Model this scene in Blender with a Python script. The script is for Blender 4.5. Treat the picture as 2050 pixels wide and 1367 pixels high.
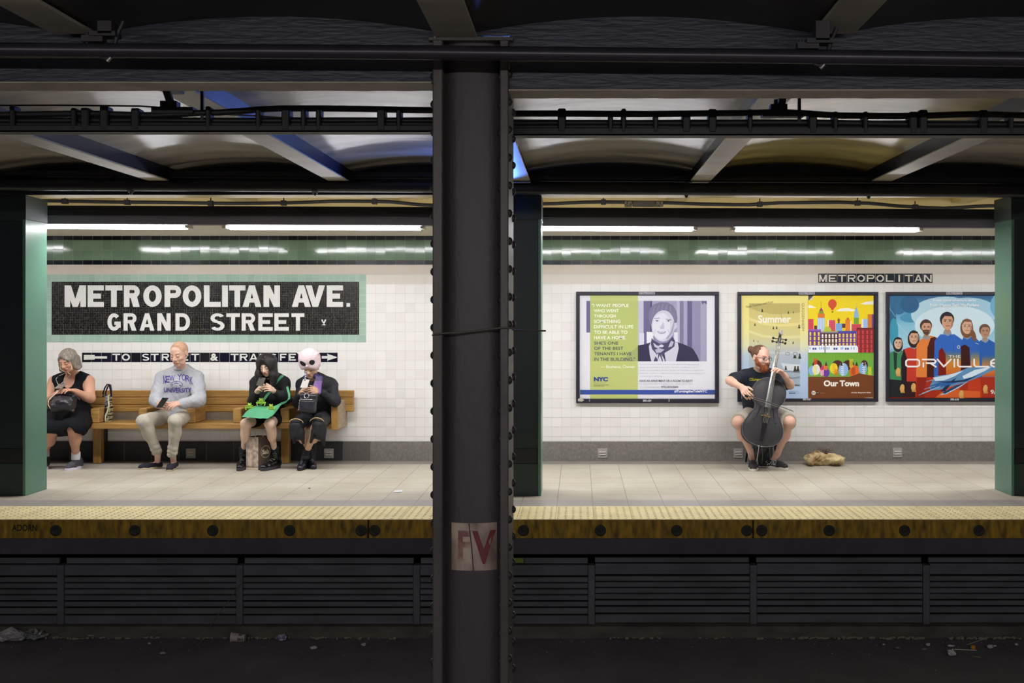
import bpy, bmesh, math, random
import numpy as np
from mathutils import Vector, Matrix, noise
from mathutils.bvhtree import BVHTree
random.seed(7)
for o in list(bpy.data.objects): bpy.data.objects.remove(o)
SC = bpy.context.scene
COL = SC.collection

# ---------------------------------------------------------------- camera, world, exposure
F = 2050.0; CX = 1160.0; CY = 630.0; H = 1.62        # focal length in px, vanishing point, eye height
cam = bpy.data.cameras.new('camera'); camo = bpy.data.objects.new('camera', cam); COL.objects.link(camo)
cam.sensor_width = 36; cam.lens = 36
camo.location = (0, 0, H); camo.rotation_euler = (math.pi/2, 0, 0)
cam.shift_x = -(CX-1025)/2050; cam.shift_y = -(683.5-CY)/2050
cam.clip_start = 0.05; cam.clip_end = 100
SC.camera = camo
w = bpy.data.worlds.new('world'); SC.world = w; w.use_nodes = True
w.node_tree.nodes['Background'].inputs[0].default_value = (0.06, 0.065, 0.09, 1)
w.node_tree.nodes['Background'].inputs[1].default_value = 0.5
SC.view_settings.view_transform = 'Standard'; SC.view_settings.look = 'None'
SC.view_settings.exposure = 0.32; SC.view_settings.gamma = 1; SC.view_settings.use_curve_mapping = False

def PX(px, py, D):
    return Vector(((px-CX)*D/F, D, H+(CY-py)*D/F))

def area(name, loc, size, rot, power, col):
    l = bpy.data.lights.new(name, 'AREA'); l.shape = 'RECTANGLE'; l.size = size[0]; l.size_y = size[1]
    l.energy = power; l.color = col
    o = bpy.data.objects.new(name, l); o.location = loc; o.rotation_euler = rot; COL.objects.link(o); return o
LAMPS = [(-8.4, -6.5), (-5.6, -3.72), (-3.37, -1.49), (-0.78, 1.1), (1.46, 3.24), (4.03, 5.9)]
for a, b in LAMPS:          # the far platform's tubes: light thrown down
    zl = 2.425-0.004*(a+b)/2
    area('tube_light', ((a+b)/2, 9.7, zl), (b-a, 0.10), (0, 0, 0), 36, (1.0, 0.985, 0.95))
for a, b in [(-5.6, -3.7), (-3.2, -1.3), (-0.9, 1.0), (1.4, 3.3), (3.7, 5.6)]:   # the near platform's tubes, behind the camera
    area('near_tube_light', ((a+b)/2, -0.95, 2.43), (b-a, 0.10), (math.radians(38), 0, 0), 26, (1.0, 0.96, 0.96))

# ---------------------------------------------------------------- materials
def lin(h):
    if isinstance(h, tuple): return h
    h = h.lstrip('#'); r = [int(h[i:i+2], 16)/255 for i in (0, 2, 4)]
    return tuple((c/12.92 if c <= .04045 else ((c+.055)/1.055)**2.4) for c in r)
MC = {}
def M(hexc, rough=.5, metal=0, spec=.5, var=0, vscale=8, stretch=(1, 1, 1), bump=0, bscale=30, hex2=None, emit=0, name=None, contrast=.25, coat=0, trans=0):
    key = (hexc, rough, metal, spec, var, vscale, stretch, bump, bscale, hex2, emit, contrast, coat, trans)
    if key in MC: return MC[key]
    m = bpy.data.materials.new(name or 'paint'); m.use_nodes = True
    nt = m.node_tree; b = nt.nodes['Principled BSDF']
    c = lin(hexc)
    b.inputs['Base Color'].default_value = (*c, 1)
    b.inputs['Roughness'].default_value = rough; b.inputs['Metallic'].default_value = metal
    b.inputs['Specular IOR Level'].default_value = spec
    if coat: b.inputs['Coat Weight'].default_value = coat; b.inputs['Coat Roughness'].default_value = .08
    if trans: b.inputs['Transmission Weight'].default_value = trans
    if emit:
        b.inputs['Emission Color'].default_value = (*c, 1); b.inputs['Emission Strength'].default_value = emit
    if var or bump or hex2:
        tc = nt.nodes.new('ShaderNodeTexCoord'); mp = nt.nodes.new('ShaderNodeMapping')
        mp.inputs['Scale'].default_value = stretch
        nt.links.new(tc.outputs['Object'], mp.inputs['Vector'])
    if var or hex2:
        n = nt.nodes.new('ShaderNodeTexNoise'); n.inputs['Scale'].default_value = vscale; n.inputs['Detail'].default_value = 6
        nt.links.new(mp.outputs[0], n.inputs['Vector'])
        r = nt.nodes.new('ShaderNodeValToRGB')
        r.color_ramp.elements[0].position = .5-contrast; r.color_ramp.elements[1].position = .5+contrast
        c2 = lin(hex2) if hex2 else tuple(min(1, x*(1+var)) for x in c)
        c1 = c if hex2 else tuple(x*(1-var) for x in c)
        r.color_ramp.elements[0].color = (*c1, 1); r.color_ramp.elements[1].color = (*c2, 1)
        nt.links.new(n.outputs['Fac'], r.inputs[0]); nt.links.new(r.outputs[0], b.inputs['Base Color'])
    if bump:
        n2 = nt.nodes.new('ShaderNodeTexNoise'); n2.inputs['Scale'].default_value = bscale; n2.inputs['Detail'].default_value = 4
        nt.links.new(mp.outputs[0], n2.inputs['Vector'])
        bp = nt.nodes.new('ShaderNodeBump'); bp.inputs['Strength'].default_value = bump; bp.inputs['Distance'].default_value = .01
        nt.links.new(n2.outputs['Fac'], bp.inputs['Height']); nt.links.new(bp.outputs[0], b.inputs['Normal'])
    MC[key] = m; return m

def Mtile(hexa, hexj, w_, h_, off, joint=.003, rough=.5, var=.1, speck=60, offrow=0, name='floor_tile'):
    """square tiles with thin joints on the floor (object x,y) with a speckled body"""
    m = bpy.data.materials.new(name); m.use_nodes = True; nt = m.node_tree; b = nt.nodes['Principled BSDF']
    tc = nt.nodes.new('ShaderNodeTexCoord'); mp = nt.nodes.new('ShaderNodeMapping'); mp.inputs['Location'].default_value = off
    nt.links.new(tc.outputs['Object'], mp.inputs['Vector'])
    br = nt.nodes.new('ShaderNodeTexBrick'); br.offset = offrow; br.squash = 1
    nt.links.new(mp.outputs[0], br.inputs['Vector'])
    br.inputs['Scale'].default_value = 1; br.inputs['Brick Width'].default_value = w_; br.inputs['Row Height'].default_value = h_
    br.inputs['Mortar Size'].default_value = joint; br.inputs['Mortar Smooth'].default_value = .1; br.inputs['Bias'].default_value = 0
    c = lin(hexa); br.inputs['Color1'].default_value = (*[x*(1-var) for x in c], 1); br.inputs['Color2'].default_value = (*[min(1, x*(1+var)) for x in c], 1)
    br.inputs['Mortar'].default_value = (*lin(hexj), 1)
    n = nt.nodes.new('ShaderNodeTexNoise'); n.inputs['Scale'].default_value = speck; n.inputs['Detail'].default_value = 8; n.inputs['Roughness'].default_value = .8
    nt.links.new(tc.outputs['Object'], n.inputs['Vector'])
    n3 = nt.nodes.new('ShaderNodeTexNoise'); n3.inputs['Scale'].default_value = 1.3; n3.inputs['Detail'].default_value = 5
    nt.links.new(tc.outputs['Object'], n3.inputs['Vector'])
    r = nt.nodes.new('ShaderNodeValToRGB'); r.color_ramp.elements[0].position = .3; r.color_ramp.elements[1].position = .7
    r.color_ramp.elements[0].color = (.72, .71, .69, 1); r.color_ramp.elements[1].color = (1.15, 1.15, 1.15, 1)
    nt.links.new(n.outputs['Fac'], r.inputs[0])
    r3 = nt.nodes.new('ShaderNodeValToRGB'); r3.color_ramp.elements[0].position = .35; r3.color_ramp.elements[1].position = .65
    r3.color_ramp.elements[0].color = (.86, .84, .8, 1); r3.color_ramp.elements[1].color = (1.05, 1.05, 1.05, 1)
    nt.links.new(n3.outputs['Fac'], r3.inputs[0])
    mx = nt.nodes.new('ShaderNodeMixRGB'); mx.blend_type = 'MULTIPLY'; mx.inputs[0].default_value = 1
    nt.links.new(br.outputs['Color'], mx.inputs[1]); nt.links.new(r.outputs[0], mx.inputs[2])
    mx2 = nt.nodes.new('ShaderNodeMixRGB'); mx2.blend_type = 'MULTIPLY'; mx2.inputs[0].default_value = 1
    nt.links.new(mx.outputs[0], mx2.inputs[1]); nt.links.new(r3.outputs[0], mx2.inputs[2])
    nt.links.new(mx2.outputs[0], b.inputs['Base Color']); b.inputs['Roughness'].default_value = rough
    return m

# ---------------------------------------------------------------- geometry helpers
def tag(o, label=None, cat=None, group=None, kind=None):
    if label: o['label'] = label
    if cat: o['category'] = cat
    if group: o['group'] = group
    if kind: o['kind'] = kind
    return o
def empty(name, loc, label=None, cat=None, group=None):
    o = bpy.data.objects.new(name, None); COL.objects.link(o); o.location = loc; o.empty_display_size = .1
    return tag(o, label, cat, group)
def link_mesh(name, v, f, mats, mi=None, parent=None, smooth=False, label=None):
    me = bpy.data.meshes.new(name); me.from_pydata([tuple(p) for p in v] if not isinstance(v, np.ndarray) else v.tolist(), [], f if not isinstance(f, np.ndarray) else f.tolist())
    mats = mats if isinstance(mats, (list, tuple)) else [mats]
    for m in mats: me.materials.append(m)
    if mi is not None and len(mi): me.polygons.foreach_set('material_index', np.asarray(mi, dtype=np.int32))
    if smooth is True: me.polygons.foreach_set('use_smooth', np.ones(len(me.polygons), dtype=bool))
    elif smooth: me.polygons.foreach_set('use_smooth', np.asarray(smooth, dtype=bool))
    me.update()
    o = bpy.data.objects.new(name, me); COL.objects.link(o)
    if parent:
        o.parent = parent
        L = Vector((0, 0, 0)); p = parent
        while p is not None: L += p.location; p = p.parent
        me.transform(Matrix.Translation(-L))
    if label: o['label'] = label
    return o
class Geo:
    def __init__(s): s.v = []; s.f = []; s.mi = []; s.sm = []
    def add(s, v, f, m=0, sm=False):
        n = len(s.v); s.v += [tuple(p) for p in v]; s.f += [[i+n for i in q] for q in f]; s.mi += [m]*len(f); s.sm += [sm]*len(f); return s
    def box(s, lo, hi, m=0, R=None, c=None):
        x0, y0, z0 = lo; x1, y1, z1 = hi
        v = [(x0, y0, z0), (x1, y0, z0), (x1, y1, z0), (x0, y1, z0), (x0, y0, z1), (x1, y0, z1), (x1, y1, z1), (x0, y1, z1)]
        if R is not None: v = [R @ Vector(p) + (Vector(c) if c is not None else Vector()) for p in v]
        elif c is not None: v = [Vector(p)+Vector(c) for p in v]
        return s.add(v, [(0, 3, 2, 1), (4, 5, 6, 7), (0, 1, 5, 4), (1, 2, 6, 5), (2, 3, 7, 6), (3, 0, 4, 7)], m)
    def bbox(s, lo, hi, b=.004, m=0):
        """box with chamfered edges"""
        bm = bmesh.new(); bmesh.ops.create_cube(bm, size=1)
        sx, sy, sz = [hi[i]-lo[i] for i in range(3)]; c = [(hi[i]+lo[i])/2 for i in range(3)]
        for v in bm.verts: v.co = Vector((v.co.x*sx+c[0], v.co.y*sy+c[1], v.co.z*sz+c[2]))
        bmesh.ops.bevel(bm, geom=bm.edges[:], offset=min(b, sx/3, sy/3, sz/3), segments=1, affect='EDGES')
        bm.verts.index_update(); s.add([v.co for v in bm.verts], [[v.index for v in f.verts] for f in bm.faces], m); bm.free(); return s
    def tube(s, pts, r, seg=8, m=0, cap=True, sm=True):
        pts = [Vector(p) for p in pts]; n = len(pts); rs = r if isinstance(r, (list, tuple)) else [r]*n
        V = []; Fc = []; up = None
        for i in range(n):
            t = (pts[min(i+1, n-1)]-pts[max(i-1, 0)]).normalized()
            if up is None:
                up = Vector((0, 0, 1)) if abs(t.z) < .9 else Vector((1, 0, 0))
            a = t.cross(up).normalized(); b2 = a.cross(t).normalized(); up = b2
            for k in range(seg):
                th = 2*math.pi*k/seg; V.append(pts[i]+(a*math.cos(th)+b2*math.sin(th))*rs[i])
        for i in range(n-1):
            for k in range(seg):
                k2 = (k+1) % seg; Fc.append((i*seg+k, i*seg+k2, (i+1)*seg+k2, (i+1)*seg+k))
        s.add(V, Fc, m, sm)
        if cap:
            s.add(V[:seg], [list(range(seg))[::-1]], m); s.add(V[-seg:], [list(range(seg))], m)
        return s
    def ribbon(s, pts, wvec, th, m=0):
        """flat strap swept along pts: half width vector(s) wvec, thickness direction computed"""
        pts = [Vector(p) for p in pts]; n = len(pts); V = []
        for i in range(n):
            t = (pts[min(i+1, n-1)]-pts[max(i-1, 0)]).normalized(); wv = Vector(wvec[i] if isinstance(wvec, list) else wvec)
            nn = t.cross(wv).normalized()*th
            V += [pts[i]-wv-nn, pts[i]+wv-nn, pts[i]+wv+nn, pts[i]-wv+nn]
        Fc = []
        for i in range(n-1):
            for k in range(4): k2 = (k+1) % 4; Fc.append((4*i+k, 4*i+k2, 4*i+4+k2, 4*i+4+k))
        Fc += [(3, 2, 1, 0), (4*n-4, 4*n-3, 4*n-2, 4*n-1)]
        return s.add(V, Fc, m)
    def sphere(s, c, r, m=0, seg=12, R=None):
        r = (r, r, r) if not isinstance(r, (tuple, list)) else r
        V = []; Fc = []; rg = seg//2
        for i in range(rg+1):
            ph = math.pi*i/rg
            for k in range(seg):
                th = 2*math.pi*k/seg; p = Vector((r[0]*math.sin(ph)*math.cos(th), r[1]*math.sin(ph)*math.sin(th), r[2]*math.cos(ph)))
                if R is not None: p = R @ p
                V.append(p+Vector(c))
        for i in range(rg):
            for k in range(seg):
                k2 = (k+1) % seg; Fc.append((i*seg+k, (i+1)*seg+k, (i+1)*seg+k2, i*seg+k2))
        return s.add(V, Fc, m, True)
    def prism(s, poly, y0, y1, m=0):
        """polygon in x,z extruded in y (y0 = front, towards the camera)"""
        n = len(poly); V = [(p[0], y0, p[1]) for p in poly]+[(p[0], y1, p[1]) for p in poly]
        Fc = [list(range(n)), list(range(n, 2*n))[::-1]]+[(i, i+n, (i+1) % n+n, (i+1) % n) for i in range(n)]
        return s.add(V, Fc, m)
    def quad(s, a, b, c, d, m=0): return s.add([a, b, c, d], [(0, 1, 2, 3)], m)
    def build(s, name, mats, parent=None, label=None):
        return link_mesh(name, s.v, s.f, mats, s.mi, parent, s.sm, label)

# ---------------------------------------------------------------- lettering
TC = {}
def text_geo(t, bold=0, shear=0):
    k = (t, bold, shear)
    if k in TC: return TC[k]
    cu = bpy.data.curves.new('lettering', 'FONT'); cu.body = t; cu.offset = bold; cu.shear = shear; cu.resolution_u = 4
    ob = bpy.data.objects.new('lettering', cu); COL.objects.link(ob)
    dg = bpy.context.evaluated_depsgraph_get(); dg.update()
    me = bpy.data.meshes.new_from_object(ob.evaluated_get(dg))
    v = np.array([tuple(x.co)[:2] for x in me.vertices]); f = [list(p.vertices) for p in me.polygons]
    bpy.data.objects.remove(ob); bpy.data.curves.remove(cu); bpy.data.meshes.remove(me)
    mn = v.min(0); mx = v.max(0); v = (v-mn)/(mx-mn)
    # make faces wind the same way
    out = []
    for q in f:
        a = sum(v[q[i]][0]*v[q[(i+1) % len(q)]][1]-v[q[(i+1) % len(q)]][0]*v[q[i]][1] for i in range(len(q)))
        out.append(q if a > 0 else q[::-1])
    TC[k] = (v, out, (mx-mn)[0]/(mx-mn)[1]); return TC[k]

class Art:
    """flat print or mosaic: shapes given in photo px measured on the wall plane at distance D"""
    def __init__(s, D, step=.00005): s.D = D; s.g = Geo(); s.n = 0; s.mats = []; s.step = step
    def m(s, c, rough=.35):
        mm = c if not isinstance(c, str) else M(c, rough, name='print')
        if mm not in s.mats: s.mats.append(mm)
        return s.mats.index(mm)
    def y(s): s.n += 1; return s.D-s.n*s.step
    def W(s, x, y, d): return ((x-CX)*s.D/F, d, H+(CY-y)*s.D/F)
    def poly(s, pts, c):
        d = s.y(); s.g.add([s.W(x, y, d) for x, y in pts], [list(range(len(pts)))], s.m(c))
    def rect(s, x0, y0, x1, y1, c): s.poly([(x0, y1), (x1, y1), (x1, y0), (x0, y0)], c)
    def ell(s, cx, cy, rx, ry, c, rot=0, n=20, a0=0, a1=360):
        p = []
        for i in range(n):
            th = math.radians(a0+(a1-a0)*i/(n if a1-a0 == 360 else n-1)); x = rx*math.cos(th); y = ry*math.sin(th)
            ca, sa = math.cos(math.radians(rot)), math.sin(math.radians(rot)); p.append((cx+x*ca-y*sa, cy+x*sa+y*ca))
        s.poly(p, c)
    def line(s, x0, y0, x1, y1, w_, c):
        L = math.hypot(x1-x0, y1-y0) or 1; nx, ny = -(y1-y0)/L*w_/2, (x1-x0)/L*w_/2
        s.poly([(x0+nx, y0+ny), (x1+nx, y1+ny), (x1-nx, y1-ny), (x0-nx, y0-ny)], c)
    def text(s, t, x0, y0, x1, y1, c, bold=0, rot=0, shear=0):
        v, f, _ = text_geo(t, bold, shear); d = s.y(); V = []
        cx, cy = (x0+x1)/2, (y0+y1)/2; ca, sa = math.cos(math.radians(rot)), math.sin(math.radians(rot))
        for a, b in v:
            x = (a-.5)*(x1-x0); y = -(b-.5)*(y1-y0); V.append(s.W(cx+x*ca-y*sa, cy+x*sa+y*ca, d))
        s.g.add(V, f, s.m(c))
    def grad(s, x0, y0, x1, y1, stops, n=24):
        """smooth change of ink from top to bottom: stops = [(t, hex)]"""
        def col(t):
            for (a, ca), (b, cb) in zip(stops[:-1], stops[1:]):
                if t <= b:
                    k = (t-a)/(b-a); A = [int(ca[i:i+2], 16) for i in (1, 3, 5)]; B = [int(cb[i:i+2], 16) for i in (1, 3, 5)]
                    return '#%02x%02x%02x' % tuple(int(A[i]+(B[i]-A[i])*k) for i in range(3))
            return stops[-1][1]
        for i in range(n):
            s.rect(x0, y0+(y1-y0)*i/n, x1, y0+(y1-y0)*(i+1)/n+.05, col((i+.5)/n)); s.n -= 1
        s.n += 1
    def build(s, name, parent=None, label=None): return s.g.build(name, s.mats, parent, label)
# ================================================================ SETTING
DW = 11.4      # distance of the tiled wall
DE = 8.1       # distance of the platform edge
ZT = -1.06     # track bed
XL, XR = -9.5, 8.5
def zw(py): return H+(CY-py)*DW/F
def xw(px): return (px-CX)*DW/F

# --- floor of the far platform
g = Geo(); g.box((XL, 8.95, -.25), (XR, 11.1, 0))
fl = g.build('floor', Mtile('#bdb7ac', '#6e675f', .305, .305, (.305-.113, -8.95+.305, 0), .0022, .55, .05, 70)); tag(fl, kind='structure')
g = Geo(); g.box((XL, 11.1, -.25), (XR, DW+.2, 0.0))
tag(g.build('trim_1', M('#86807a', .6, var=.15, vscale=3)), kind='structure')
g = Geo(); g.box((XL, 8.66, -.25), (XR, 8.95, 0.0))
tag(g.build('trim_2', Mtile('#a3a09f', '#75706c', .305, 2, (.305-.113, 0, 0), .002, .45, .03, 90, name='stone_strip')), kind='structure')
# tactile strip with raised domes
g = Geo(); g.box((XL, DE, -.0015), (XR, 8.66, .002), 0)
nx = int((XR-XL)/.06)
for i in range(nx):
    if XL+i*.06 < -6.2 or XL+i*.06 > 5.2: continue
    for j in range(9):
        cx = XL+.03+i*.06; cy = DE+.035+j*.06; r0, r1, h = .0135, .008, .007
        V = [(cx+r*math.cos(a*math.pi/3), cy+r*math.sin(a*math.pi/3), z) for r, z in ((r0, .002), (r1, h)) for a in range(6)]
        g.add(V, [(a, (a+1) % 6, (a+1) % 6+6, a+6) for a in range(6)]+[(6, 7, 8, 9, 10, 11)], 0)
k = -31
while True:
    x = .113+k*.305; k += 1
    if x > XR: break
    if x > XL: g.box((x-.0015, DE+.005, .0), (x+.0015, 8.655, .0026), 1)
tact = g.build('tactile_strip', [M('#e2d2a0', .5, var=.12, vscale=6, name='yellow_tile'), M('#7d7057', .8)])
tag(tact, 'pale yellow tactile warning strip of small domes along the platform edge', 'tactile strip')
g = Geo(); g.box((XL, DE+.06, -.277), (XR, 8.62, -.0025))
tag(g.build('trim_3', M('#504c54', .8, var=.2, vscale=5)), kind='structure')
g = Geo(); g.box((XL, 8.66, -.3), (XR, 9.4, -.25)); g.box((XL, DE+.02, -.277), (XR, DE+.07, -.15))
tag(g.build('trim_4', M('#4a474d', .85, var=.2, vscale=4)), kind='structure')
# worn yellow rubbing boards with dark round knobs, joints at two places
joints = [-9.3, PX(737, 0, DE).x, PX(1508, 0, DE).x, PX(2290, 0, DE).x]
knobs = [[112, 270, 426, 580, 723], [750, 901, 1048, 1202, 1355, 1495], [1525, 1660, 1811, 1960]]
boardm = M('#4f4014', .75, hex2='#bd9426', vscale=24, stretch=(1, 1, .3), bump=.5, bscale=30, name='worn_yellow_paint', contrast=.22)
blab = ['worn dirty yellow rubbing board on the platform edge, left of the dark column', 'worn yellow rubbing board on the platform edge, crossing behind the dark column', 'worn yellow rubbing board on the platform edge at the right']
for i in range(3):
    x0, x1 = joints[i]+.006, joints[i+1]-.006
    root = empty('rubbing_board', ((x0+x1)/2, DE, -.15), blab[i], 'edge board', 'rubbing boards along the platform edge')
    g = Geo(); g.bbox((x0, DE, -.15), (x1, DE+.055, -.002), .004)
    g.build('board', boardm, root)
    for kx in knobs[i]:
        c = PX(kx, 1062, DE); g = Geo()
        V = []; Fc = []; n = 16
        for r, y in ((.045, 0), (.043, -.008), (.025, -.009), (.022, -.004), (0.008, -.004), (.007, -.012), (.001, -.012)):
            V += [(c.x+r*math.cos(2*math.pi*q/n), DE+y, c.z+r*math.sin(2*math.pi*q/n)) for q in range(n)]
        for a in range(6): Fc += [(a*n+q, a*n+(q+1) % n, (a+1)*n+(q+1) % n, (a+1)*n+q) for q in range(n)]
        g.add(V, Fc, 0, True); g.build('knob', M('#2b2a22', .7, var=.4, vscale=30), root)
    if i == 0:
        A = Art(DE-.001); A.text('ADORN', 24, 1050, 74, 1063, '#1e1a12', .02); A.build('stencilled_lettering', root)
# --- under platform wall and slatted screen
DS = 8.56
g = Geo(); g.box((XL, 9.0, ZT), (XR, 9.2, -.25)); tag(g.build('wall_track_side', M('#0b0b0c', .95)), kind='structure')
bays = [-420, -70, 122, 480, 834, 1184, 1508, 1854, 2200, 2550]
bays = [-231, 122, 480, 834, 1184, 1508, 1854, 2200]
slatm = M('#616065', .75, var=.35, vscale=3, stretch=(.6, 1, 4), name='sooty_timber')
where = ['at the far left edge', 'left of the loose wire', 'between the loose wire and the dark column', 'just behind the dark column', 'right of the dark column', 'below the cello player', 'at the right edge']
for i in range(len(bays)-1):
    x0 = PX(bays[i], 0, DS).x; x1 = PX(bays[i+1], 0, DS).x; dz = -.0
    root = empty('slatted_screen', ((x0+x1)/2, DS, ZT), 'sooty slatted timber screen under the platform, '+where[i], 'screen', 'slatted screens under the platform')
    tops = [(1118, 1130), (1131, 1152), (1156, 1165.5), (1168, 1177.5), (1180, 1189.5), (1192, 1201.5), (1205, 1214), (1217.5, 1229), (1232.5, 1249)]
    for j, (a, b) in enumerate(tops):
        sh = -0.0 if i < 4 else -2.5
        za = H+(CY-a-sh)*DS/F; zb = H+(CY-b-sh)*DS/F
        g = Geo(); g.bbox((x0+.03, DS+(.0 if j else .03), zb), (x1-.03, DS+.03, za) if j else (x1-.03, DS+.06, za), .003)
        g.build('slat', slatm, root)
    g = Geo(); g.bbox((x0-.028, DS-.012, ZT+.05), (x0+.028, DS+.07, H+(CY-1131)*DS/F), .004)
    g.build('post', M('#67656a', .7, var=.3, vscale=6), root)
# concrete curb at the foot of the screen and track bed
g = Geo(); g.box((XL, 8.48, ZT), (XR, 9.0, H+(CY-1254)*8.48/F)); 
tag(g.build('trim_5', M('#45413c', .9, hex2='#6f6a60', vscale=4, stretch=(1, 1, 3), contrast=.3, name='dirty_concrete')), kind='structure')
g = Geo(); nxx, nyy = 110, 50
V = [(XL+(XR-XL)*i/nxx, -3+12.0*j/nyy, ZT+.012*noise.noise(Vector((i*.5, j*.9, 0)))+.006*noise.noise(Vector((i*1.7, j*2.9, 4)))) for j in range(nyy+1) for i in range(nxx+1)]
g.add(V, [(j*(nxx+1)+i, j*(nxx+1)+i+1, (j+1)*(nxx+1)+i+1, (j+1)*(nxx+1)+i) for j in range(nyy) for i in range(nxx)], 0, True)
tag(g.build('track_bed', M('#6e6a6e', .9, var=.2, vscale=2.5, bump=.5, bscale=25, name='track_dirt')), kind='structure')
g = Geo(); g.box((XL, -3.2, ZT), (XR, .7, 0)); tag(g.build('floor', M('#9a9184', .6, var=.1)), kind='structure')
g = Geo(); g.box((XL, -3.4, 0), (XR, -3.2, 3.2)); tag(g.build('wall_near', M('#cfccc4', .4)), kind='structure')
# two running rails of the far track, below the frame from here
for y in (5.35, 6.8):
    g = Geo(); g.prism([(0, 0)], 0, 0) if 0 else None
    g.box((XL, y-.035, ZT+.12), (XR, y+.035, ZT+.15)); g.box((XL, y-.01, ZT+.03), (XR, y+.01, ZT+.12)); g.box((XL, y-.07, ZT), (XR, y+.07, ZT+.03))
    tag(g.build('running_rail', M('#4b4440', .35, .8)), 'rusty steel running rail on the track bed, %s' % ('nearer to the dark column' if y < 6 else 'nearer to the far platform'), 'rail')

# --- tiled wall, built tile by tile
XT0 = xw(107.1-19.56*12); PT = 19.56*DW/F
def tilt_quad(g, x0, x1, z0, z1, y, mi, a=.0045, gap=.0013):
    tx = random.gauss(0, a); tz = random.gauss(0, a); cx, cz = (x0+x1)/2, (z0+z1)/2
    def Y(x, z): return y+(x-cx)*tx+(z-cz)*tz
    x0 += gap; x1 -= gap; z0 += gap; z1 -= gap
    g.add([(x0, Y(x0, z0), z0), (x1, Y(x1, z0), z0), (x1, Y(x1, z1), z1), (x0, Y(x0, z1), z1)], [(0, 1, 2, 3)], mi)
whites = [M('#efeeec', .16, name='white_tile', spec=.5), M('#edebe9', .2), M('#f0efed', .14), M('#ecebe7', .2)]
greens = [M('#7f9a80', .08, name='green_tile', spec=.6), M('#77937a', .08, spec=.6), M('#84a086', .07, spec=.6)]
blacks = [M('#17171c', .12, name='black_tile'), M('#1b1a20', .14)]
pale = [M('#a5c2b2', .2, name='pale_green_tile'), M('#a1bfae', .2), M('#a9c5b5', .2), M('#adc7b9', .2)]

g = Geo(); g.box((XL, DW+.004, -.2), (XR, DW+.2, 3.2), 0)
wm = [M('#d6d0c0', .8, name='wall_plaster')]+whites+greens+blacks+[M('#cfccc6', .8, name='grout')]+[M('#a8ad8c', .8, name='frieze_grout'), M('#d3cabc', .3, name='dimmed_beige_tile'), M('#e0dbd1', .25, name='dimmed_beige_tile'), M('#e6d49a', .6, hex2='#dcc68a', vscale=2, name='yellowed_plaster')]  # top tile rows beige, toned down to stand in for weaker light there
g.quad((XL, DW+.0025, zw(884)), (XR, DW+.0025, zw(884)), (XR, DW+.0025, zw(530)), (XL, DW+.0025, zw(530)), 10)
g.quad((XL, DW+.0025, zw(530)), (XR, DW+.0025, zw(530)), (XR, DW+.0025, zw(472)), (XL, DW+.0025, zw(472)), 11)
g.quad((XL, DW+.002, 2.72), (XR, DW+.002, 2.72), (XR, DW+.002, 3.0), (XL, DW+.002, 3.0), 14)
sx0, sx1, sy0, sy1 = 60, 733, 549.3, 685.0        # station name panel
ex0, ex1, ey0, ey1 = 164, 676, 705.8, 724.8       # exit strip
mx0, mx1, my0, my1 = 1637.8, 1866.8, 547.3, 566.2   # name band at the right
rows = [(530, 549.3)]+[(549.3+19.08*i, 549.3+19.08*(i+1)) for i in range(17)]+[(549.3+19.08*17, 884)]
def clipped(x0, x1, z0p, z1p, holes):
    for (a, b, c, d) in holes:
        if x1 > a+1 and x0 < b-1 and z1p > c+1 and z0p < d-1: return True
    return False
holes = [(sx0, sx1, sy0, sy1), (ex0, ex1, ey0, ey1), (mx0, mx1, my0, my1)]
for r, (a, b) in enumerate(rows):
    px = 107.1-19.56*16-(0 if r % 1 else 0)
    while px < 2400:
        off = 0
        if not clipped(px, px+19.56, a, b, holes):
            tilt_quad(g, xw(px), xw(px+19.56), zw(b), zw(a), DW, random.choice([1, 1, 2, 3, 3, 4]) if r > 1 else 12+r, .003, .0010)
        else:   # the cut tiles round the panels
            for (ha, hb, hc, hd) in holes:
                if px+19.56 > ha+1 and px < hb-1 and b > hc+1 and a < hd-1:
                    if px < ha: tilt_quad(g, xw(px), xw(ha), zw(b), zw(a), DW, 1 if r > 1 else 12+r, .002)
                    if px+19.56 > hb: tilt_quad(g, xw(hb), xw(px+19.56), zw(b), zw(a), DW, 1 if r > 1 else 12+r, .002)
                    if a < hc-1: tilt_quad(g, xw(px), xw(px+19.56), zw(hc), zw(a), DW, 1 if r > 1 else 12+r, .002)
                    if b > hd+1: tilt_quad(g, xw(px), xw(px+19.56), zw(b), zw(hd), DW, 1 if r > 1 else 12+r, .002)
        px += 19.56
px = 107.1-19.56*16
while px < 2400:
    for (a, b, ms) in ((472, 481, (8, 9)), (481, 500.6, (5, 6, 7)), (500.6, 520.5, (5, 6, 7)), (520.5, 529.8, (8, 9))):
        tilt_quad(g, xw(px), xw(px+19.56), zw(b), zw(a), DW-.001, random.choice(ms), .0026, .0014)
    px += 19.56
tag(g.build('wall_far', wm), kind='structure')
# baseboard: grey granite blocks
g = Geo(); px = 688-54.6*18; i = 0
while px < 2400:
    g.bbox((xw(px)+.002, DW-.035, 0.0), (xw(px+54.6)-.002, DW+.02, zw(883)), .003, 2 if px < 640 else 3 if px < 690 else 0); px += 54.6
g.box((XL, DW-.030, 0), (XR, DW+.02, zw(884)-.002), 1)
tag(g.build('baseboard_far', [M('#6b6763', .6, hex2='#8b8782', vscale=40, contrast=.3, name='speckled_granite'), M('#a09a92', .8), M('#2c2c30', .6, var=.15, vscale=30, name='dark_granite'), M('#56534f', .6, hex2='#6a6662', vscale=40, contrast=.3, name='speckled_granite')]), kind='structure')
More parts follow.
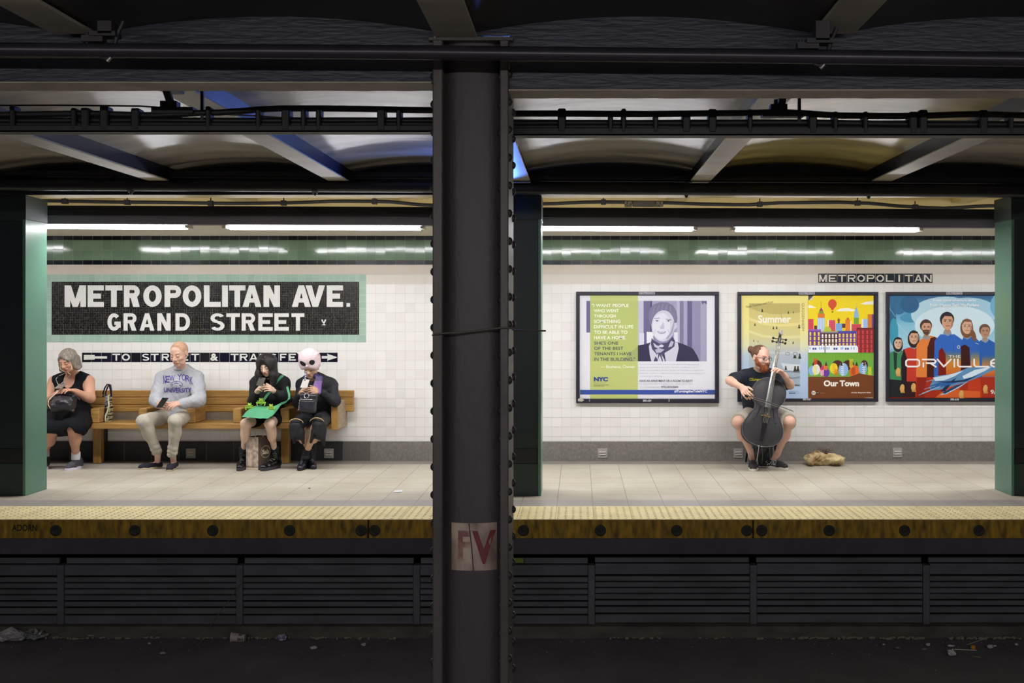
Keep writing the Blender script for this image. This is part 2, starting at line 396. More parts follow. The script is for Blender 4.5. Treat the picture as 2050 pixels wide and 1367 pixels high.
# the wall's metal outlet covers
covers = [(384.5, 906.5, 'under the bench beside the seated man'), (660, 906.5, 'right of the bench end'), (1206, 906, 'below the first advertisement'), (1477, 906, 'beside the cello player'), (1794.5, 905, 'right of the crumpled bag')]
for cx, cy, wtxt in covers:
    root = empty('vent_cover', PX(cx, cy+9.5, DW-.04), 'small square metal cover plate on the granite base, '+wtxt, 'cover plate', 'cover plates on the granite base')
    x0, x1 = xw(cx-9.5), xw(cx+9.5); z0, z1 = zw(cy+9.5), zw(cy-9.5)
    g = Geo(); g.bbox((x0, DW-.043, z0), (x1, DW-.035, z1), .002); g.build('plate', M('#a5a29b', .5, var=.15, vscale=20), root)
    g = Geo()
    for q in (.36, .62):
        zc = z0+(z1-z0)*q; g.bbox((x0+.018, DW-.052, zc-.007), (x1-.018, DW-.043, zc+.007), .002)
    g.build('louvre', M('#cbc8c2', .5), root)

# --- station name panel: small black mosaic with white letters, pale green border
root = empty('mosaic_sign', PX(396, 685, DW), 'black mosaic wall panel reading METROPOLITAN AVE. GRAND STREET in a pale green tile border', 'sign')
g = Geo(); bx0, bx1, by0, by1 = 103.5, 719, 564, 670
for (a, b) in ((549.3, 564), (670, 685)):
    px = 103.5-14.45*3
    while px < 719-1: tilt_quad(g, xw(px), xw(px+14.5), zw(b), zw(a), DW-.001, random.randrange(4), .003, .001); px += 14.5
    tilt_quad(g, xw(719), xw(733), zw(b), zw(a), DW-.001, 1, .003)
for i in range(8):
    a = 564+i*13.25; b = a+13.25
    tilt_quad(g, xw(719), xw(733), zw(b), zw(a), DW-.001, random.randrange(4), .003, .001)
    tilt_quad(g, xw(89), xw(103.5), zw(b), zw(a), DW-.001, random.randrange(4), .003, .001)
g.quad((xw(60), DW+.001, zw(685)), (xw(733), DW+.001, zw(685)), (xw(733), DW+.001, zw(549.3)), (xw(60), DW+.001, zw(549.3)), 4)
g.build('border', pale+[M('#d5ddd4', .8)], root)
g = Geo(); nx = 178; nz = 31; dx = (bx1-bx0)/nx; dz = (by1-by0)/nz
for j in range(nz):
    for i in range(nx):
        a = bx0+i*dx; b = by0+j*dz; ww = random.uniform(.0002, .0011)
        jx = random.uniform(-.3, .3)
        tilt_quad(g, xw(a+jx*.5), xw(a+dx+jx*.5), zw(b+dz), zw(b), DW-.001, random.choice((0, 0, 1)), .012, ww)
g.quad((xw(bx0), DW, zw(by1)), (xw(bx1), DW, zw(by1)), (xw(bx1), DW, zw(by0)), (xw(bx0), DW, zw(by0)), 2)
g.build('mosaic_field', [M('#141318', .25), M('#1d1b22', .25), M('#8f8873', .8)], root)
A = Art(DW-.004); WH = M('#e6e5e4', .3, name='white_mosaic', var=.04, vscale=60)
L1 = [('M', 129.2, 172.2), ('E', 175.4, 208), ('T', 211, 245), ('R', 248, 279.7), ('O', 286.9, 323.7), ('P', 329.5, 362.6), ('O', 365.7, 403.2), ('L', 408.3, 442), ('I', 444.6, 456.4), ('T', 458.9, 491.5), ('A', 485.5, 523.3), ('N', 527.6, 560.6), ('A', 584.2, 622.4), ('V', 611.7, 650.8), ('E', 654.2, 686.8)]
L2 = [('G', 215.2, 241.8), ('R', 247.5, 273.5), ('A', 279.7, 309.4), ('N', 315.1, 341.8), ('D', 351.4, 380.7), ('S', 421.6, 449.7), ('T', 453.3, 480.4), ('R', 484, 510.8), ('E', 517.3, 546.2), ('E', 549.5, 578.4), ('T', 583.8, 609.6)]
def glyph(A, ch, x0, y0, x1, y1, t, c):
    """block letters of the mosaic, drawn with bars of thickness t"""
    w_, h_ = x1-x0, y1-y0; X = lambda u: x0+u; Yv = lambda v: y1-v
    def P(*pts): A.poly([(X(u), Yv(v)) for u, v in pts], c)
    def bar(u0, v0, u1, v1): P((u0, v0), (u1, v0), (u1, v1), (u0, v1))
    def ring(cx, cy, ro, rv, ri, rj, a0, a1, n=20):
        for i in range(n):
            p = math.radians(a0+(a1-a0)*i/n); q = math.radians(a0+(a1-a0)*(i+1)/n)
            P((cx+ri*math.cos(p), cy+rj*math.sin(p)), (cx+ro*math.cos(p), cy+rv*math.sin(p)), (cx+ro*math.cos(q), cy+rv*math.sin(q)), (cx+ri*math.cos(q), cy+rj*math.sin(q))); A.n -= 1
        A.n += 1
    th = t*.9
    if ch == 'I': bar(0, 0, w_, h_)
    if ch in 'EFL':
        bar(0, 0, t, h_)
        if ch in 'EL': bar(0, 0, w_, th)
        if ch in 'EF': bar(0, h_-th, w_, h_); bar(0, h_*.5-th/2, w_*.82, h_*.5+th/2)
    if ch == 'T': bar(0, h_-th, w_, h_); bar(w_/2-t/2, 0, w_/2+t/2, h_)
    if ch == 'M':
        bar(0, 0, t, h_); bar(w_-t, 0, w_, h_); P((0, h_), (w_*.5-t*.45, 0), (w_*.5+t*.45, 0), (t*1.15, h_)); P((w_-t*1.15, h_), (w_*.5-t*.45, 0), (w_*.5+t*.45, 0), (w_, h_))
    if ch == 'N': bar(0, 0, t, h_); bar(w_-t, 0, w_, h_); P((0, h_), (w_-t*1.1, 0), (w_, 0), (t*1.1, h_))
    if ch == 'A': P((0, 0), (t*1.05, 0), (w_/2+t*.35, h_), (w_/2-t*.5, h_)); P((w_-t*1.05, 0), (w_, 0), (w_/2+t*.5, h_), (w_/2-t*.35, h_)); bar(w_*.2, h_*.2, w_*.8, h_*.2+th*.85)
    if ch == 'V': P((0, h_), (w_/2-t*.5, 0), (w_/2+t*.4, 0), (t*1.1, h_)); P((w_-t*1.1, h_), (w_/2-t*.4, 0), (w_/2+t*.5, 0), (w_, h_))
    if ch == 'O': ring(w_/2, h_/2, w_/2, h_/2, w_/2-t, h_/2-th, 0, 360, 28)
    if ch in 'PR':
        bar(0, 0, t, h_); hh = h_*.29; cy = h_-hh; cx = w_-hh
        ring(cx, cy, hh, hh, hh-t*.9, hh-th*.9, -90, 90); bar(0, h_-th*.9, cx, h_); bar(0, h_-2*hh, cx, h_-2*hh+th*.9)
        if ch == 'R': P((w_*.38, h_-2*hh+th*.5), (w_-t*1.15, 0), (w_, 0), (w_*.38+t*1.2, h_-2*hh+th*.5))
    if ch == 'D': bar(0, 0, t, h_); r = h_/2; cx = max(t, w_-r*.85); ring(cx, r, w_-cx, r, w_-cx-t, r-th, -90, 90); bar(0, 0, cx, th); bar(0, h_-th, cx, h_)
    if ch == 'G': ring(w_/2, h_/2, w_/2, h_/2, w_/2-t, h_/2-th, 42, 345, 26); bar(w_*.52, h_*.33, w_, h_*.33+th*.9); bar(w_-t*.9, h_*.18, w_, h_*.5)
    if ch == 'S':
        r = h_*.28; ring(w_/2, h_-r, w_/2, r, w_/2-t, r-th*.8, 25, 270, 18); ring(w_/2, r, w_/2, r, w_/2-t, r-th*.8, -155, 90, 18)
for ch, a, b in L1: glyph(A, ch, a, 571.2, b, 614.2, 11.3, WH)
A.rect(693.7, 606.6, 701, 613.9, WH)
for ch, a, b in L2: glyph(A, ch, a, 627, b, 661.9, 8.2, WH)
A.ell(645.5, 642, 1.6, 3, WH, -20); A.ell(651, 642, 1.6, 3, WH, 20); A.ell(648.5, 645.5, 2.5, 2, WH); A.poly([(644, 651), (653, 651), (649, 647.5)], WH)
A.build('lettering', root)
# --- exit strip and right-hand name band
root = empty('tile_sign', PX(420, 725, DW), 'narrow black tile strip with arrows reading TO STREET & TRANSFER', 'sign')
def strip(root, x0, x1, y0, y1, n):
    g = Geo(); d = (x1-x0)/n
    for i in range(n): tilt_quad(g, xw(x0+i*d), xw(x0+(i+1)*d), zw(y1), zw(y0), DW-.001, random.choice((0, 0, 1)), .004, .0016)
    g.quad((xw(x0), DW+.0005, zw(y1)), (xw(x1), DW+.0005, zw(y1)), (xw(x1), DW+.0005, zw(y0)), (xw(x0), DW+.0005, zw(y0)), 2)
    return g.build('black_tiles', [M('#17162a', .2), M('#1a1b22', .2), M('#c9c6bf', .8)], root)
strip(root, ex0, ex1, ey0, ey1, 26)
A = Art(DW-.004); W2 = M('#e2e3de', .3)
A.poly([(167, 711), (169, 710.2), (189.6, 710.4), (189.6, 713), (214.2, 713), (214.2, 717.8), (189.6, 717.8), (189.6, 719.6), (169, 720), (167, 719), (168.5, 717), (167.2, 715), (168.5, 713)], W2)
A.poly([(644, 712.5), (656, 712.5), (654.5, 708.2), (672, 713.6), (675, 715.2), (672, 716.8), (654.5, 721.8), (656, 717.8), (644, 717.8)], W2)
for ch, a, b in [('T', 225, 240.8), ('O', 243.9, 260.2), ('S', 284.8, 298.7), ('T', 302, 317.6), ('R', 323.7, 338.5), ('E', 343.5, 357), ('E', 363, 377), ('T', 383, 398.5), ('T', 461.7, 477.5), ('R', 480.4, 495.7), ('A', 499.5, 516), ('N', 520, 534), ('S', 540.5, 554), ('F', 560.5, 573.6), ('E', 578.5, 592.3), ('R', 598, 613)]:
    glyph(A, ch, a, 707.9, b, 722, 3.3, W2)
A.text('&', 421.4, 707.6, 436.8, 722.2, W2, .035)
A.build('lettering', root)
root = empty('tile_sign', PX(1752, 566, DW), 'short black tile band reading METROPOLITAN above the advertisements', 'sign')
strip(root, mx0, mx1, my0, my1, 12)
A = Art(DW-.004); d = (mx1-mx0)/12; W3 = M('#d8d4c8', .35)
for i, ch in enumerate('METROPOLITAN'):
    x = mx0+i*d; a, b = (x+2, x+d-1.6)
    if ch == 'I': a, b = x+8, x+11.2
    glyph(A, ch, a, 550, b, 564.2, 3.0, W3)
A.build('lettering', root)

# ================================================================ OVERHEAD
ZB = 2.79
beams = [-8.43, -6.84, -5.26, -3.68, -2.11, -.52, 1.06, 2.65, 4.23, 5.8, 7.4]
HW = .088
vm = M('#615d58', .30, hex2='#cfc8ba', vscale=2.0, stretch=(.45, 1.7, 1), bump=.25, bscale=9, contrast=.3, name='vault_paint', spec=.5)  # streaky tone stands in for uneven light and gloss on the vaults
vy = M('#5d5740', .32, hex2='#cfbd74', vscale=2.0, stretch=(.45, 1.7, 1), bump=.25, bscale=9, contrast=.3, name='vault_paint')
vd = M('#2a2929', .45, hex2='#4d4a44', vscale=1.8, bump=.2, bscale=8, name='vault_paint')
vp = M('#dcc888', .6, hex2='#e2d29c', vscale=1.5, name='platform_ceiling_paint')
g = Geo()
def vault(y0, y1, m, n=16, ny=14, ZS=2.92, ZC=2.99):
    for i in range(len(beams)-1):
        a, b = beams[i]+HW*.6, beams[i+1]-HW*.6; mm = m
        if m == 0 and i == 6: mm = 1
        V = []
        for j in range(ny+1):
            for q in range(n+1):
                t = q/n; x = a+(b-a)*t; s_ = (2*t-1)
                wob = .004*noise.noise(Vector((x*2, (y0+(y1-y0)*j/ny)*1.5, m)))
                V.append((x, y0+(y1-y0)*j/ny, ZS+(ZC-ZS)*(1-s_*s_)+wob))
        g.add(V, [(j*(n+1)+q, (j+1)*(n+1)+q, (j+1)*(n+1)+q+1, j*(n+1)+q+1) for j in range(ny) for q in range(n)], mm, True)
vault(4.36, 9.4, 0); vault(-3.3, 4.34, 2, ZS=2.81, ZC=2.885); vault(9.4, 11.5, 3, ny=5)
g.box((XL, -3.4, 3.02), (XR, 11.6, 3.1), 2)
tag(g.build('ceiling', [vm, vy, vd, vp]), kind='structure')
navy = M('#171d33', .4, var=.25, vscale=5, bump=.15, bscale=20, name='navy_paint')
cream = M('#b9b3a2', .5, hex2='#8f887a', vscale=2.5, contrast=.35, name='flaking_cream_paint')
bl = {1: 'leftmost', 2: 'ending above the woman in the black dress', 3: 'ending above the word METROPOLITAN of the mosaic', 4: 'ending above the letters AVE of the mosaic', 5: 'resting on the dark riveted column', 6: 'ending above the first advertisement', 7: 'ending above the yellow advertisement', 8: 'ending above the space crew poster', 9: 'at the right edge'}
for i, x in enumerate(beams):
    if i in (0, 10): continue
    root = empty('ceiling_beam', (x, 6, ZB), 'navy and cream steel ceiling beam across the tracks, '+bl[i], 'beam', 'ceiling beams across the tracks')
    for y0, y1 in (((-3.2, 4.27), (4.43, 9.1)) if i != 5 else ((-3.2, 9.1), )):
        g = Geo(); g.bbox((x-HW, y0, ZB), (x+HW, y1, ZB+.014), .003); g.build('bottom_flange', cream, root)
        g = Geo(); g.box((x-HW*.62, y0, ZB+.014), (x+HW*.62, y1, 2.98)); g.build('web', navy, root)
    if i < 9 and i > 1:
        g = Geo(); g.box((x-.1, 9.42, 2.86), (x+.1, 11.38, 2.98)); g.build('platform_beam', M('#cbb883', .6), root)
# the long girder over the middle columns: left and right of the dark column
gd = M('#2b2c35', .42, hex2='#353848', vscale=7, stretch=(.5, 1, 3), bump=.35, bscale=22, name='dark_blue_paint')
tan = M('#8f8676', .6, hex2='#b6a896', vscale=6, bump=.4, bscale=30, name='flaking_paint')
CXL, CXR = -.617, -.298
for (x0, x1, zb, nm) in ((XL, CXL-.002, 2.588, 'left of the dark column'), (CXR+.002, XR, 2.556, 'right of the dark column')):
    root = empty('long_girder', ((x0+x1)/2, 4.35, zb), 'dark blue painted steel girder along the tracks, '+nm, 'girder', 'girder over the middle columns')
    g = Geo(); g.box((x0, 4.345, zb+.006), (x1, 4.36, 3.0)); g.build('web', gd, root)
    zl_ = 2.706-(.015 if x0 > -.5 else 0); g = Geo(); g.box((x0, 4.333, zl_), (x1, 4.3445, zl_+.003)); g.build('ledge', M('#a59a80', .5), root)
    # bottom flange with a ragged chipped edge
    n = 240; V = []
    for q in range(n+1):
        x = x0+(x1-x0)*q/n; e = .008*noise.noise(Vector((x*9, 0, 0)))
        V += [(x, 4.275, zb), (x, 4.275, zb+.005), (x, 4.43+e, zb+.005), (x, 4.43+e, zb+.002*noise.noise(Vector((x*14, 5, 0))))]
    Fc = []
    for q in range(n):
        for k in range(4): k2 = (k+1) % 4; Fc.append((4*q+k, 4*q+k2, 4*q+4+k2, 4*q+4+k))
    g = Geo(); g.add(V, Fc); g.build('bottom_flange', tan, root)
# girder over the green columns
root = empty('long_girder', (0, 9.3, 2.67), 'dark steel girder on top of the green platform columns', 'girder')
g = Geo(); g.box((XL, 9.33, 2.69), (XR, 9.36, 3.0)); g.build('web', gd, root)
g = Geo(); g.box((XL, 9.15, 2.688), (XR, 9.36, 2.70)); g.build('bottom_flange', M('#a89a70', .6, var=.1), root)
g = Geo(); g.box((XL, 9.13, 2.689), (XR, 9.148, 2.72)); g.build('angle_iron', M('#25252c', .5, var=.2), root)
# pipes in front of it
def pipe(name, label, pts, r, m, cat='pipe', extra=None, root=None):
    g = Geo(); g.tube(pts, r, 14, 0)
    mid = pts[len(pts)//2]
    root = empty(name, mid, label, cat)
    g.build('pipe_run', m, root); return root
pd = M('#2a292e', .38, var=.2, vscale=10, name='dark_pipe_paint', metal=.2)
pr = pipe('pipe', 'thin dark pipe along the top of the far girder', [PX(x, y, 9.0) for x, y in ((-700, 341), (0, 347.5), (866, 352), (1030, 357), (2050, 362), (2700, 365))], .027, pd)
for x in (228, 620, 1382, 1758): g = Geo(); c = PX(x, 353+(8 if x > 1000 else 0)*x/2050, 9.0); g.tube([c+Vector((-.012, 0, 0)), c+Vector((.012, 0, 0))], .033, 12); g.build('clamp', pd, pr)
pr = pipe('pipe', 'thick dark pipe below the thin one on the far girder', [PX(x, y, 8.98) for x, y in ((-700, 364), (0, 370), (866, 374), (1030, 378), (2050, 384), (2700, 387))], .05, pd)
for x in (-62, 262, 631, 1374, 1739): g = Geo(); c = PX(x, 371+12*x/2050, 8.98); g.tube([c+Vector((-.02, 0, -.0)), c+Vector((.02, 0, 0))], .057, 14); g.sphere(c+Vector((0, 0, -.06)), .016, seg=8); g.build('coupling', pd, pr)
# near pipe with two beam clamps
pr = pipe('pipe', 'long dark pipe crossing in front of the dark column near the top', [PX(x, y, 4.1) for x, y in ((-1400, 92), (0, 99.5), (870, 105.5), (1030, 107.5), (1500, 112), (2050, 119), (3000, 128))], .029, M('#36343a', .3, var=.15, vscale=12, metal=.3, name='near_pipe_paint'))
for bx, by, s_ in ((212, 100, 1), (1640, 114, -1)):
    g = Geo(); c = PX(bx, by, 4.1)
    for q in range(9):
        a = math.radians(180+q*22.5); 
    g.tube([c+Vector((.034*math.cos(math.radians(170+q*25)), 0, .034*math.sin(math.radians(170+q*25)))) for q in range(9)], .006, 8)
    g.tube([c+Vector((.03, 0, 0)), c+Vector((.045, 0, .06)), c+Vector((.07, 0, .115))], .009, 8)
    g.box((-.09, -.02, .03), (-.005, .02, .055), c=c); g.box((-.055, -.03, .05), (.05, .03, .068), c=c); g.tube([c+Vector((-.075, 0, .01)), c+Vector((-.075, 0, .07))], .007)
    g.box((-.02, -.03, .06), (.035, .03, ZB-c.z-.001), c=c)
    g.tube([c+Vector((.005, 0, -.045)), c+Vector((.02, 0, -.03))], .007, 8, 1)
    g.build('beam_clamp', [M('#3a373c', .5, .4), M('#aaa6a2', .4, .8)], pr)
# hanging cable tray behind the near girder
DT = 4.95
root = empty('cable_tray', PX(1000, 250, DT), 'bundle of black cables on a thin steel rail hanging under the vaults', 'cables')
def ty(x, base): return base+(x/2050)*7+ (2 if x > 1000 else 0)
rb = M('#26241f', .6); cb = M('#131215', .55, var=.4, vscale=20)
g = Geo(); g.box((PX(-900, 0, DT).x, DT-.03, PX(0, 266, DT).z), (PX(1000, 0, DT).x, DT+.05, PX(0, 263, DT).z)); g.box((PX(-900, 0, DT).x, DT-.03, PX(0, 266, DT).z), (PX(1000, 0, DT).x, DT-.024, PX(0, 254, DT).z))
g.box((PX(1000, 0, DT).x, DT-.03, PX(0, 273, DT).z), (PX(3000, 0, DT).x, DT+.05, PX(0, 270, DT).z)); g.box((PX(1000, 0, DT).x, DT-.03, PX(0, 273, DT).z), (PX(3000, 0, DT).x, DT-.024, PX(0, 259, DT).z))
g.build('rail', M('#2c2a2b', .5, .3), root)
def ktab(x, k):
    for (a, b), (c, d) in zip(k[:-1], k[1:]):
        if x <= c: t = max(0, (x-a)/(c-a)); t = t*t*(3-2*t); return b+(d-b)*t
    return k[-1][1]
K0 = [(-900, 249), (0, 249), (866, 249), (1030, 254), (2050, 258), (2900, 260)]
K1 = [(-900, 240), (0, 241), (866, 242), (1030, 247), (1560, 246), (2050, 250), (2900, 252)]
K2 = [(-900, 231), (0, 229), (170, 228), (300, 231), (420, 225), (560, 217.5), (700, 218), (866, 220), (1030, 228), (1250, 227.5), (1480, 227), (1560, 225), (1700, 231), (1830, 232), (1960, 229), (2050, 231), (2900, 232)]
K3 = [(-900, 211), (0, 211), (290, 212), (360, 218), (420, 228), (600, 237), (866, 236), (1030, 241), (2900, 246)]
for q, (K, r) in enumerate(((K0, .016), (K1, .016), (K2, .0155), (K3, .004))):
    g = Geo(); g.tube([PX(x, ktab(x, K)+.6*math.sin(x/70+q), DT+.01*(q % 2)) for x in range(-880, 2890, 40)], r, 8)
    g.build('cable', cb, root)
for x in (30, 152, 175, 213, 275, 420, 520, 575, 610, 640, 765, 800, 1125, 1222, 1248, 1312, 1373, 1425, 1500, 1625, 1670, 1730, 1825, 1845, 1965, 2020):
    wd = .02 if x % 2 else .012; c = PX(x, ty(x, 232), DT); g = Geo(); g.bbox((c.x-wd, DT-.032, c.z-.07), (c.x+wd, DT+.035, c.z+.045-(.01 if x % 3 else 0)), .006)
    g.build('cable_clamp', cb, root)
for x, t0 in ((345, 1), (405, 0), (1562, 1), (1600, 0)):
    c = PX(x, ty(x, 240), DT); g = Geo()
    if t0:
        g.box((-.09, -.03, .03), (.11, .03, .06), c=c); g.box((-.05, -.025, .06), (.03, .025, .09), c=c); g.tube([c+Vector((.0, -.1, .16)), c+Vector((.0, 0, .06))], .02, 8); g.tube([c+Vector((-.02, 0, .05)), c+Vector((-.02, 0, .115))], .011, 8)
        g.box((-.02, -.5, .13), (.05, .02, .165), c=c)
    else: g.box((-.007, -.007, 0), (.007, .007, 2.9-c.z), c=c)
    g.build('hanger', cb, root)

# --- the dark riveted column in the middle of the tracks
root = empty('riveted_column', ((CXL+CXR)/2, 4.46, ZT), 'dark riveted steel column between the tracks with a worn white painted patch', 'column')
cm = M('#3d373a', .5, hex2='#4a4346', vscale=6, stretch=(1, 1, .3), bump=.3, bscale=35, contrast=.35, name='dark_column_paint')
cm2 = M('#403a3d', .45, hex2='#55504c', vscale=5, stretch=(2, 2, .5), bump=.3, bscale=35, name='dark_column_paint')
ctop = 2.775
g = Geo(); n = 14; V = []
xa, xb = CXL+.042, CXR-.036
for z in (ZT, ctop):
    for q in range(n+1):
        t = q/n; V.append((xa+(xb-xa)*t, 4.385-.035*(1-abs(2*t-1)**2.6), z))
g.add(V, [(q, q+1, q+n+2, q+n+1) for q in range(n)], 0, True)
g.build('web', cm, root)
g = Geo(); g.box((CXL-.002, 4.345, ZB+.015), (CXR+.002, 4.36, 2.99)); g.build('splice_plate', gd, root)
for x0, x1 in ((CXL, CXL+.042), (CXR-.036, CXR)):
    g = Geo(); g.bbox((x0, 4.30, ZT), (x1, 4.63, ctop), .004); g.build('flange', cm2, root)
g = Geo(); g.bbox((CXL, 4.30, ctop-.07), (CXR, 4.6, ctop-.045), .003); g.bbox((CXL-.02, 4.31, ctop), (CXR+.02, 4.6, ZB-.001), .002); g.build('cap_plate', cm2, root)
rz = [ZT+.03+i*.118 for i in range(33)]
riv = M('#2b2729', .5, name='rivet_paint')
g = Geo(); g.sphere((0, 0, 0), (.015, .018, .018), 0, 10); r0 = g.build('rivet', riv); r0.parent = root; first = True
for x, y, dz in ((CXL, 4.335, 0), (CXR, 4.345, .012), (CXR, 4.57, .012), (xb, 4.352, 0)):
    for z in rz:
        if z+dz > ctop-.02: continue
        o = r0 if first else r0.copy()
        if not first: COL.objects.link(o)
        first = False; o.parent = root; o.location = Vector((x, y, z+dz))-root.location
# painted patch with FV
c0 = PX(903, 1142, 4.35); c1 = PX(994, 1047, 4.35)
def webY(x): t = (x-xa)/(xb-xa); return 4.385-.035*(1-abs(2*t-1)**2.6)
V = []; n = 14
for z in (c0.z, c1.z):
    for q in range(n+1): x = c0.x+(c1.x-c0.x)*q/n; V.append((x, webY(x)-.0015, z))
g = Geo(); g.add(V, [(q, q+1, q+n+2, q+n+1) for q in range(n)], 0, True)
pt = g.build('painted_patch', M('#b5a292', .6, hex2='#6f5c56', vscale=14, stretch=(1, 1, .5), contrast=.18, name='worn_white_paint'), root)
def wrapped(txt, x0, y0, x1, y1, mat, name, cutx=None):
    v, f, _ = text_geo(txt, .03); V = []
    for a, b in v:
        p = PX(x0+(x1-x0)*a, y1-(y1-y0)*b, 4.35); V.append((p.x, webY(p.x)-.0035, p.z))
    return link_mesh(name, V, f, mat, parent=pt)
wrapped('F', 917, 1062, 942, 1122, M('#7c5048', .6, hex2='#a89484', vscale=12, contrast=.12), 'letter_F')
wrapped('V', 945, 1062, 992, 1129, M('#6e2d2c', .6, var=.1), 'letter_V')
g = Geo(); g.tube([Vector((PX(x, 0, 4.35).x, webY(PX(x, 0, 4.35).x)-.003, PX(0, y, 4.35).z)) for x, y in ((939, 1047), (944, 1090), (948, 1142))], .0018, 5); g.build('crack', M('#2d2422', .8), pt)
# wire wrapped round the column
g = Geo(); g.tube([(CXL-.012, 4.5, PX(0, 669, 4.5).z), PX(866, 671, 4.31), PX(874, 669, 4.288), PX(890, 667, 4.29), PX(940, 663.5, 4.3), PX(1000, 656.5, 4.289), PX(1016, 655.5, 4.285), PX(1024, 657, 4.3), PX(1028, 661, 4.4), PX(1060, 662, 4.45), PX(1092, 662, 4.5)], .004, 7)
tag(g.build('wire', M('#5a544e', .5, .3)), 'thin wire tied across the dark riveted column, one end sticking out right', 'wire')
g = Geo(); g.tube([PX(395, 1293, 8.2), PX(430, 1240, 8.35), PX(484, 1166, 8.5)], .004, 6)
tag(g.build('wire', M('#5c5650', .6)), 'thin loose wire leaning on the slatted screen above the tracks', 'wire')

# --- green columns on the platform
gf = M('#36704f', .35, bump=.25, bscale=18, var=.08, vscale=3, name='green_paint')
gfr = M('#587f6f', .33, bump=.12, bscale=12, var=.06, vscale=3, name='green_paint')
lab = ['green steel platform column at the left edge, beside the woman in black', 'dark green platform column half hidden behind the dark riveted column', 'green steel platform column at the right edge, in front of the space crew poster']
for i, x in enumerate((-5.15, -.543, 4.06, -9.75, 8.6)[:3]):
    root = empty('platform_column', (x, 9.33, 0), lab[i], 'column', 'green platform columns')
    for s_ in (-1, 1):
        g = Geo(); xx = sorted((x+s_*.2, x+s_*.172)); g.bbox((xx[0], 9.15, 0), (xx[1], 9.52, 2.671), .004); g.build('flange', gfr if i != 1 else gfr, root)
    g = Geo(); g.box((x-.172, 9.31, .29), (x+.172, 9.34, 2.671)); g.bbox((x-.172, 9.17, .29), (x+.172, 9.185, 2.52), .003) if 1 else None; g.build('web', M('#1c2a2c', .4, var=.1, vscale=4, name='dark_green_paint'), root)
    g = Geo(); g.bbox((x-.172, 9.155, 0), (x+.172, 9.51, .29), .004); g.build('base', M('#20342e', .45, bump=.2, bscale=15), root)
    g = Geo(); g.bbox((x-.165, 9.160, .29), (x+.165, 9.17, .42), .003); g.build('dark_band', M('#10161b', .4), root)  # darker band just above the base
    g = Geo(); g.bbox((x-.204, 9.146, 2.47), (x+.204, 9.525, 2.685), .004); g.build('collar', M('#1f2e2a', .5), root)  # dark wrap painted for the shade above lamp level, not a separate part
# small blue emergency lamp on the middle green column, behind the dark column
root = empty('blue_lamp', (-.66, 9.08, 2.62), 'small blue emergency lamp on the middle green column', 'lamp')
g = Geo(); g.box((-.72, 9.09, 2.5), (-.60, 9.145, 2.66)); g.build('back_box', M('#202428', .5), root)
g = Geo(); g.sphere((-.66, 9.05, 2.6), .045); g.build('globe', M('#3a6cff', .3, emit=6), root)
bl_ = bpy.data.lights.new('blue_lamp_light', 'SPOT'); bl_.energy = 60; bl_.spot_size = math.radians(118); bl_.spot_blend = .4; bl_.color = (.08, .22, 1); bl_.shadow_soft_size = .05
bo = bpy.data.objects.new('blue_lamp_light', bl_); bo.location = (-.66, 8.98, 2.60); bo.rotation_euler = (Vector((-1.9, 6.6, 2.95))-Vector((-.66, 8.98, 2.60))).to_track_quat('-Z', 'Y').to_euler(); COL.objects.link(bo)

# --- lamps of the far platform
hm = M('#7c7680', .5, var=.08, vscale=4, name='grey_enamel'); bk = M('#232124', .5, hex2='#38343a', vscale=6, stretch=(.5, 1, 2), name='black_trough')
root = empty('light_trough', (0, 9.8, 2.6), 'long dark trough with a grey lamp channel hanging over the platform', 'trough')
g = Geo(); n = 2
def lz(x): return 2.448-.004*x
for (y0, y1, a, b, m_, nm) in ((9.66, 9.9, .088, .183, bk, 'trough'), (9.705, 9.815, .012, .088, hm, 'lamp_channel')):
    g = Geo(); V = []
    for x in (XL, XR):
        z = lz(x); V += [(x, y0, z+a), (x, y1, z+a), (x, y1, z+b), (x, y0, z+b)]
    g.add(V, [(0, 3, 2, 1), (4, 5, 6, 7), (0, 1, 5, 4), (1, 2, 6, 5), (2, 3, 7, 6), (3, 0, 4, 7)]); 
    if nm == 'trough':
        g.box((XL, 9.648, lz(0)+.150), (XR, 9.66, lz(0)+.157))
    g.build(nm, m_, root)
ll = ['fluorescent lamp beyond the left edge', 'lit fluorescent tube at the left, over the woman in black', 'lit fluorescent tube over the seated man and the two women on the bench', 'lit fluorescent tube right of the dark column, over the first advertisement', 'lit fluorescent tube over the cello player', 'lit fluorescent tube hidden behind the right green column']
tm = M('#fbfaff', .4, emit=22, name='lit_tube')
for i, (a, b) in enumerate(LAMPS):
    z = lz((a+b)/2)-.012
    root = empty('fluorescent_lamp', ((a+b)/2, 9.76, z), ll[i], 'lamp', 'fluorescent lamps over the platform')
    for yy in (9.725, 9.795)[:2]:
        g = Geo(); g.tube([(a+.03, yy, lz(a)-.014), (b-.03, yy, lz(b)-.014)], .0135, 10); g.build('tube', tm, root)
    for x in (a, b):
        g = Geo(); g.bbox((x-.02 if x == a else x-.02, 9.70, lz(x)-.022), (x+.02, 9.82, lz(x)+.006), .003); g.build('socket', M('#cfc9b8', .5), root)
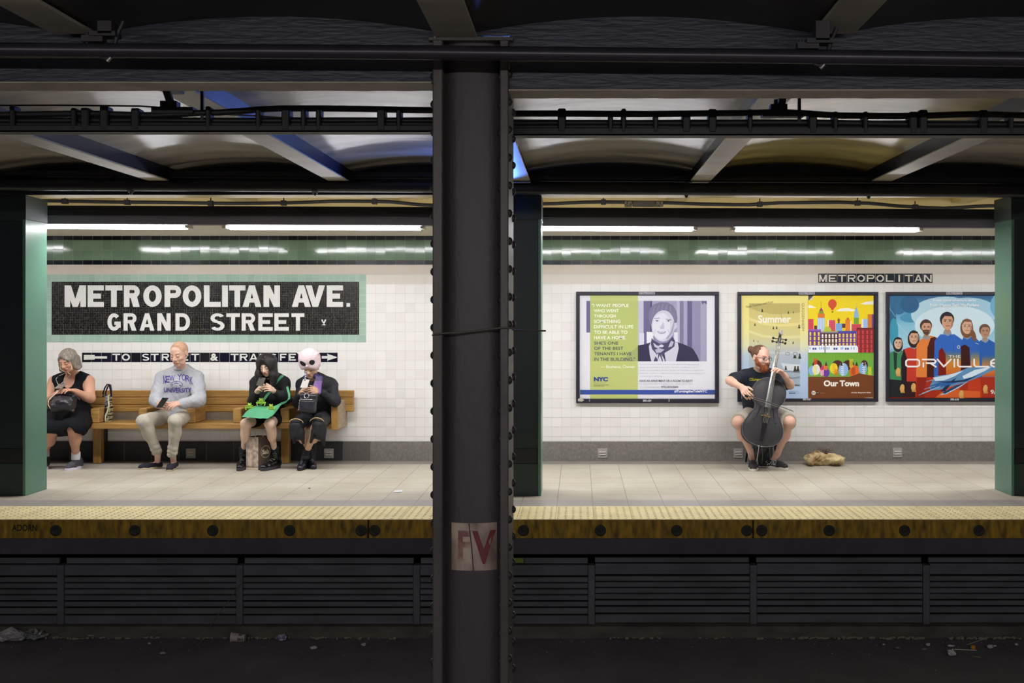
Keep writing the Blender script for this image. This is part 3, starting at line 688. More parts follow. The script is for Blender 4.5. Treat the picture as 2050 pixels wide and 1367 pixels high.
# conduit under the platform ceiling with clips
cb2 = M('#201d1f', .5, var=.3, vscale=9)
root = empty('conduit', PX(1000, 405, 10.9), 'wavy black conduit with clips running below the platform ceiling', 'conduit')
def cy_(x):
    k = [(-400, 401), (88, 402), (255, 404.5), (480, 407), (570, 406), (680, 402.5), (760, 403), (866, 411), (960, 411), (1080, 408), (1200, 404), (1300, 405), (1440, 409), (1490, 410), (1560, 406), (1680, 404.5), (1720, 406), (1830, 414), (1880, 417), (1985, 412), (2400, 410)]
    for (a, b), (c, d) in zip(k[:-1], k[1:]):
        if x <= c: t = (x-a)/(c-a); t = t*t*(3-2*t); return b+(d-b)*t
    return k[-1][1]
g = Geo(); g.tube([PX(x, cy_(x), 10.9) for x in range(-390, 2400, 30)], .019, 8); g.build('conduit_run', cb2, root)
for x in (130, 255, 422, 568, 750, 1208, 1521, 1717, 1832):
    c = PX(x, cy_(x), 10.9); g = Geo(); g.bbox((c.x-.028, 10.87, c.z-.03), (c.x+.028, 10.93, c.z+.025), .005); g.tube([c, c+Vector((0, 0, .06))], .007, 6); g.build('clip', cb2, root)
for x in (1258, 1320): c = PX(x, 408.5, 10.88); g = Geo(); g.bbox((c.x-.04, 10.85, c.z-.03), (c.x+.04, 10.91, c.z+.03), .006); g.build('junction_fitting', M('#8b7f68', .5, .5, hex2='#3a342e', vscale=60, contrast=.1), root)
c = PX(1289, 408, 10.88); g = Geo(); g.bbox((c.x-.12, 10.86, c.z-.032), (c.x+.12, 10.9, c.z+.032), .006); g.build('junction_box', M('#4a453c', .5), root)
# ================================================================ ADVERTISEMENTS
def frame(x0, y0, x1, y1, ix0, iy0, ix1, iy1, label, code, cx, splitx=None):
    root = empty('advertisement', PX((x0+x1)/2, y1, DW-.03), label, 'advertisement', 'framed advertisements on the tiled wall')
    fm = M('#23212e', .4, var=.15, vscale=25, name='frame_metal')
    def Wd(px, py, d): return ((px-CX)*DW/F, d, H+(CY-py)*DW/F)
    g = Geo()
    for a, b, c, d in ((x0, y0, x1, iy0), (x0, iy1, x1, y1), (x0, iy0, ix0, iy1), (ix1, iy0, x1, iy1)):
        p = Wd(a, d, DW-.045); q = Wd(c, b, DW-.002); g.bbox(p, q, .003)
    f = g.build('frame', fm, root)
    g = Geo(); g.box(Wd(ix0-1, iy1+1, DW-.02), Wd(ix1+1, iy0-1, DW-.004)); g.build('backing_board', M('#3b3a40', .7), root)
    A = Art(DW-.0455)
    A.rect(cx-17, y0+.6, cx+15, y0+5.4, '#b9b4c6'); A.rect(cx-15.6, y0+1.3, cx+13.6, y0+4.8, '#2a2736')
    A.text('OUTFRONT/', cx-14.5, y0+1.5, cx+13, y0+4.6, '#d8d5df', .02, shear=.2)
    A.text(code, cx-9, y1-6.4, cx+8, y1-2.2, '#d9d6dc', .03)
    A.build('frame_lettering', root); return root
def bend(A, col='#777777'): pass
A_ = {}
# ---- 1: apartment campaign
root = frame(1153.3, 583.8, 1438.5, 806.2, 1160.5, 590.8, 1431, 797.6, 'wide framed advertisement of a smiling short-haired woman beside a yellow-green text panel', '385-639', 1296)
A = Art(DW-.022); WHT = '#e4e4ee'
A.rect(1160, 590, 1431, 798, WHT)
def X1(x): return 1140+x/5.256
def Y1(y): return 560+y/5.256
A.rect(X1(178), Y1(222), X1(1445), Y1(858), '#a29dc0')
A.rect(X1(178), Y1(222), X1(222), Y1(555), '#6a6592'); A.rect(X1(178), Y1(555), X1(222), Y1(858), WHT)
for a, b, c in ((720, 780, '#c3bfd8'), (780, 850, '#6c668f'), (850, 870, '#4f4a75'), (1130, 1160, '#b7b3cf'), (1160, 1200, '#7f799f'), (1200, 1240, '#a7a2c3'), (1240, 1290, '#655f8a'), (1290, 1445, '#928cb0'), (1380, 1445, '#a5a0c0')): A.rect(X1(a), Y1(222), X1(b), Y1(858), c)
A.rect(X1(812), Y1(548), X1(890), Y1(668), '#e8e8f2'); A.rect(X1(735), Y1(560), X1(785), Y1(690), '#d9d8e8'); A.rect(X1(1100), Y1(552), X1(1140), Y1(660), '#e0dfec')
p1 = lambda pts: [(X1(a), Y1(b)) for a, b in pts]
A.poly(p1([(1385, 222), (1445, 222), (1445, 262), (1420, 240), (1400, 260), (1392, 240)]), '#5d5780')
# sweater, blouse, neck, scarf
A.poly(p1([(720, 690), (800, 676), (862, 655), (1130, 655), (1210, 680), (1300, 725), (1345, 800), (1368, 858), (720, 858)]), '#34304f')
A.poly(p1([(836, 700), (860, 640), (1140, 660), (1150, 720), (1120, 858), (862, 858), (845, 790)]), '#cfcde0')
A.poly(p1([(880, 590), (1085, 590), (1070, 660), (1010, 700), (930, 690), (885, 650)]), '#8f89ae')
A.poly(p1([(866, 612), (890, 640), (950, 672), (1030, 660), (1085, 598), (1110, 640), (1105, 700), (1060, 735), (1000, 770), (1015, 858), (975, 858), (950, 790), (925, 858), (885, 858), (915, 780), (870, 730), (855, 670)]), '#4a4568')
A.poly(p1([(880, 660), (920, 690), (960, 700), (935, 725), (895, 705)]), '#c6c3d8'); A.poly(p1([(1070, 640), (1098, 655), (1080, 700), (1040, 712), (1050, 680)]), '#bdb9d2')
A.poly(p1([(900, 735), (950, 720), (1000, 735), (960, 765), (915, 770)]), '#b9b5ce'); A.poly(p1([(905, 800), (935, 770), (928, 840)]), '#d4d2e2'); A.poly(p1([(965, 780), (1000, 840), (1005, 858), (985, 858)]), '#cdcadd')
A.ell(X1(968), Y1(695), 4.4, 2.8, '#d4d1e2')
# hair, ears, face
A.poly(p1([(862, 500), (838, 440), (832, 370), (848, 300), (890, 258), (950, 236), (1030, 238), (1090, 270), (1125, 330), (1136, 400), (1128, 470), (1110, 520), (1060, 420), (880, 420)]), '#7b7697')
A.poly(p1([(1095, 460), (1128, 450), (1130, 500), (1105, 530)]), '#c9c6da')
A.ell(X1(985), Y1(485), (1108-866)/2/5.256, (640-310)/2/5.256, '#cfcde0', 3, 32)
A.ell(X1(968), Y1(490), 17.5, 27, '#dfdeec', 3, 28)
A.poly(p1([(1040, 620), (1085, 560), (1104, 480), (1100, 420), (1085, 480), (1060, 560), (1010, 625)]), '#a5a1bf')
A.poly(p1([(858, 430), (860, 350), (895, 285), (980, 258), (1065, 285), (1104, 350), (1116, 440), (1094, 395), (1062, 340), (1010, 312), (940, 322), (892, 352), (872, 400)]), '#7f7a9b')
for i in range(9): A.line(X1(876+i*23), Y1(336-14*math.sin(i*.39)), X1(905+i*20), Y1(252+abs(4-i)*6), .8, ['#9692b0', '#6c6685'][i % 2])
A.line(X1(895), Y1(408), X1(950), Y1(402), 1.1, '#716b8e'); A.line(X1(1010), Y1(412), X1(1072), Y1(420), 1.1, '#716b8e')
for ex in (922, 1042):
    A.ell(X1(ex), Y1(432), 4.3, 1.9, '#b3afca'); A.ell(X1(ex), Y1(433), 3.4, 1.4, '#eeeef6'); A.ell(X1(ex), Y1(433), 1.5, 1.4, '#3b3656'); A.line(X1(ex-22), Y1(428), X1(ex+22), Y1(428), .7, '#57516f')
A.poly(p1([(985, 440), (1000, 500), (985, 514), (960, 512), (950, 500), (968, 480)]), '#c2bfd6'); A.line(X1(958), Y1(512), X1(994), Y1(512), .8, '#8f8aab')
A.poly(p1([(920, 541), (965, 546), (1020, 543), (1000, 562), (962, 567), (935, 558)]), '#8d87a9'); A.poly(p1([(932, 546), (965, 550), (1008, 547), (988, 555), (950, 556)]), '#f0f0f6')
A.line(X1(905), Y1(520), X1(895), Y1(560), .6, '#aeaac6'); A.line(X1(1035), Y1(520), X1(1048), Y1(560), .6, '#aeaac6')
# green panel and lettering
A.rect(X1(218), Y1(160), X1(720), Y1(1252), '#bfc97a'); A.rect(X1(222), Y1(222), X1(720), Y1(858), '#b6c272')
A.poly(p1([(620, 780), (720, 700), (720, 858), (560, 858)]), '#a3ae70')
T1 = [('"I WANT PEOPLE', 235, 622, 252, 286, 0), ('WHO WENT', 256, 520, 308, 342, 0), ('THROUGH', 258, 486, 364, 398, 0), ('SOMETHING', 258, 536, 420, 456, 0), ('DIFFICULT IN LIFE', 258, 672, 477, 512, 0), ('TO BE ABLE TO', 260, 610, 534, 569, 0), ('HAVE A HOME.', 260, 594, 591, 626, 0), ("SHE'S ONE", 260, 514, 648, 682, 1), ('OF THE BEST', 260, 566, 704, 738, 1), ('TENANTS I HAVE', 260, 652, 761, 796, 1), ('IN THE BUILDING."', 260, 690, 817, 854, 1)]
for t, a, b, c, d, k in T1: A.text(t, X1(a), Y1(c), X1(b), Y1(d), '#45485a' if k else '#f4f6ea', .015)
A.text('— Bozhena, Owner', X1(326), Y1(898), X1(692), Y1(934), '#eef1dc', .005)
A.text('NYC', X1(256), Y1(1022), X1(405), Y1(1070), '#2b4793', .07)
for i, t in enumerate(('Department of', 'Homeless Services')): A.text(t, X1(256), Y1(1080+i*18), X1(378+36*i), Y1(1092+i*18), '#5b6a4c')
A.line(X1(256), Y1(1113), X1(360), Y1(1113), .4, '#5b6a4c'); A.text('Human Resources', X1(256), Y1(1118), X1(372), Y1(1128), '#6b7a5c')
for i, (x1, t) in enumerate(((1362, 'You can make a difference in someones life by opening'), (1352, 'doors to apartments for New Yorkers. Landlords join us'), (1412, 'today by providing quality homes to families in need who'), (1425, 'deserve a place to call home in their own communities and'), (980, 'a chance to belong.'))): A.text(t, X1(738), Y1(880+i*31), X1(x1), Y1(900+i*31), '#c9c9d6')
A.text('HAVE AN APARTMENT OR A ROOM TO RENT?', X1(738), Y1(1052), X1(1296), Y1(1074), '#50506a', .01)
A.text('To learn more about leasing to our clients call or visit', X1(738), Y1(1086), X1(1290), Y1(1105), '#c4c4d2'); A.text('us online at', X1(738), Y1(1118), X1(950), Y1(1134), '#c4c4d2')
A.text('NYC.GOV/DHS', X1(965), Y1(1116), X1(1144), Y1(1136), '#50506a', .02)
A.rect(X1(112), Y1(1157), X1(1531), Y1(1205), '#3a50a0')
A.text('#TurningtheTideNYC', X1(1103), Y1(1160), X1(1450), Y1(1192), '#f2f2f8', .03)
A.build('printed_sheet', root)
g = Geo(); P_ = lambda x, y: ((X1(x)-CX)*DW/F, DW-.047, H+(CY-Y1(y))*DW/F)
g.add([P_(88, 1250), P_(122, 1238), P_(155, 1262), P_(130, 1278), P_(90, 1272)], [(0, 1, 2, 3, 4)]); g.add([P_(208, 1255), P_(214, 1255), P_(214, 1278), P_(208, 1278)], [(0, 1, 2, 3)]); g.add([P_(1040, 1250), P_(1048, 1250), P_(1048, 1280), P_(1040, 1280)], [(0, 1, 2, 3)])
g.build('tape_residue', M('#bdb6aa', .7), root)
# ---- 2: summer opening hours and illustrated town
root = frame(1475.8, 584.3, 1756.2, 803.6, 1483, 590.7, 1749.5, 797.4, 'framed pair of posters behind the cello player, a pale Summer poster and an illustrated town', '385-637', 1616)
X2 = lambda x: 1460+x/4.556
Y2 = lambda y: 520+y/4.556
p2 = lambda pts: [(X2(a), Y2(b)) for a, b in pts]
A = Art(DW-.022)
A.grad(X2(105), Y2(323), X2(718), Y2(1264), [(0, '#eee184'), (.35, '#ece39a'), (.5, '#e0e2bc'), (.58, '#c3d3de'), (.7, '#b6cbe6'), (1, '#b4cdec')], 40)
A.grad(X2(180), Y2(397), X2(645), Y2(1152), [(0, '#cfc277'), (.2, '#dacd81'), (.4, '#d6cd8f'), (.5, '#cfcfae'), (.6, '#b8c2ca'), (.8, '#a9b7c6'), (1, '#a3b2c4')], 36)
A.poly(p2([(180, 397), (645, 397), (645, 480), (540, 492), (400, 496), (260, 470), (180, 436)]), '#bfb168')
for yy, c, hgt in ((585, '#e6da90', 26), (700, '#dfdba4', 24), (842, '#c9d0d2', 18)): A.poly(p2([(180, yy-60), (300, yy-18), (450, yy), (645, yy-12), (645, yy-12+hgt), (450, yy+hgt), (300, yy+6), (180, yy-35)]), c)
A.poly(p2([(470, 397), (476, 397), (478, 560), (472, 560)]), '#b5a96b')
A.poly(p2([(470, 940), (560, 950), (645, 955), (645, 1015), (560, 1008), (500, 1003)]), '#d4dbe2'); A.poly(p2([(480, 1010), (645, 1024), (645, 1032), (480, 1018)]), '#6c7784')
A.poly(p2([(555, 1075), (645, 1062), (645, 1080), (555, 1090)]), '#8793a2'); A.poly(p2([(560, 1130), (645, 1140), (645, 1152), (590, 1150)]), '#5d6774')
for x, y, s_ in ((300, 465, 1.4), (538, 482, 1.1), (586, 480, .8), (234, 593, 1.1), (402, 624, 1.2), (432, 622, 1.2), (637, 612, 1.6), (224, 740, .8), (262, 745, .6), (430, 752, 1.1), (488, 750, 1.1), (582, 758, 1.1), (598, 880, 2.2), (642, 885, 2.2), (515, 990, 1.8), (600, 1000, 2.4), (626, 1000, 2.4)):
    A.poly(p2([(x-7*s_, y+8*s_), (x+7*s_, y+8*s_), (x+3*s_, y-6*s_), (x-3*s_, y-6*s_)]), '#37342a'); A.ell(X2(x), Y2(y-9*s_), .8*s_, .9*s_, '#4a4032')
for x in (530, 600): A.rect(X2(x-16), Y2(842), X2(x+18), Y2(872), '#7e8588'); A.rect(X2(x-11), Y2(847), X2(x+13), Y2(867), '#c3cacd')
A.text('Summer', X2(262), Y2(505), X2(562), Y2(575), '#f5f1de', .03)
A.text('Open Tuesdays until 9 pm', X2(150), Y2(396), X2(402), Y2(422), '#5b5230', .0, rot=-11)
v, f, _ = text_geo('GUGGENHEIM', 0)
A.text('GUGGENHEIM', X2(672)-28, Y2(520)-2.6, X2(672)+28, Y2(520)+2.6, '#8f8a5a', 0, rot=90)
A.text('guggenheim.org', X2(540), Y2(1195), X2(628), Y2(1206), '#7c8ca4')
for i in range(4): A.ell(X2(548+i*16), Y2(1216), 1.4, 1.4, '#5a6880')
A.text('@museum', X2(612), Y2(1211), X2(655), Y2(1221), '#8b9bb4')
A.build('printed_sheet', root, 'pale yellow and blue Summer poster with tiny visitors on balconies')
A = Art(DW-.022); Y = '#f2d81c'
A.rect(X2(720), Y2(325), X2(1316), Y2(1264), Y)
for pts in ([(720, 412), (750, 414), (770, 428), (800, 438), (720, 442)], [(972, 468), (1010, 446), (1080, 438), (1150, 456), (1135, 470)], [(1195, 402), (1240, 384), (1316, 374), (1316, 408), (1240, 410)]): A.poly(p2(pts), '#f6f0dc')
A.poly(p2([(722, 325), (770, 325), (722, 372)]), '#4a4540'); A.poly(p2([(722, 372), (770, 325), (762, 362), (735, 370)]), '#d2cdb8')
A.ell(X2(940), Y2(402), 8.6, 9.4, '#d8502c'); A.poly(p2([(905, 415), (975, 415), (948, 458), (932, 458)]), '#d8502c'); A.rect(X2(934), Y2(468), X2(948), Y2(482), '#7a8a2a'); A.line(X2(932), Y2(456), X2(936), Y2(470), .4, '#8b3a20'); A.line(X2(948), Y2(456), X2(945), Y2(470), .4, '#8b3a20')
def tower(x0, y0, x1, y1, c, win=None, wc='#ffffff', nx=4, ny=6):
    A.rect(X2(x0), Y2(y0), X2(x1), Y2(y1), c)
    if win:
        dx = (x1-x0)/(nx*2+1); dy = (y1-y0)/(ny*2+1)
        for j in range(ny):
            for i in range(nx): A.rect(X2(x0+dx*(1+2*i)), Y2(y0+dy*(1+2*j)), X2(x0+dx*(2+2*i)), Y2(y0+dy*(2+2*j)), wc); A.n -= 1
        A.n += 1
tower(720, 540, 768, 640, '#d2475a'); tower(774, 600, 800, 640, '#5a3430')
tower(804, 528, 870, 650, '#a9c7e8'); [A.line(X2(x), Y2(530), X2(x), Y2(650), .7, '#e6f0fa') for x in (815, 830, 845, 860)]
A.rect(X2(808), Y2(490), X2(870), Y2(530), '#e07a2a'); A.poly(p2([(815, 490), (820, 465), (856, 465), (864, 490)]), '#7a9a34'); A.poly(p2([(820, 465), (838, 432), (856, 465)]), '#a0346a'); A.line(X2(838), Y2(436), X2(838), Y2(380), .7, '#c25a28')
A.poly(p2([(896, 548), (935, 548), (935, 625), (896, 600)]), '#f2efe0'); tower(908, 550, 966, 650, '#cf4458', 1, '#e06a78', 3, 5)
A.ell(X2(895), Y2(645), 7.6, 8, '#b8c83a'); tower(970, 580, 1030, 650, '#8fb8e6', 1, '#3f7ac2', 5, 5); A.poly(p2([(985, 545), (998, 530), (1011, 545), (1008, 562), (988, 562)]), '#8a5a3c'); A.rect(X2(990), Y2(562), X2(1006), Y2(580), '#6a4a2a')
tower(1028, 582, 1060, 620, '#5a3a32'); tower(1058, 545, 1102, 650, '#e8872a'); A.rect(X2(1070), Y2(530), X2(1092), Y2(548), '#d8602a')
A.rect(X2(1102), Y2(560), X2(1112), Y2(650), '#e9e2cc')
tower(1116, 586, 1200, 650, '#cf4858'); tower(1136, 525, 1182, 584, '#7aa636'); A.poly(p2([(1136, 528), (1140, 480), (1158, 425), (1176, 480), (1182, 528)]), '#8fb8e0'); A.line(X2(1158), Y2(430), X2(1158), Y2(385), .6, '#8fb8e0')
tower(1206, 540, 1262, 620, '#9cc3ec'); A.rect(X2(1206), Y2(540), X2(1222), Y2(620), '#f0ead6'); tower(1262, 496, 1302, 622, '#e0842a', 1, '#c86a24', 4, 8); tower(1300, 496, 1316, 622, '#71429a')
def house(x0, x1, y0, c, wc, nx, rows=3, roof=None, dark=None):
    A.rect(X2(x0), Y2(y0), X2(x1), Y2(846), c); A.rect(X2(x0), Y2(y0-6), X2(x1), Y2(y0+8), roof or c)
    dx = (x1-x0)/nx
    for r in range(rows):
        for i in range(nx):
            cx = x0+dx*(i+.5); cy = y0+34+r*42; A.rect(X2(cx-8), Y2(cy-10), X2(cx+8), Y2(cy+18), wc); A.n -= 1
    A.n += 1
    for r in range(rows):
        for i in range(nx):
            cx = x0+dx*(i+.5); cy = y0+34+r*42; A.ell(X2(cx), Y2(cy-10), 1.75, 1.3, wc, n=8); A.rect(X2(cx-8), Y2(cy+3), X2(cx+8), Y2(cy+5), c); A.n -= 2
    A.n += 2
house(720, 835, 640, '#6a3f98', '#f0d83a', 3, roof='#9a62c0'); house(835, 990, 660, '#4f2c2a', '#f2f0e4', 5, roof='#8a8a90'); house(990, 1158, 655, '#6a3f98', '#f0d83a', 5, roof='#3c4aa0')
house(1160, 1316, 625, '#8f2a2e', '#d0484a', 4, rows=5, roof='#6f1f24')
A.rect(X2(720), Y2(782), X2(868), Y2(846), '#eef2f8'); A.poly(p2([(876, 846), (876, 782), (1162, 782), (1174, 800), (1174, 846)]), '#eef2f8')
for x in (735, 822, 840, 856, 890, 908, 1020, 1034, 1112, 1136): A.rect(X2(x-5), Y2(796), X2(x+5), Y2(818), '#8fb4e0')
for x in (776, 968, 1072): A.rect(X2(x-18), Y2(802), X2(x+18), Y2(820), '#3a4a9a'); A.rect(X2(x-2), Y2(800), X2(x+2), Y2(822), '#eef2f8')
A.rect(X2(720), Y2(846), X2(1316), Y2(914), '#79b03c'); A.rect(X2(720), Y2(846), X2(1316), Y2(856), '#5f9a30')
for x in range(728, 1312, 12): A.line(X2(x), Y2(860), X2(x), Y2(906), .5, '#5c9430'); A.n -= 1
A.n += 1
A.rect(X2(720), Y2(914), X2(1316), Y2(1066), '#6fae48')
for cx, rx in ((800, 70), (985, 80), (1085, 90), (1230, 55)):
    A.ell(X2(cx), Y2(960), rx/4.556*.62, 10, '#4a2420')
TR = [(754, 1010, 33, '#8fb4e4', None), (792, 1000, 36, '#e8e6dc', '#f0e63a'), (866, 1012, 38, '#c83a72', '#f4b8c8'), (885, 1030, 28, '#6a3aa0', None), (952, 990, 36, '#f0d82e', '#c8a020'), (1040, 1000, 44, '#8fb8e8', '#f4f4f0'), (1140, 1020, 46, '#e06a2a', '#b84a1c'), (1218, 990, 38, '#7eb0e4', '#f4f4f0'), (1284, 1010, 30, '#5ea83c', '#e6e23a')]
for cx, cy, r, c, vn in TR: A.ell(X2(cx), Y2(cy), r/4.556, r*1.35/4.556, c)
def frond(cx, y0, y1, c, wd=20, n=6):
    A.line(X2(cx), Y2(y0), X2(cx), Y2(y1), .8, c)
    for i in range(n):
        y = y0+(y1-y0)*(i+.5)/n
        for s_ in (-1, 1): A.poly(p2([(cx, y), (cx+s_*wd*.5, y-wd*.15), (cx+s_*wd, y-wd*.75), (cx+s_*wd*.35, y-wd*.5)]), c); A.n -= 1
    A.n += 1
for cx, y0, y1, c in ((780, 1060, 970, '#f2ea2e'), (785, 960, 905, '#d8502c'), (845, 1060, 1010, '#f4c0d0'), (878, 1010, 965, '#e8862a'), (952, 1050, 950, '#d4b41e'), (975, 1060, 1000, '#e87a2a'), (1030, 1062, 950, '#f6f6f2'), (1110, 990, 910, '#f2dc2e'), (1130, 1050, 985, '#b03c1c'), (1225, 1058, 940, '#f4f4f2'), (1280, 1060, 980, '#ece83a')): frond(cx, y0, y1, c)
for x in (882, 1022, 1160, 1228): A.poly(p2([(x-12, 965), (x, 925), (x+12, 965)]), '#3c2a20')
A.poly(p2([(720, 1066), (1316, 1066), (1316, 1264), (720, 1264)]), '#73401e'); A.poly(p2([(1100, 1066), (1180, 1035), (1316, 1058), (1316, 1070)]), '#73401e')
A.text('Our Town', X2(860), Y2(1098), X2(1182), Y2(1154), '#f6f1e8', .045)
A.text('Artist Boyoun Kim', X2(1110), Y2(1203), X2(1290), Y2(1220), '#efe4d6', .02)
A.ell(X2(768), Y2(1213), 4.2, 4.2, '#e9e2d8'); A.text('MTA', X2(755), Y2(1206), X2(781), Y2(1220), '#73401e', .03); A.ell(X2(803), Y2(1213), 3.2, 3.2, '#3a2414'); A.text('ARTS', X2(792), Y2(1208), X2(815), Y2(1217), '#e9e2d8'); A.text('& Design', X2(830), Y2(1212), X2(868), Y2(1220), '#d8a070')
A.poly(p2([(1225, 1256), (1312, 1256), (1290, 1262)]), '#e6dfce')
A.build('printed_sheet', root, 'bright yellow illustrated skyline poster reading Our Town')
# ---- 3: series advertisement with a generic uniformed crew
root = frame(1772.3, 584.3, 2053, 803.6, 1778.6, 590.8, 2046.5, 796.8, 'framed advertisement of a crew in blue, orange and red uniforms, beside the right column', '385-635', 1911.5)
X3 = lambda x: 1740+x/4.558
Y3 = lambda y: 520+y/4.558
p3 = lambda pts: [(X3(a), Y3(b)) for a, b in pts]
A = Art(DW-.022)
A.grad(X3(175), Y3(322), X3(1398), Y3(1262), [(0, '#2a5f8c'), (.12, '#4a93bc'), (.3, '#8cc4dc'), (.5, '#a8d2e4'), (.62, '#3f8db4'), (.78, '#a83c20'), (1, '#7c1c12')], 44)
for cx, cy, rx, ry, c in ((270, 400, 17, 22, '#326c96'), (215, 560, 7, 30, '#2d6690'), (380, 530, 22, 9, '#4a93b8'), (700, 500, 70, 36, '#b4d8e8'), (900, 480, 60, 30, '#a2cde2'), (780, 600, 80, 40, '#cfe6f0'), (1240, 420, 30, 30, '#6fb0d0'), (225, 660, 9, 28, '#3f9ab6')): A.ell(X3(cx), Y3(cy), rx, ry, c, n=28)
A.ell(X3(370), Y3(410), 19, 17, '#2f6f9c', n=32); A.ell(X3(366), Y3(404), 18.2, 16.2, '#2a5e8a', n=32)
for a, b, c, d in ((185, 440, 240, 520), (250, 570, 380, 720), (565, 420, 590, 480), (1085, 430, 1105, 395)): A.line(X3(a), Y3(b), X3(c), Y3(d), .5, '#bfe0ee')
SK = '#d0a286'
def figure(cx, cy, s_, suit, suit2, hair, longhair, body, skin=SK, beard=None, coll='#8d97a2'):
    """generic uniformed person: body polygon, collar, neck, head, hair"""
    A.poly(p3(body), suit)
    xs = [p[0] for p in body]; ys = [p[1] for p in body]
    A.poly(p3([(cx-22*s_, cy+62*s_), (cx+24*s_, cy+62*s_), (cx+34*s_, cy+92*s_), (cx+6*s_, cy+112*s_), (cx-34*s_, cy+92*s_)]), coll)
    A.poly(p3([(cx-18*s_, cy+30*s_), (cx+20*s_, cy+30*s_), (cx+20*s_, cy+72*s_), (cx+2*s_, cy+92*s_), (cx-18*s_, cy+72*s_)]), '#b08468')
    if longhair: A.ell(X3(cx), Y3(cy+14*s_), 12.4*s_, 18.5*s_, hair, n=24)
    else: A.ell(X3(cx-2), Y3(cy-18*s_), 12.2*s_, 13*s_, hair, n=24)
    A.ell(X3(cx+3*s_), Y3(cy), 9.8*s_, 14*s_, skin, n=28)
    A.poly(p3([(cx-44*s_, cy-14*s_), (cx-36*s_, cy-56*s_), (cx, cy-72*s_), (cx+40*s_, cy-56*s_), (cx+48*s_, cy-14*s_), (cx+34*s_, cy-42*s_), (cx-20*s_, cy-44*s_)]), hair)
    if beard: A.poly(p3([(cx-38*s_, cy+8*s_), (cx-28*s_, cy+20*s_), (cx+4*s_, cy+16*s_), (cx+36*s_, cy+20*s_), (cx+44*s_, cy+6*s_), (cx+34*s_, cy+52*s_), (cx+4*s_, cy+70*s_), (cx-26*s_, cy+52*s_)]), beard)
    A.poly(p3([(cx+34*s_, cy-20*s_), (cx+46*s_, cy-10*s_), (cx+40*s_, cy+34*s_), (cx+22*s_, cy+58*s_), (cx+30*s_, cy+20*s_)]), '#a87c62')
    for ex in (-16, 20): A.line(X3(cx+(ex-11)*s_), Y3(cy-15*s_), X3(cx+(ex+11)*s_), Y3(cy-16*s_), .9*s_+.2, hair); A.ell(X3(cx+ex*s_), Y3(cy-5*s_), 1.9*s_, .9*s_, '#3a2a24')
    A.line(X3(cx+4*s_), Y3(cy-4*s_), X3(cx+6*s_), Y3(cy+16*s_), 1.4*s_, '#b98c70'); A.line(X3(cx-12*s_), Y3(cy+32*s_), X3(cx+20*s_), Y3(cy+31*s_), 1.2*s_, '#96503f')
figure(262, 762, .82, '#3f8a5c', None, '#232027', 1, [(185, 1085), (188, 850), (240, 825), (310, 830), (330, 900), (318, 1110), (250, 1110)], '#d8b69c')
A.poly(p3([(222, 840), (255, 850), (250, 1000), (228, 1000)]), '#24352e'); A.poly(p3([(185, 1090), (320, 1100), (300, 1252), (185, 1252)]), '#1f2326')
figure(405, 710, .95, '#c23a2a', None, '#2a2024', 1, [(300, 1180), (308, 820), (360, 800), (450, 800), (500, 850), (500, 1110), (350, 1112)], '#d4a78c')
A.poly(p3([(298, 1252), (290, 900), (318, 812), (345, 900), (340, 1252)]), '#26181c'); A.poly(p3([(340, 1110), (440, 1110), (440, 1252), (340, 1252)]), '#331a1c')
figure(520, 620, 1.0, '#e0813a', None, '#4a3428', 0, [(428, 1070), (432, 780), (470, 725), (560, 690), (620, 710), (640, 800), (640, 1075)], '#cfa082', '#5a3c2c')
A.poly(p3([(428, 1070), (640, 1070), (640, 1258), (420, 1258)]), '#b83a1c'); A.poly(p3([(525, 1075), (530, 800), (560, 715), (600, 700), (632, 745), (630, 1075)]), '#4a1c14')
def blue(body, x0, x1, y0, y1):
    A.poly(p3(body), '#2f62b8')
figure(712, 565, 1.18, '#3166bd', None, '#241e20', 0, [(590, 1072), (596, 740), (650, 680), (780, 680), (850, 730), (880, 860), (880, 1072)], '#cf9f82')
A.grad(X3(640), Y3(830), X3(836), Y3(1066), [(0, '#3166bd'), (.18, '#6f7a78'), (.45, '#d08a34'), (1, '#d8682a')], 12)
A.poly(p3([(628, 1070), (634, 830), (664, 800), (696, 860), (702, 1070)]), '#7c1a12'); A.line(X3(765), Y3(740), X3(770), Y3(860), .6, '#24508f'); A.ell(X3(815), Y3(796), 3, 3.6, '#c3cdd8'); A.ell(X3(815), Y3(796), 1.8, 2.4, '#4a6aa0')
figure(890, 610, 1.05, '#2e63b6', None, '#7a5236', 1, [(840, 1072), (838, 760), (860, 700), (960, 700), (1020, 760), (1030, 1072)], '#d4a98e')
A.ell(X3(950), Y3(690), 5, 12, '#7a5236', -15)
A.grad(X3(925), Y3(830), X3(1012), Y3(1066), [(0, '#2e63b6'), (.2, '#77807a'), (.5, '#d8963a'), (1, '#d66a2a')], 12)
A.poly(p3([(838, 1070), (836, 790), (870, 772), (915, 800), (922, 1070)]), '#3a1614'); A.line(X3(968), Y3(758), X3(998), Y3(770), .9, '#cfd6de')
figure(1055, 655, .92, '#2c5fae', None, '#6a4a38', 0, [(1010, 1072), (1000, 780), (1010, 735), (1090, 725), (1150, 760), (1190, 900), (1190, 1072)], '#b58a70')
A.grad(X3(1030), Y3(870), X3(1180), Y3(1066), [(0, '#2c5fae'), (.25, '#837a6a'), (.55, '#d8853a'), (1, '#c8602a')], 12)
figure(1240, 640, 1.0, '#b83a24', None, '#3a2a24', 0, [(1180, 1200), (1170, 800), (1210, 730), (1300, 730), (1370, 800), (1370, 1200)])
A.poly(p3([(428, 1070), (1398, 1070), (1398, 1258), (428, 1258)]), '#a82f18')
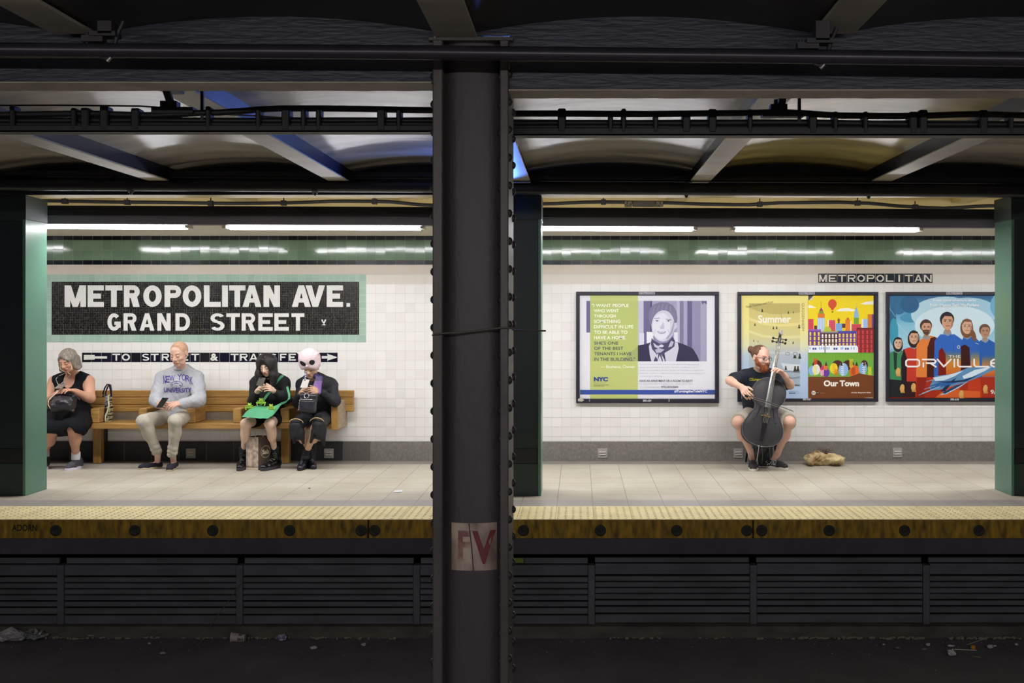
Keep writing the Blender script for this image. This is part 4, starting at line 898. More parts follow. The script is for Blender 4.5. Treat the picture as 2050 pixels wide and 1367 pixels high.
A.poly(p3([(440, 1078), (520, 1078), (500, 1258), (430, 1258)]), '#8c2414'); A.poly(p3([(700, 1080), (830, 1080), (820, 1258), (690, 1258)]), '#c8501e'); A.poly(p3([(900, 1080), (1010, 1080), (1030, 1258), (900, 1258)]), '#c03c1c'); A.poly(p3([(690, 1180), (1010, 1200), (1010, 1258), (600, 1258)]), '#d8622a')
for hx, hy in ((262, 1020), (300, 1170), (402, 1160), (838, 1225), (1058, 1175)):
    A.ell(X3(hx), Y3(hy), 4.6, 8, '#d8a860', 8); [A.line(X3(hx-12+k*9), Y3(hy+18), X3(hx-10+k*10), Y3(hy+44), 1.7, '#d0a058') for k in range(4)]
# generic streaking ship
A.poly(p3([(545, 1160), (600, 1060), (760, 1040), (900, 985), (1080, 962), (1240, 950), (1240, 975), (1120, 1010), (1000, 1070), (900, 1110), (760, 1150), (640, 1185), (560, 1190)]), '#5f8fba')
A.poly(p3([(580, 1075), (720, 1050), (860, 1010), (780, 1060), (680, 1100), (600, 1105)]), '#cfe3f0'); A.poly(p3([(850, 1060), (960, 1005), (1120, 972), (1060, 1010), (930, 1070), (860, 1085)]), '#d6e6f2')
A.poly(p3([(590, 1110), (720, 1108), (860, 1095), (1000, 1050), (880, 1110), (720, 1125)]), '#16305a'); A.poly(p3([(650, 1200), (720, 1120), (800, 1070), (740, 1140), (690, 1200)]), '#1a2c50'); A.poly(p3([(545, 1150), (640, 1120), (800, 1120), (700, 1150), (560, 1180)]), '#2f62a4')
A.poly(p3([(640, 1235), (760, 1160), (900, 1110), (820, 1165), (700, 1225)]), '#b8d4e8'); A.poly(p3([(660, 1215), (780, 1150), (880, 1120), (790, 1170), (690, 1222)]), '#24406e')
for a, b, c, d in ((450, 1235, 640, 1160), (480, 1218, 650, 1150), (520, 1110, 600, 1090), (500, 1180, 600, 1150)): A.line(X3(a), Y3(b), X3(c), Y3(d), 1.1, '#8fb0cc')
A.text('A new space adventure series', X3(574), Y3(356), X3(974), Y3(388), '#eaf3f8', .03); A.text('from creator Seth MacFarlane', X3(550), Y3(396), X3(1000), Y3(428), '#eaf3f8', .03)
A.text('THE', X3(722), Y3(870), X3(832), Y3(892), '#f0eef0', .0)
WL = '#f6f2f2'
def tline(pts, w_=3.3):
    for (a, b), (c, d) in zip(pts[:-1], pts[1:]): A.line(X3(a), Y3(b), X3(c), Y3(d), w_, WL)
    for a, b in pts: A.ell(X3(a), Y3(b), w_/2, w_/2, WL, n=10)
tline([(360, 910), (440, 910), (456, 925), (456, 960), (440, 973), (350, 973), (334, 960), (334, 925), (350, 910)]); tline([(485, 910), (590, 910), (606, 925), (596, 942), (520, 942)]); tline([(492, 942), (492, 975)]); tline([(560, 945), (606, 975)])
tline([(620, 908), (678, 974), (744, 908)]); tline([(774, 908), (774, 975)]); tline([(806, 908), (806, 962), (820, 974), (925, 974)]); tline([(955, 908), (955, 960), (970, 974), (1085, 974)]); tline([(1210, 910), (1130, 910), (1108, 928), (1108, 958), (1130, 974), (1210, 974)]); tline([(1112, 942), (1200, 942)])
A.text('9/8c', X3(1104), Y3(1185), X3(1210), Y3(1224), '#f0eef0', .02)
A.build('printed_sheet', root)
# ================================================================ SMOOTH-UNION SURFACES (for people, clothes and soft things)
class SDF:
    """distance field on a grid: smooth unions of round cones, ellipsoids and boxes; surface-nets mesher"""
    def __init__(s, lo, hi, vox=.004):
        s.lo = np.array(lo, float); s.v = vox; s.n = np.ceil((np.array(hi)-s.lo)/vox).astype(int)+1
        s.f = np.full(tuple(s.n), .06, np.float32)
    def _sub(s, lo, hi):
        a = np.clip(np.floor((np.array(lo)-s.lo)/s.v).astype(int), 0, s.n); b = np.clip(np.ceil((np.array(hi)-s.lo)/s.v).astype(int)+1, 0, s.n)
        if (b <= a).any(): return None
        ax = [(s.lo[i]+np.arange(a[i], b[i])*s.v).astype(np.float32) for i in range(3)]
        return (slice(a[0], b[0]), slice(a[1], b[1]), slice(a[2], b[2])), np.meshgrid(*ax, indexing='ij', sparse=True)
    def _comb(s, sl, d, k, op):
        f = s.f[sl]
        if op == 'sub':
            d = -d; h = np.maximum(k-np.abs(f-d), 0)/k; s.f[sl] = np.maximum(f, d)+h*h*k*.25
        else:
            h = np.maximum(k-np.abs(f-d), 0)/k; s.f[sl] = np.minimum(f, d)-h*h*k*.25
    def cone(s, a, b, ra, rb, k=.015, op='add'):
        a = np.array(a, float); b = np.array(b, float); m = max(ra, rb)+k+.012
        r = s._sub(np.minimum(a, b)-m, np.maximum(a, b)+m)
        if r is None: return s
        sl, (X, Y, Z) = r; ba = b-a; L = float(ba@ba)+1e-12
        t = np.clip(((X-a[0])*ba[0]+(Y-a[1])*ba[1]+(Z-a[2])*ba[2])/L, 0, 1)
        d = np.sqrt((X-a[0]-t*ba[0])**2+(Y-a[1]-t*ba[1])**2+(Z-a[2]-t*ba[2])**2)-(ra+(rb-ra)*t)
        s._comb(sl, d.astype(np.float32), k, op); return s
    def ell(s, c, r, R=None, k=.015, op='add'):
        c = np.array(c, float); r = np.array(r, float); m = r.max()+k+.012
        q = s._sub(c-m, c+m)
        if q is None: return s
        sl, (X, Y, Z) = q; x, y, z = X-c[0], Y-c[1], Z-c[2]
        if R is not None:
            R = np.array(R)[:3, :3]; x, y, z = (R[0, i]*x+R[1, i]*y+R[2, i]*z for i in range(3))
        k0 = np.sqrt((x/r[0])**2+(y/r[1])**2+(z/r[2])**2); k1 = np.sqrt((x/r[0]**2)**2+(y/r[1]**2)**2+(z/r[2]**2)**2)+1e-9
        s._comb(sl, (k0*(k0-1)/k1).astype(np.float32), k, op); return s
    def box(s, c, hs, R=None, rr=.01, k=.01, op='add'):
        c = np.array(c, float); hs = np.array(hs, float); m = float(np.linalg.norm(hs))+k+.012
        q = s._sub(c-m, c+m)
        if q is None: return s
        sl, (X, Y, Z) = q; x, y, z = X-c[0], Y-c[1], Z-c[2]
        if R is not None:
            R = np.array(R)[:3, :3]; x, y, z = (R[0, i]*x+R[1, i]*y+R[2, i]*z for i in range(3))
        qx, qy, qz = np.abs(x)-hs[0]+rr, np.abs(y)-hs[1]+rr, np.abs(z)-hs[2]+rr
        d = np.sqrt(np.maximum(qx, 0)**2+np.maximum(qy, 0)**2+np.maximum(qz, 0)**2)+np.minimum(np.maximum(np.maximum(qx, qy), qz), 0)-rr
        s._comb(sl, d.astype(np.float32), k, op); return s
    def cut(s, p, n):
        """keep the side away from n"""
        X, Y, Z = np.meshgrid(*[(s.lo[i]+np.arange(s.n[i])*s.v).astype(np.float32) for i in range(3)], indexing='ij', sparse=True)
        n = np.array(Vector(n).normalized()); s.f = np.maximum(s.f, ((X-p[0])*n[0]+(Y-p[1])*n[1]+(Z-p[2])*n[2]).astype(np.float32)); return s
    def wave(s, amp, fr, ph=0):
        X, Y, Z = np.meshgrid(*[(s.lo[i]+np.arange(s.n[i])*s.v).astype(np.float32) for i in range(3)], indexing='ij', sparse=True)
        s.f = s.f+amp*(np.sin(X*fr[0]+ph+2*np.sin(Z*fr[2]*.37))*np.sin(Z*fr[2]+1.7*np.sin(X*fr[0]*.41+Y*fr[1]*.5)+ph*2)+.6*np.sin(Y*fr[1]+X*fr[0]*.7+Z*fr[2]*.6+ph)).astype(np.float32); return s
    def mesh(s):
        f = s.f; f[0] = f[-1] = .05; f[:, 0] = f[:, -1] = .05; f[:, :, 0] = f[:, :, -1] = .05
        S = f < 0; c = np.zeros(tuple(np.array(f.shape)-1), np.int8)
        for i in (0, 1):
            for j in (0, 1):
                for k in (0, 1): c += S[i:i+c.shape[0], j:j+c.shape[1], k:k+c.shape[2]]
        I = np.argwhere((c > 0) & (c < 8)); idx = np.full(c.shape, -1, np.int32); idx[I[:, 0], I[:, 1], I[:, 2]] = np.arange(len(I))
        co = [(i, j, k) for i in (0, 1) for j in (0, 1) for k in (0, 1)]; vals = {q: f[I[:, 0]+q[0], I[:, 1]+q[1], I[:, 2]+q[2]] for q in co}
        acc = np.zeros((len(I), 3)); cnt = np.zeros(len(I))
        for a in co:
            for ax in range(3):
                if a[ax]: continue
                b = list(a); b[ax] = 1; b = tuple(b); va, vb = vals[a], vals[b]; m = (va < 0) != (vb < 0)
                t = va[m]/(va[m]-vb[m]); p = np.tile(np.array(a, float), (m.sum(), 1)); p[:, ax] = t; acc[m] += p; cnt[m] += 1
        V = s.lo+(I+acc/cnt[:, None])*s.v
        Fs = []
        for ax in range(3):
            A = [slice(None)]*3; B = [slice(None)]*3; A[ax] = slice(0, -1); B[ax] = slice(1, None)
            sa, sb = S[tuple(A)], S[tuple(B)]; E = np.argwhere(sa != sb); o1, o2 = [q for q in range(3) if q != ax]
            E = E[(E[:, o1] > 0) & (E[:, o2] > 0)]
            def g(d1, d2): q = E.copy(); q[:, o1] -= d1; q[:, o2] -= d2; return idx[q[:, 0], q[:, 1], q[:, 2]]
            Q = np.stack([g(1, 1), g(0, 1), g(0, 0), g(1, 0)], 1); ins = sa[E[:, 0], E[:, 1], E[:, 2]]
            fl = ins if ax != 1 else ~ins
            Q[~fl] = Q[~fl][:, ::-1]; Fs.append(Q)
        return V, np.concatenate(Fs)
def bmake(name, sdf, mats, parent=None, paint=None, label=None):
    V, Fq = sdf.mesh(); mi = None
    if paint is not None:
        c = V[Fq].mean(1); mi = paint(c)
    return link_mesh(name, V, Fq, mats, mi, parent, True, label)
def lerp(a, b, t): return Vector(a)*(1-t)+Vector(b)*t
def basis(f, up=(0, 0, 1)):
    f = Vector(f).normalized(); x = f.cross(Vector(up)).normalized(); u = x.cross(f); return Matrix((x, f, u)).transposed()
def zbasis(ax, side=(1, 0, 0)):
    z = Vector(ax).normalized(); y = z.cross(Vector(side)).normalized(); x = y.cross(z); return Matrix((x, y, z)).transposed()

def head(S, c, R, sc=1.0, female=False, k=.012):
    """head with brow, sockets, nose, lips, chin, ears in local axes x right, y out of the face, z up"""
    L = lambda x, y, z: c+R @ Vector((x, y, z))*sc
    S.ell(L(0, -.012, .032), (.074*sc, .092*sc, .083*sc), R, k=.02)
    S.ell(L(0, .018, -.028), (.062*sc, .070*sc, .078*sc), R, k=.03)
    S.cone(L(-.03, .035, -.078), L(.03, .035, -.078), .027*sc, .027*sc, k=.03)
    S.ell(L(0, .064, -.094), (.02*sc, .018*sc, .016*sc), R, k=.02)
    S.cone(L(-.036, .068, .022), L(.036, .068, .022), .011*sc, .011*sc, k=.015)
    for sx in (-1, 1):
        S.ell(L(sx*.031, .090, .004), (.017*sc, .014*sc, .011*sc), R, k=.012, op='sub')
        S.ell(L(sx*.031, .072, .002), (.0145*sc, .0125*sc, .0115*sc), R, k=.004)
        S.ell(L(sx*.042, .052, -.028), (.022*sc, .022*sc, .018*sc), R, k=.02)
        S.ell(L(sx*.077, -.008, -.004), (.009*sc, .018*sc, .031*sc), R, k=.006)
        S.ell(L(sx*.083, -.006, .0), (.006*sc, .010*sc, .016*sc), R, k=.004, op='sub')
        S.ell(L(sx*.012, .092, -.032), (.008*sc, .009*sc, .007*sc), R, k=.006)
    S.cone(L(0, .080, .014), L(0, .102, -.026), .0075*sc, .0115*sc, k=.008)
    S.cone(L(-.019, .080, -.060), L(.019, .080, -.060), .0085*sc, .0085*sc, k=.006)
    S.ell(L(0, .089, -.056), (.012*sc, .008*sc, .006*sc), R, k=.006); S.ell(L(0, .086, -.066), (.014*sc, .008*sc, .006*sc), R, k=.006)
    S.ell(L(0, .094, -.0608), (.022*sc, .004*sc, .0016*sc), R, k=.003, op='sub')
def face_paint(c, R, sc=1.0, eyes='closed'):
    """material slots: 0 skin, 1 lips, 2 brows, 3 eye line/iris, 4 eye white"""
    Rn = np.array(R); c = np.array(c)
    def f(P):
        q = ((P-c)@Rn)/sc; x, y, z = np.abs(q[:, 0]), q[:, 1], q[:, 2]; m = np.zeros(len(P), np.int32)
        m[(x < .023) & (np.abs(z+.0608-.0*x) < .0105*(1-(x/.024)**2)) & (y > .07)] = 1
        zb = .026+.010*(x-.03)-6*(x-.034)**2
        m[(x > .014) & (x < .050) & (np.abs(z-zb) < .0038) & (y > .045)] = 2
        ex = (x-.031)/.0145
        if eyes == 'closed': m[(np.abs(ex) < 1) & (np.abs(z+.0035+.0035*(1-ex**2)-.002) < .0028) & (y > .05)] = 3
        else:
            m[(ex**2+((z-.002)/.0072)**2 < 1) & (y > .05)] = 4; m[(((q[:, 0]-np.sign(q[:, 0])*.031-.004)/.0068)**2+((z-.002)/.0068)**2 < 1) & (y > .05)] = 3
            m[(np.abs(ex) < 1.05) & (np.abs(z-.009+.003*ex**2) < .0022) & (y > .05)] = 3
        return m
    return f
def hand(S, W, d, n, t, curls=(.5, .7, .6), sc=1.0, thumb=(.6, .7, .35), spread=.06, len0=1.0):
    """hand from wrist W along d, palm facing n, thumb on side t"""
    d = Vector(d).normalized(); n = (Vector(n)-d*Vector(n).dot(d)).normalized(); t0 = d.cross(n); t = t0 if t0.dot(Vector(t)) > 0 else -t0
    S.cone(W-d*.02, W+d*.02, .024*sc, .024*sc, k=.02)
    Ls = ((.046, .027, .021), (.050, .031, .022), (.046, .029, .021), (.036, .022, .019))
    for i in range(4):
        off = (.030-.020*i)*sc; r = W+d*(.086-.004*abs(i-1.2))*sc+t*off; S.cone(W+d*.02+t*off*.55, r, .0155*sc, .0115*sc, k=.014)
        p = r; a = 0; c = curls[i] if isinstance(curls, list) else curls
        for q in range(3):
            a += c[q]; dd = (d*math.cos(a)+n*math.sin(a)+t*spread*(1.5-i)*.6).normalized(); e = p+dd*Ls[i][q]*sc*len0
            rr = (.0098, .0088, .0078)[q]*sc*(.9 if i == 3 else 1); S.cone(p, e, rr, rr*.92, k=.003); p = e
    b = W+d*.028*sc+t*.022*sc; td = (d*thumb[0]+t*thumb[1]+n*thumb[2]).normalized(); m = b+td*.042*sc; S.cone(W+d*.012, b, .018*sc, .016*sc, k=.015); S.cone(b, m, .0150*sc, .0115*sc, k=.008)
    td2 = (d*(thumb[0]+.35)+t*thumb[1]*.35+n*thumb[2]).normalized(); m2 = m+td2*.032*sc; S.cone(m, m2, .011*sc, .0098*sc, k=.004); S.cone(m2, m2+td2*.022*sc, .0098*sc, .0078*sc, k=.004)

class Person:
    def __init__(s, J, g=1.0, arm=1.0, leg=1.0, fem=False):
        s.J = J; s.g = g; s.arm = arm; s.leg = leg; s.fem = fem
        ps = [Vector(p) for k, p in J.items() if k not in ('hf', 'hup')]
        s.lo = Vector([min(p[i] for p in ps) for i in range(3)])-Vector((.22, .24, .14)); s.hi = Vector([max(p[i] for p in ps) for i in range(3)])+Vector((.22, .24, .20)); s.lo.z = max(s.lo.z, -.01)
    def field(s, vox=.004, lo=None, hi=None): return SDF(lo or s.lo, hi or s.hi, vox)
    def torso(s, S, inf=0, k=.05, top=1.0, chest=(.150, .105, .17), belly=(.140, .110, .15), hips=(.165, .135, .088)):
        J = s.J; g = s.g; ax = J['neck']-J['pel']; R = zbasis(ax, J['shR']-J['shL'])
        S.ell(lerp(J['neck'], J['pel'], .34), (chest[0]*g+inf, chest[1]*g+inf, chest[2]+inf), R, k=k)
        S.ell(lerp(J['neck'], J['pel'], .68), (belly[0]*g+inf, belly[1]*g+inf, belly[2]+inf), R, k=k)
        S.ell(J['pel'], (hips[0]*g+inf, hips[1]*g+inf, hips[2]+inf), None, k=k)
        S.cone(lerp(J['shL'], J['neck'], .05), lerp(J['shR'], J['neck'], .05), .052+inf, .052+inf, k=.05)
        S.cone(lerp(J['shL'], J['neck'], .4)+Vector((0, 0, .012)), J['neck'], .045+inf, .055+inf, k=.04); S.cone(lerp(J['shR'], J['neck'], .4)+Vector((0, 0, .012)), J['neck'], .045+inf, .055+inf, k=.04)
        if s.fem:
            f = (R @ Vector((0, 1, 0))); f = f if f.y < 0 else -f
            for q in (-.065, .065): S.ell(lerp(J['neck'], J['pel'], .40)+f*.085*g+R @ Vector((q, 0, 0)), (.058+inf, .05+inf, .055+inf), R, k=.03)
    def arms(s, S, inf=0, up=1.0, low=1.0, k=.02):
        a = s.arm
        for q in 'LR':
            sh, el, wr = s.J['sh'+q], s.J['el'+q], s.J['wr'+q]
            S.cone(sh, lerp(sh, el, up), (.052+inf)*a, (.052+(.040-.052)*up+inf)*a, k=.03)
            if low > 0: S.cone(el, lerp(el, wr, low), (.041+inf)*a, (.041+(.026-.041)*low+inf)*a, k=k); S.ell(lerp(el, wr, .25), ((.043+inf)*a,)*3, None, k=.02)
    def legs(s, S, inf=0, up=1.0, low=1.0, k=.025, knee=.062):
        l = s.leg
        for q in 'LR':
            kn, an = s.J['kn'+q], s.J['an'+q]; hp = s.J['pel']+Vector(((-.085 if q == 'L' else .085)*s.g, -.02, -.01))
            S.cone(hp, lerp(hp, kn, up), (.086+inf)*l, (.086+(knee-.086)*up+inf)*l, k=.04)
            if low > 0:
                S.cone(kn, lerp(kn, an, low), (knee-.006+inf)*l, (knee-.006+(.036-knee)*low+inf)*l, k=k)
                if low > .3: S.ell(lerp(kn, an, .30)+Vector((0, .018, 0)), ((.056+inf)*l, (.056+inf)*l, .11), None, k=.03)
    def feet(s, S):
        for q in 'LR':
            an, he, to = s.J['an'+q], s.J['he'+q], s.J['to'+q]; d = to-he; d.z = 0; L = d.length; d.normalize(); h0 = Vector((he.x, he.y, .045))+d*.05; S.cone(an, h0, .034, .026, k=.015); S.cone(h0, Vector((he.x, he.y, .038))+d*L*.7, .026, .020, k=.02)
    def body(s, S): s.torso(S); s.arms(S); s.legs(S); s.feet(S); S.cone(s.J['neck']+Vector((0, 0, -.02)), s.J['head']+Vector((0, .012, -.04)), .054*(.93 if s.fem else 1), .050*(.9 if s.fem else 1), k=.025)
def shoe(root, he, to, w_=.043, hgt=.07, mats=None, top=None, solem=None, solet=.022, laces=None, ank=None, name='shoe'):
    he = Vector(he); to = Vector(to); he.z = to.z = 0; d = (to-he).normalized(); n = Vector((d.y, -d.x, 0)); L = (to-he).length
    S = SDF(Vector((min(he.x, to.x)-.08, min(he.y, to.y)-.08, -.01)), Vector((max(he.x, to.x)+.08, max(he.y, to.y)+.08, hgt+.14)), .0035)
    b = solet; U = Vector((0, 0, 1))
    S.cone(he+d*.035+U*(b+.022), he+d*(L*.62)+U*(b+.014), w_*.86, w_*1.02, k=.02); S.cone(he+d*(L*.62)+U*(b+.014), to-d*(w_*.85)+U*(b+.006), w_*1.0, w_*.80, k=.02)
    S.cone(he+d*.042+U*(b+.02), he+d*.046+U*(hgt), w_*.95, w_*.92, k=.02); S.cone(he+d*.06+U*hgt*.85, he+d*L*.66+U*(b+.022), w_*.86, w_*.72, k=.02)
    if ank: S.cone(he+d*.055+U*hgt*.7, Vector(ank)+U*.01, w_*.98, w_*1.02, k=.02)
    S.cut(he+U*solet, (0, 0, -1)); S.cut((Vector(ank) if ank else he+U*(hgt+.012)), (0, 0, 1)) 
    o = bmake(name, S, mats, root)
    out = []
    for i in range(28):
        a = 2*math.pi*i/28; cx = math.cos(a); u = .5+.5*cx; ww = w_*(.92+.16*math.sin(math.pi*min(1, max(0, u*1.05-.1)))) * (1 if cx < .8 else .98)
        px_ = (L*.5)*(1+(abs(cx)**.8)*(1 if cx > 0 else -1)); out.append(he+d*px_+n*ww*(abs(math.sin(a))**.7)*(1 if math.sin(a) > 0 else -1))
    g = Geo(); V = []
    for z, e in ((.0, .985), (.003, 1.0), (solet+.004, 1.0), (solet+.006, .93)): m = he+d*L*.5; V += [m+(p-m)*e+U*z for p in out]
    k = 28; Fc = [list(range(k))[::-1], list(range(3*k, 4*k))]
    for r in range(3): Fc += [(r*k+i, r*k+(i+1) % k, (r+1)*k+(i+1) % k, (r+1)*k+i) for i in range(k)]
    g.add(V, Fc); g.build('sole', solem, o)
    if laces:
        g = Geo()
        for i in range(5 if ank else 3):
            t = .40+.075*i; c = he+d*L*(.72-.1*i)+U*((b+.050+.0105*i) if ank else (b+.042+.010*i)); g.tube([c-n*w_*.55-U*.01, c+U*.004, c+n*w_*.55-U*.01], .003, 5); g.tube([c-n*w_*.5-U*.008, c+d*.012+U*.004, c+n*w_*.5-U*.008], .0022, 5)
        g.build('laces', laces, o)
    return o
def skin(h, h2=None, b=.05): return M(h, .48, spec=.35, hex2=h2, vscale=9, name='skin', contrast=.3, bump=b, bscale=60)
def cloth(h, r=.85, b=.35, bs=90, **kw): return M(h, r, spec=.2, bump=b, bscale=bs, name='cloth', **kw)
def project(name, items, surf, parent, D, mat, off=.004, arch=0, cx=0):
    """lettering laid on a garment: items = [(text, x0,y0,x1,y1, bold)] in px measured at distance D"""
    me = surf.data; L = Vector((0, 0, 0)); p = surf
    while p is not None: L += p.location; p = p.parent
    bvh = BVHTree.FromPolygons([v.co+L for v in me.vertices], [list(q.vertices) for q in me.polygons])
    V = []; Fc = []
    for it in items:
        if isinstance(it[0], str):
            t, x0, y0, x1, y1, bo = it[:6]; v, f, _ = text_geo(t, bo)
            pts = [(x0+(x1-x0)*a, y1-(y1-y0)*b, ) for a, b in v]
            if len(it) > 6: A_, W_ = it[6], (x1-x0)/2; pts = [(x, y+A_*((x-(x0+x1)/2)/W_)**2) for x, y in pts]
        else: pts, f = it
        n0 = len(V)
        for x, y in pts:
            w_ = PX(x, y, D); o = Vector((0, 0, H)); dr = (w_-o).normalized(); st = w_-dr*.6; h = bvh.ray_cast(st, dr, 1.5)
            V.append((h[0]-dr*off) if h[0] is not None else w_)
        Fc += [[i+n0 for i in q] for q in f]
    return link_mesh(name, V, Fc, mat, parent=parent)
def ringpoly(cx, cy, rx, ry, w_, n=26):
    pts = [(cx+(rx-d)*math.cos(2*math.pi*i/n), cy+(ry-d)*math.sin(2*math.pi*i/n)) for d in (0, w_) for i in range(n)]
    return pts, [(i, (i+1) % n, n+(i+1) % n, n+i) for i in range(n)]
# ================================================================ BENCH
wood = M('#8f6530', .42, hex2='#bf9858', vscale=5, stretch=(.7, 3, 9), bump=.2, bscale=20, contrast=.3, name='varnished_wood')
woodv = M('#8a602a', .42, hex2='#bb9250', vscale=5, stretch=(5, 5, .8), bump=.2, bscale=20, contrast=.3, name='varnished_wood')
woodg = M('#8f7a60', .7, hex2='#b3a086', vscale=6, stretch=(5, 1, 5), bump=.3, bscale=25, name='worn_grey_wood')
bx0 = -6.6; bx1 = PX(665, 0, 10.97).x
root = empty('bench', ((bx0+bx1)/2, 11.15, 0), 'long varnished wooden station bench against the tiled wall, divided by wooden armrests', 'bench')
g = Geo(); g.bbox((bx0, 10.95, .398), (bx1, 11.2, .457), .006); g.bbox((bx0, 11.206, .402), (bx1, 11.345, .457), .005); g.build('seat', wood, root)
for a, b in ((.552, .628), (.632, .708), (.712, .786)):
    g = Geo(); g.bbox((bx0, 11.285, a), (bx1+.16, 11.33, b), .006); g.build('backrest_board', wood, root)
for px in (-100, 190, 286, 382, 475, 570):
    x = PX(px, 0, 10.98).x
    g = Geo(); g.bbox((x-.046, 10.975, .458), (x+.046, 11.30, .615), .008); g.build('armrest', wood, root)
xe = bx1+.035
g = Geo(); g.bbox((bx1+.002, 10.94, .392), (bx1+.07, 11.38, .69), .006)
g.build('end_panel', woodg, root, 'worn grey outer end panel')
g = Geo(); g.bbox((bx1-.002, 10.925, .392), (bx1+.070, 10.938, .69), .004); g.build('end_panel_front', woodv, root)
for px in (-190, 195, 571):
    x = PX(px, 0, 11.17).x
    g = Geo(); g.bbox((x-.042, 11.15, 0), (x+.042, 11.24, .397), .006); g.build('leg', woodv, root)
    g = Geo(); g.bbox((x-.03, 11.242, .02), (x+.03, 11.355, .397), .004); g.build('leg_rear_plank', M('#33261a', .7, var=.2), root)

# ================================================================ PEOPLE
V3 = Vector
def mkhead(P, S, R, sc, **kw): head(S, P.J['head'], R, sc, **kw)
# ---- woman in the black sleeveless dress
J = dict(head=PX(136, 723, 10.90), neck=PX(147, 752, 11.08), shL=PX(109, 764, 11.08), shR=PX(177, 763, 11.08), elL=PX(93, 806, 10.98), elR=PX(181, 797, 10.95), wrL=PX(108, 793, 10.80), wrR=PX(151, 784, 10.78),
         pel=PX(140, 833, 11.13), knL=PX(103, 860, 10.68), knR=PX(148, 857, 10.66), anL=PX(90, 905, 10.85), anR=PX(152, 911, 10.78), heL=PX(92, 921, 10.93), heR=PX(163, 924, 10.86), toL=PX(84, 937, 10.66), toR=PX(132, 939, 10.62))
P = Person(J, 1.22, 1.22, 1.12, fem=True)
root = empty('person', (J['pel'].x, J['pel'].y, 0), 'seated person with chin-length grey hair in a black sleeveless dress, looking at a phone', 'person', 'people seated on the bench')
skw = M('#c6917a', .5, hex2='#d2a086', vscale=9, name='skin', bump=.04, bscale=60)
R = basis((-.16, -1, -.42), (-.08, 0, 1)); sc = .98
S = P.field(); P.body(S); head(S, J['head'], R, sc)
hand(S, J['wrR'], PX(127, 777, 10.66)-J['wrR'], (-.3, -.15, -.9), (0, -.3, 1), (.35, .5, .4), .98)
hand(S, J['wrL'], PX(119, 778, 10.68)-J['wrL'], (.5, .5, -.5), (.4, -.3, 1), (.5, .6, .5), .98)
bmake('body', S, [skw, M('#a8524a', .45), M('#7d6552', .7), M('#3a2620', .5), M('#e8e0d8', .4)], root, face_paint(J['head'], R, sc))
# dress: bodice with scooped neck, full skirt over the lap
S = P.field(.005); P.torso(S, .012)
for q in 'LR': S.cone(lerp(J['sh'+q], J['neck'], .12), J['neck'], .056, .06, k=.03)
S.ell(J['neck']+V3((-.005, -.13, -.015)), (.068, .12, .115), None, k=.012, op='sub'); S.ell(J['neck']+V3((0, -.03, .06)), (.072, .09, .07), None, k=.012, op='sub')
for q, sx in (('L', -1), ('R', 1)): S.ell(J['sh'+q]+V3((sx*.060, 0, -.01)), (.060, .14, .115), None, k=.015, op='sub')
P.legs(S, .045, up=1.0, low=0, k=.06, knee=.062)
S.cone(J['knL'], J['knR'], .07, .07, k=.06); S.cone(lerp(J['pel'], J['knL'], .55), lerp(J['pel'], J['knR'], .55), .115, .115, k=.06)
S.cone(J['pel']+V3((.16, .02, -.0)), lerp(J['pel'], J['knR'], .8)+V3((.08, 0, -.02)), .10, .06, k=.06); S.cone(J['pel']+V3((-.16, .02, 0)), lerp(J['pel'], J['knL'], .8)+V3((-.08, 0, -.02)), .10, .06, k=.06)
S.cone(lerp(J['pel'], J['knL'], .75), lerp(J['pel'], J['knR'], .75), .10, .10, k=.06)
S.wave(.002, (38, 30, 33), .4)
S.ell(J['knR']+V3((0, -.085, -.075)), (.060, .10, .105), None, k=.008, op='sub'); S.cut((0, 10.6, PX(0, 866, 10.65).z), (0, -.25, -1))
dr_ = bmake('dress', S, cloth('#0d1017', .8), root)
# hair
S = P.field(.005, V3(J['head'])-V3((.2, .2, .25)), V3(J['head'])+V3((.2, .25, .2))); L = lambda x, y, z: J['head']+R @ V3((x, y, z))*sc
S.ell(L(0, -.028, .040), (.088, .098, .092), R, k=.02)
for a in ((.072, -.01, .02, .088, .0, -.075), (-.070, -.01, .02, -.082, .008, -.060), (.06, -.06, .0, .075, -.05, -.105), (-.06, -.06, .0, -.066, -.05, -.09), (0, -.08, 0, 0, -.075, -.10)): S.cone(L(*a[:3]), L(*a[3:]), .040, .032, k=.025)
S.ell(L(-.096, .012, -.080), (.030, .028, .028), None, k=.012); S.ell(L(.104, .0, -.09), (.030, .028, .032), None, k=.012); S.ell(L(.096, .0, -.04), (.026, .03, .03), None, k=.012); S.ell(L(.085, -.03, -.115), (.026, .03, .024), None, k=.01)
S.cone(L(.010, .058, .088), L(-.066, .060, .030), .022, .014, k=.015); S.cone(L(.012, .058, .088), L(.070, .045, .02), .018, .012, k=.015)
S.ell(L(.002, .105, -.026), (.066, .072, .084), R, k=.008, op='sub')
S.wave(.0022, (160, 120, 50))
bmake('hair', S, M('#5f5852', .55, hex2='#a89d92', vscale=14, stretch=(5, 5, 1), bump=.6, bscale=50, name='grey_hair'), root)
g = Geo()
for q in 'LR':
    a = J['an'+q]; g.tube([a+V3((0, 0, -.045)), a+V3((0, 0, .035))], [.046, .044], 16)
    g.build('sock', M('#d9d8e0', .8), root); g = Geo()
for q in 'LR': shoe(root, J['he'+q], J['to'+q], .043, .08, M('#30303a', .6, hex2='#4c4c58', vscale=60, bump=.3, bscale=80), solem=M('#d9d6e4', .5), laces=M('#6f6f7a', .6), ank=J['an'+q]+V3((0, 0, -.012)))
root2 = empty('earphones', L(.07, .05, -.05), 'white earphone cord running from the grey-haired person to a phone', 'earphones')
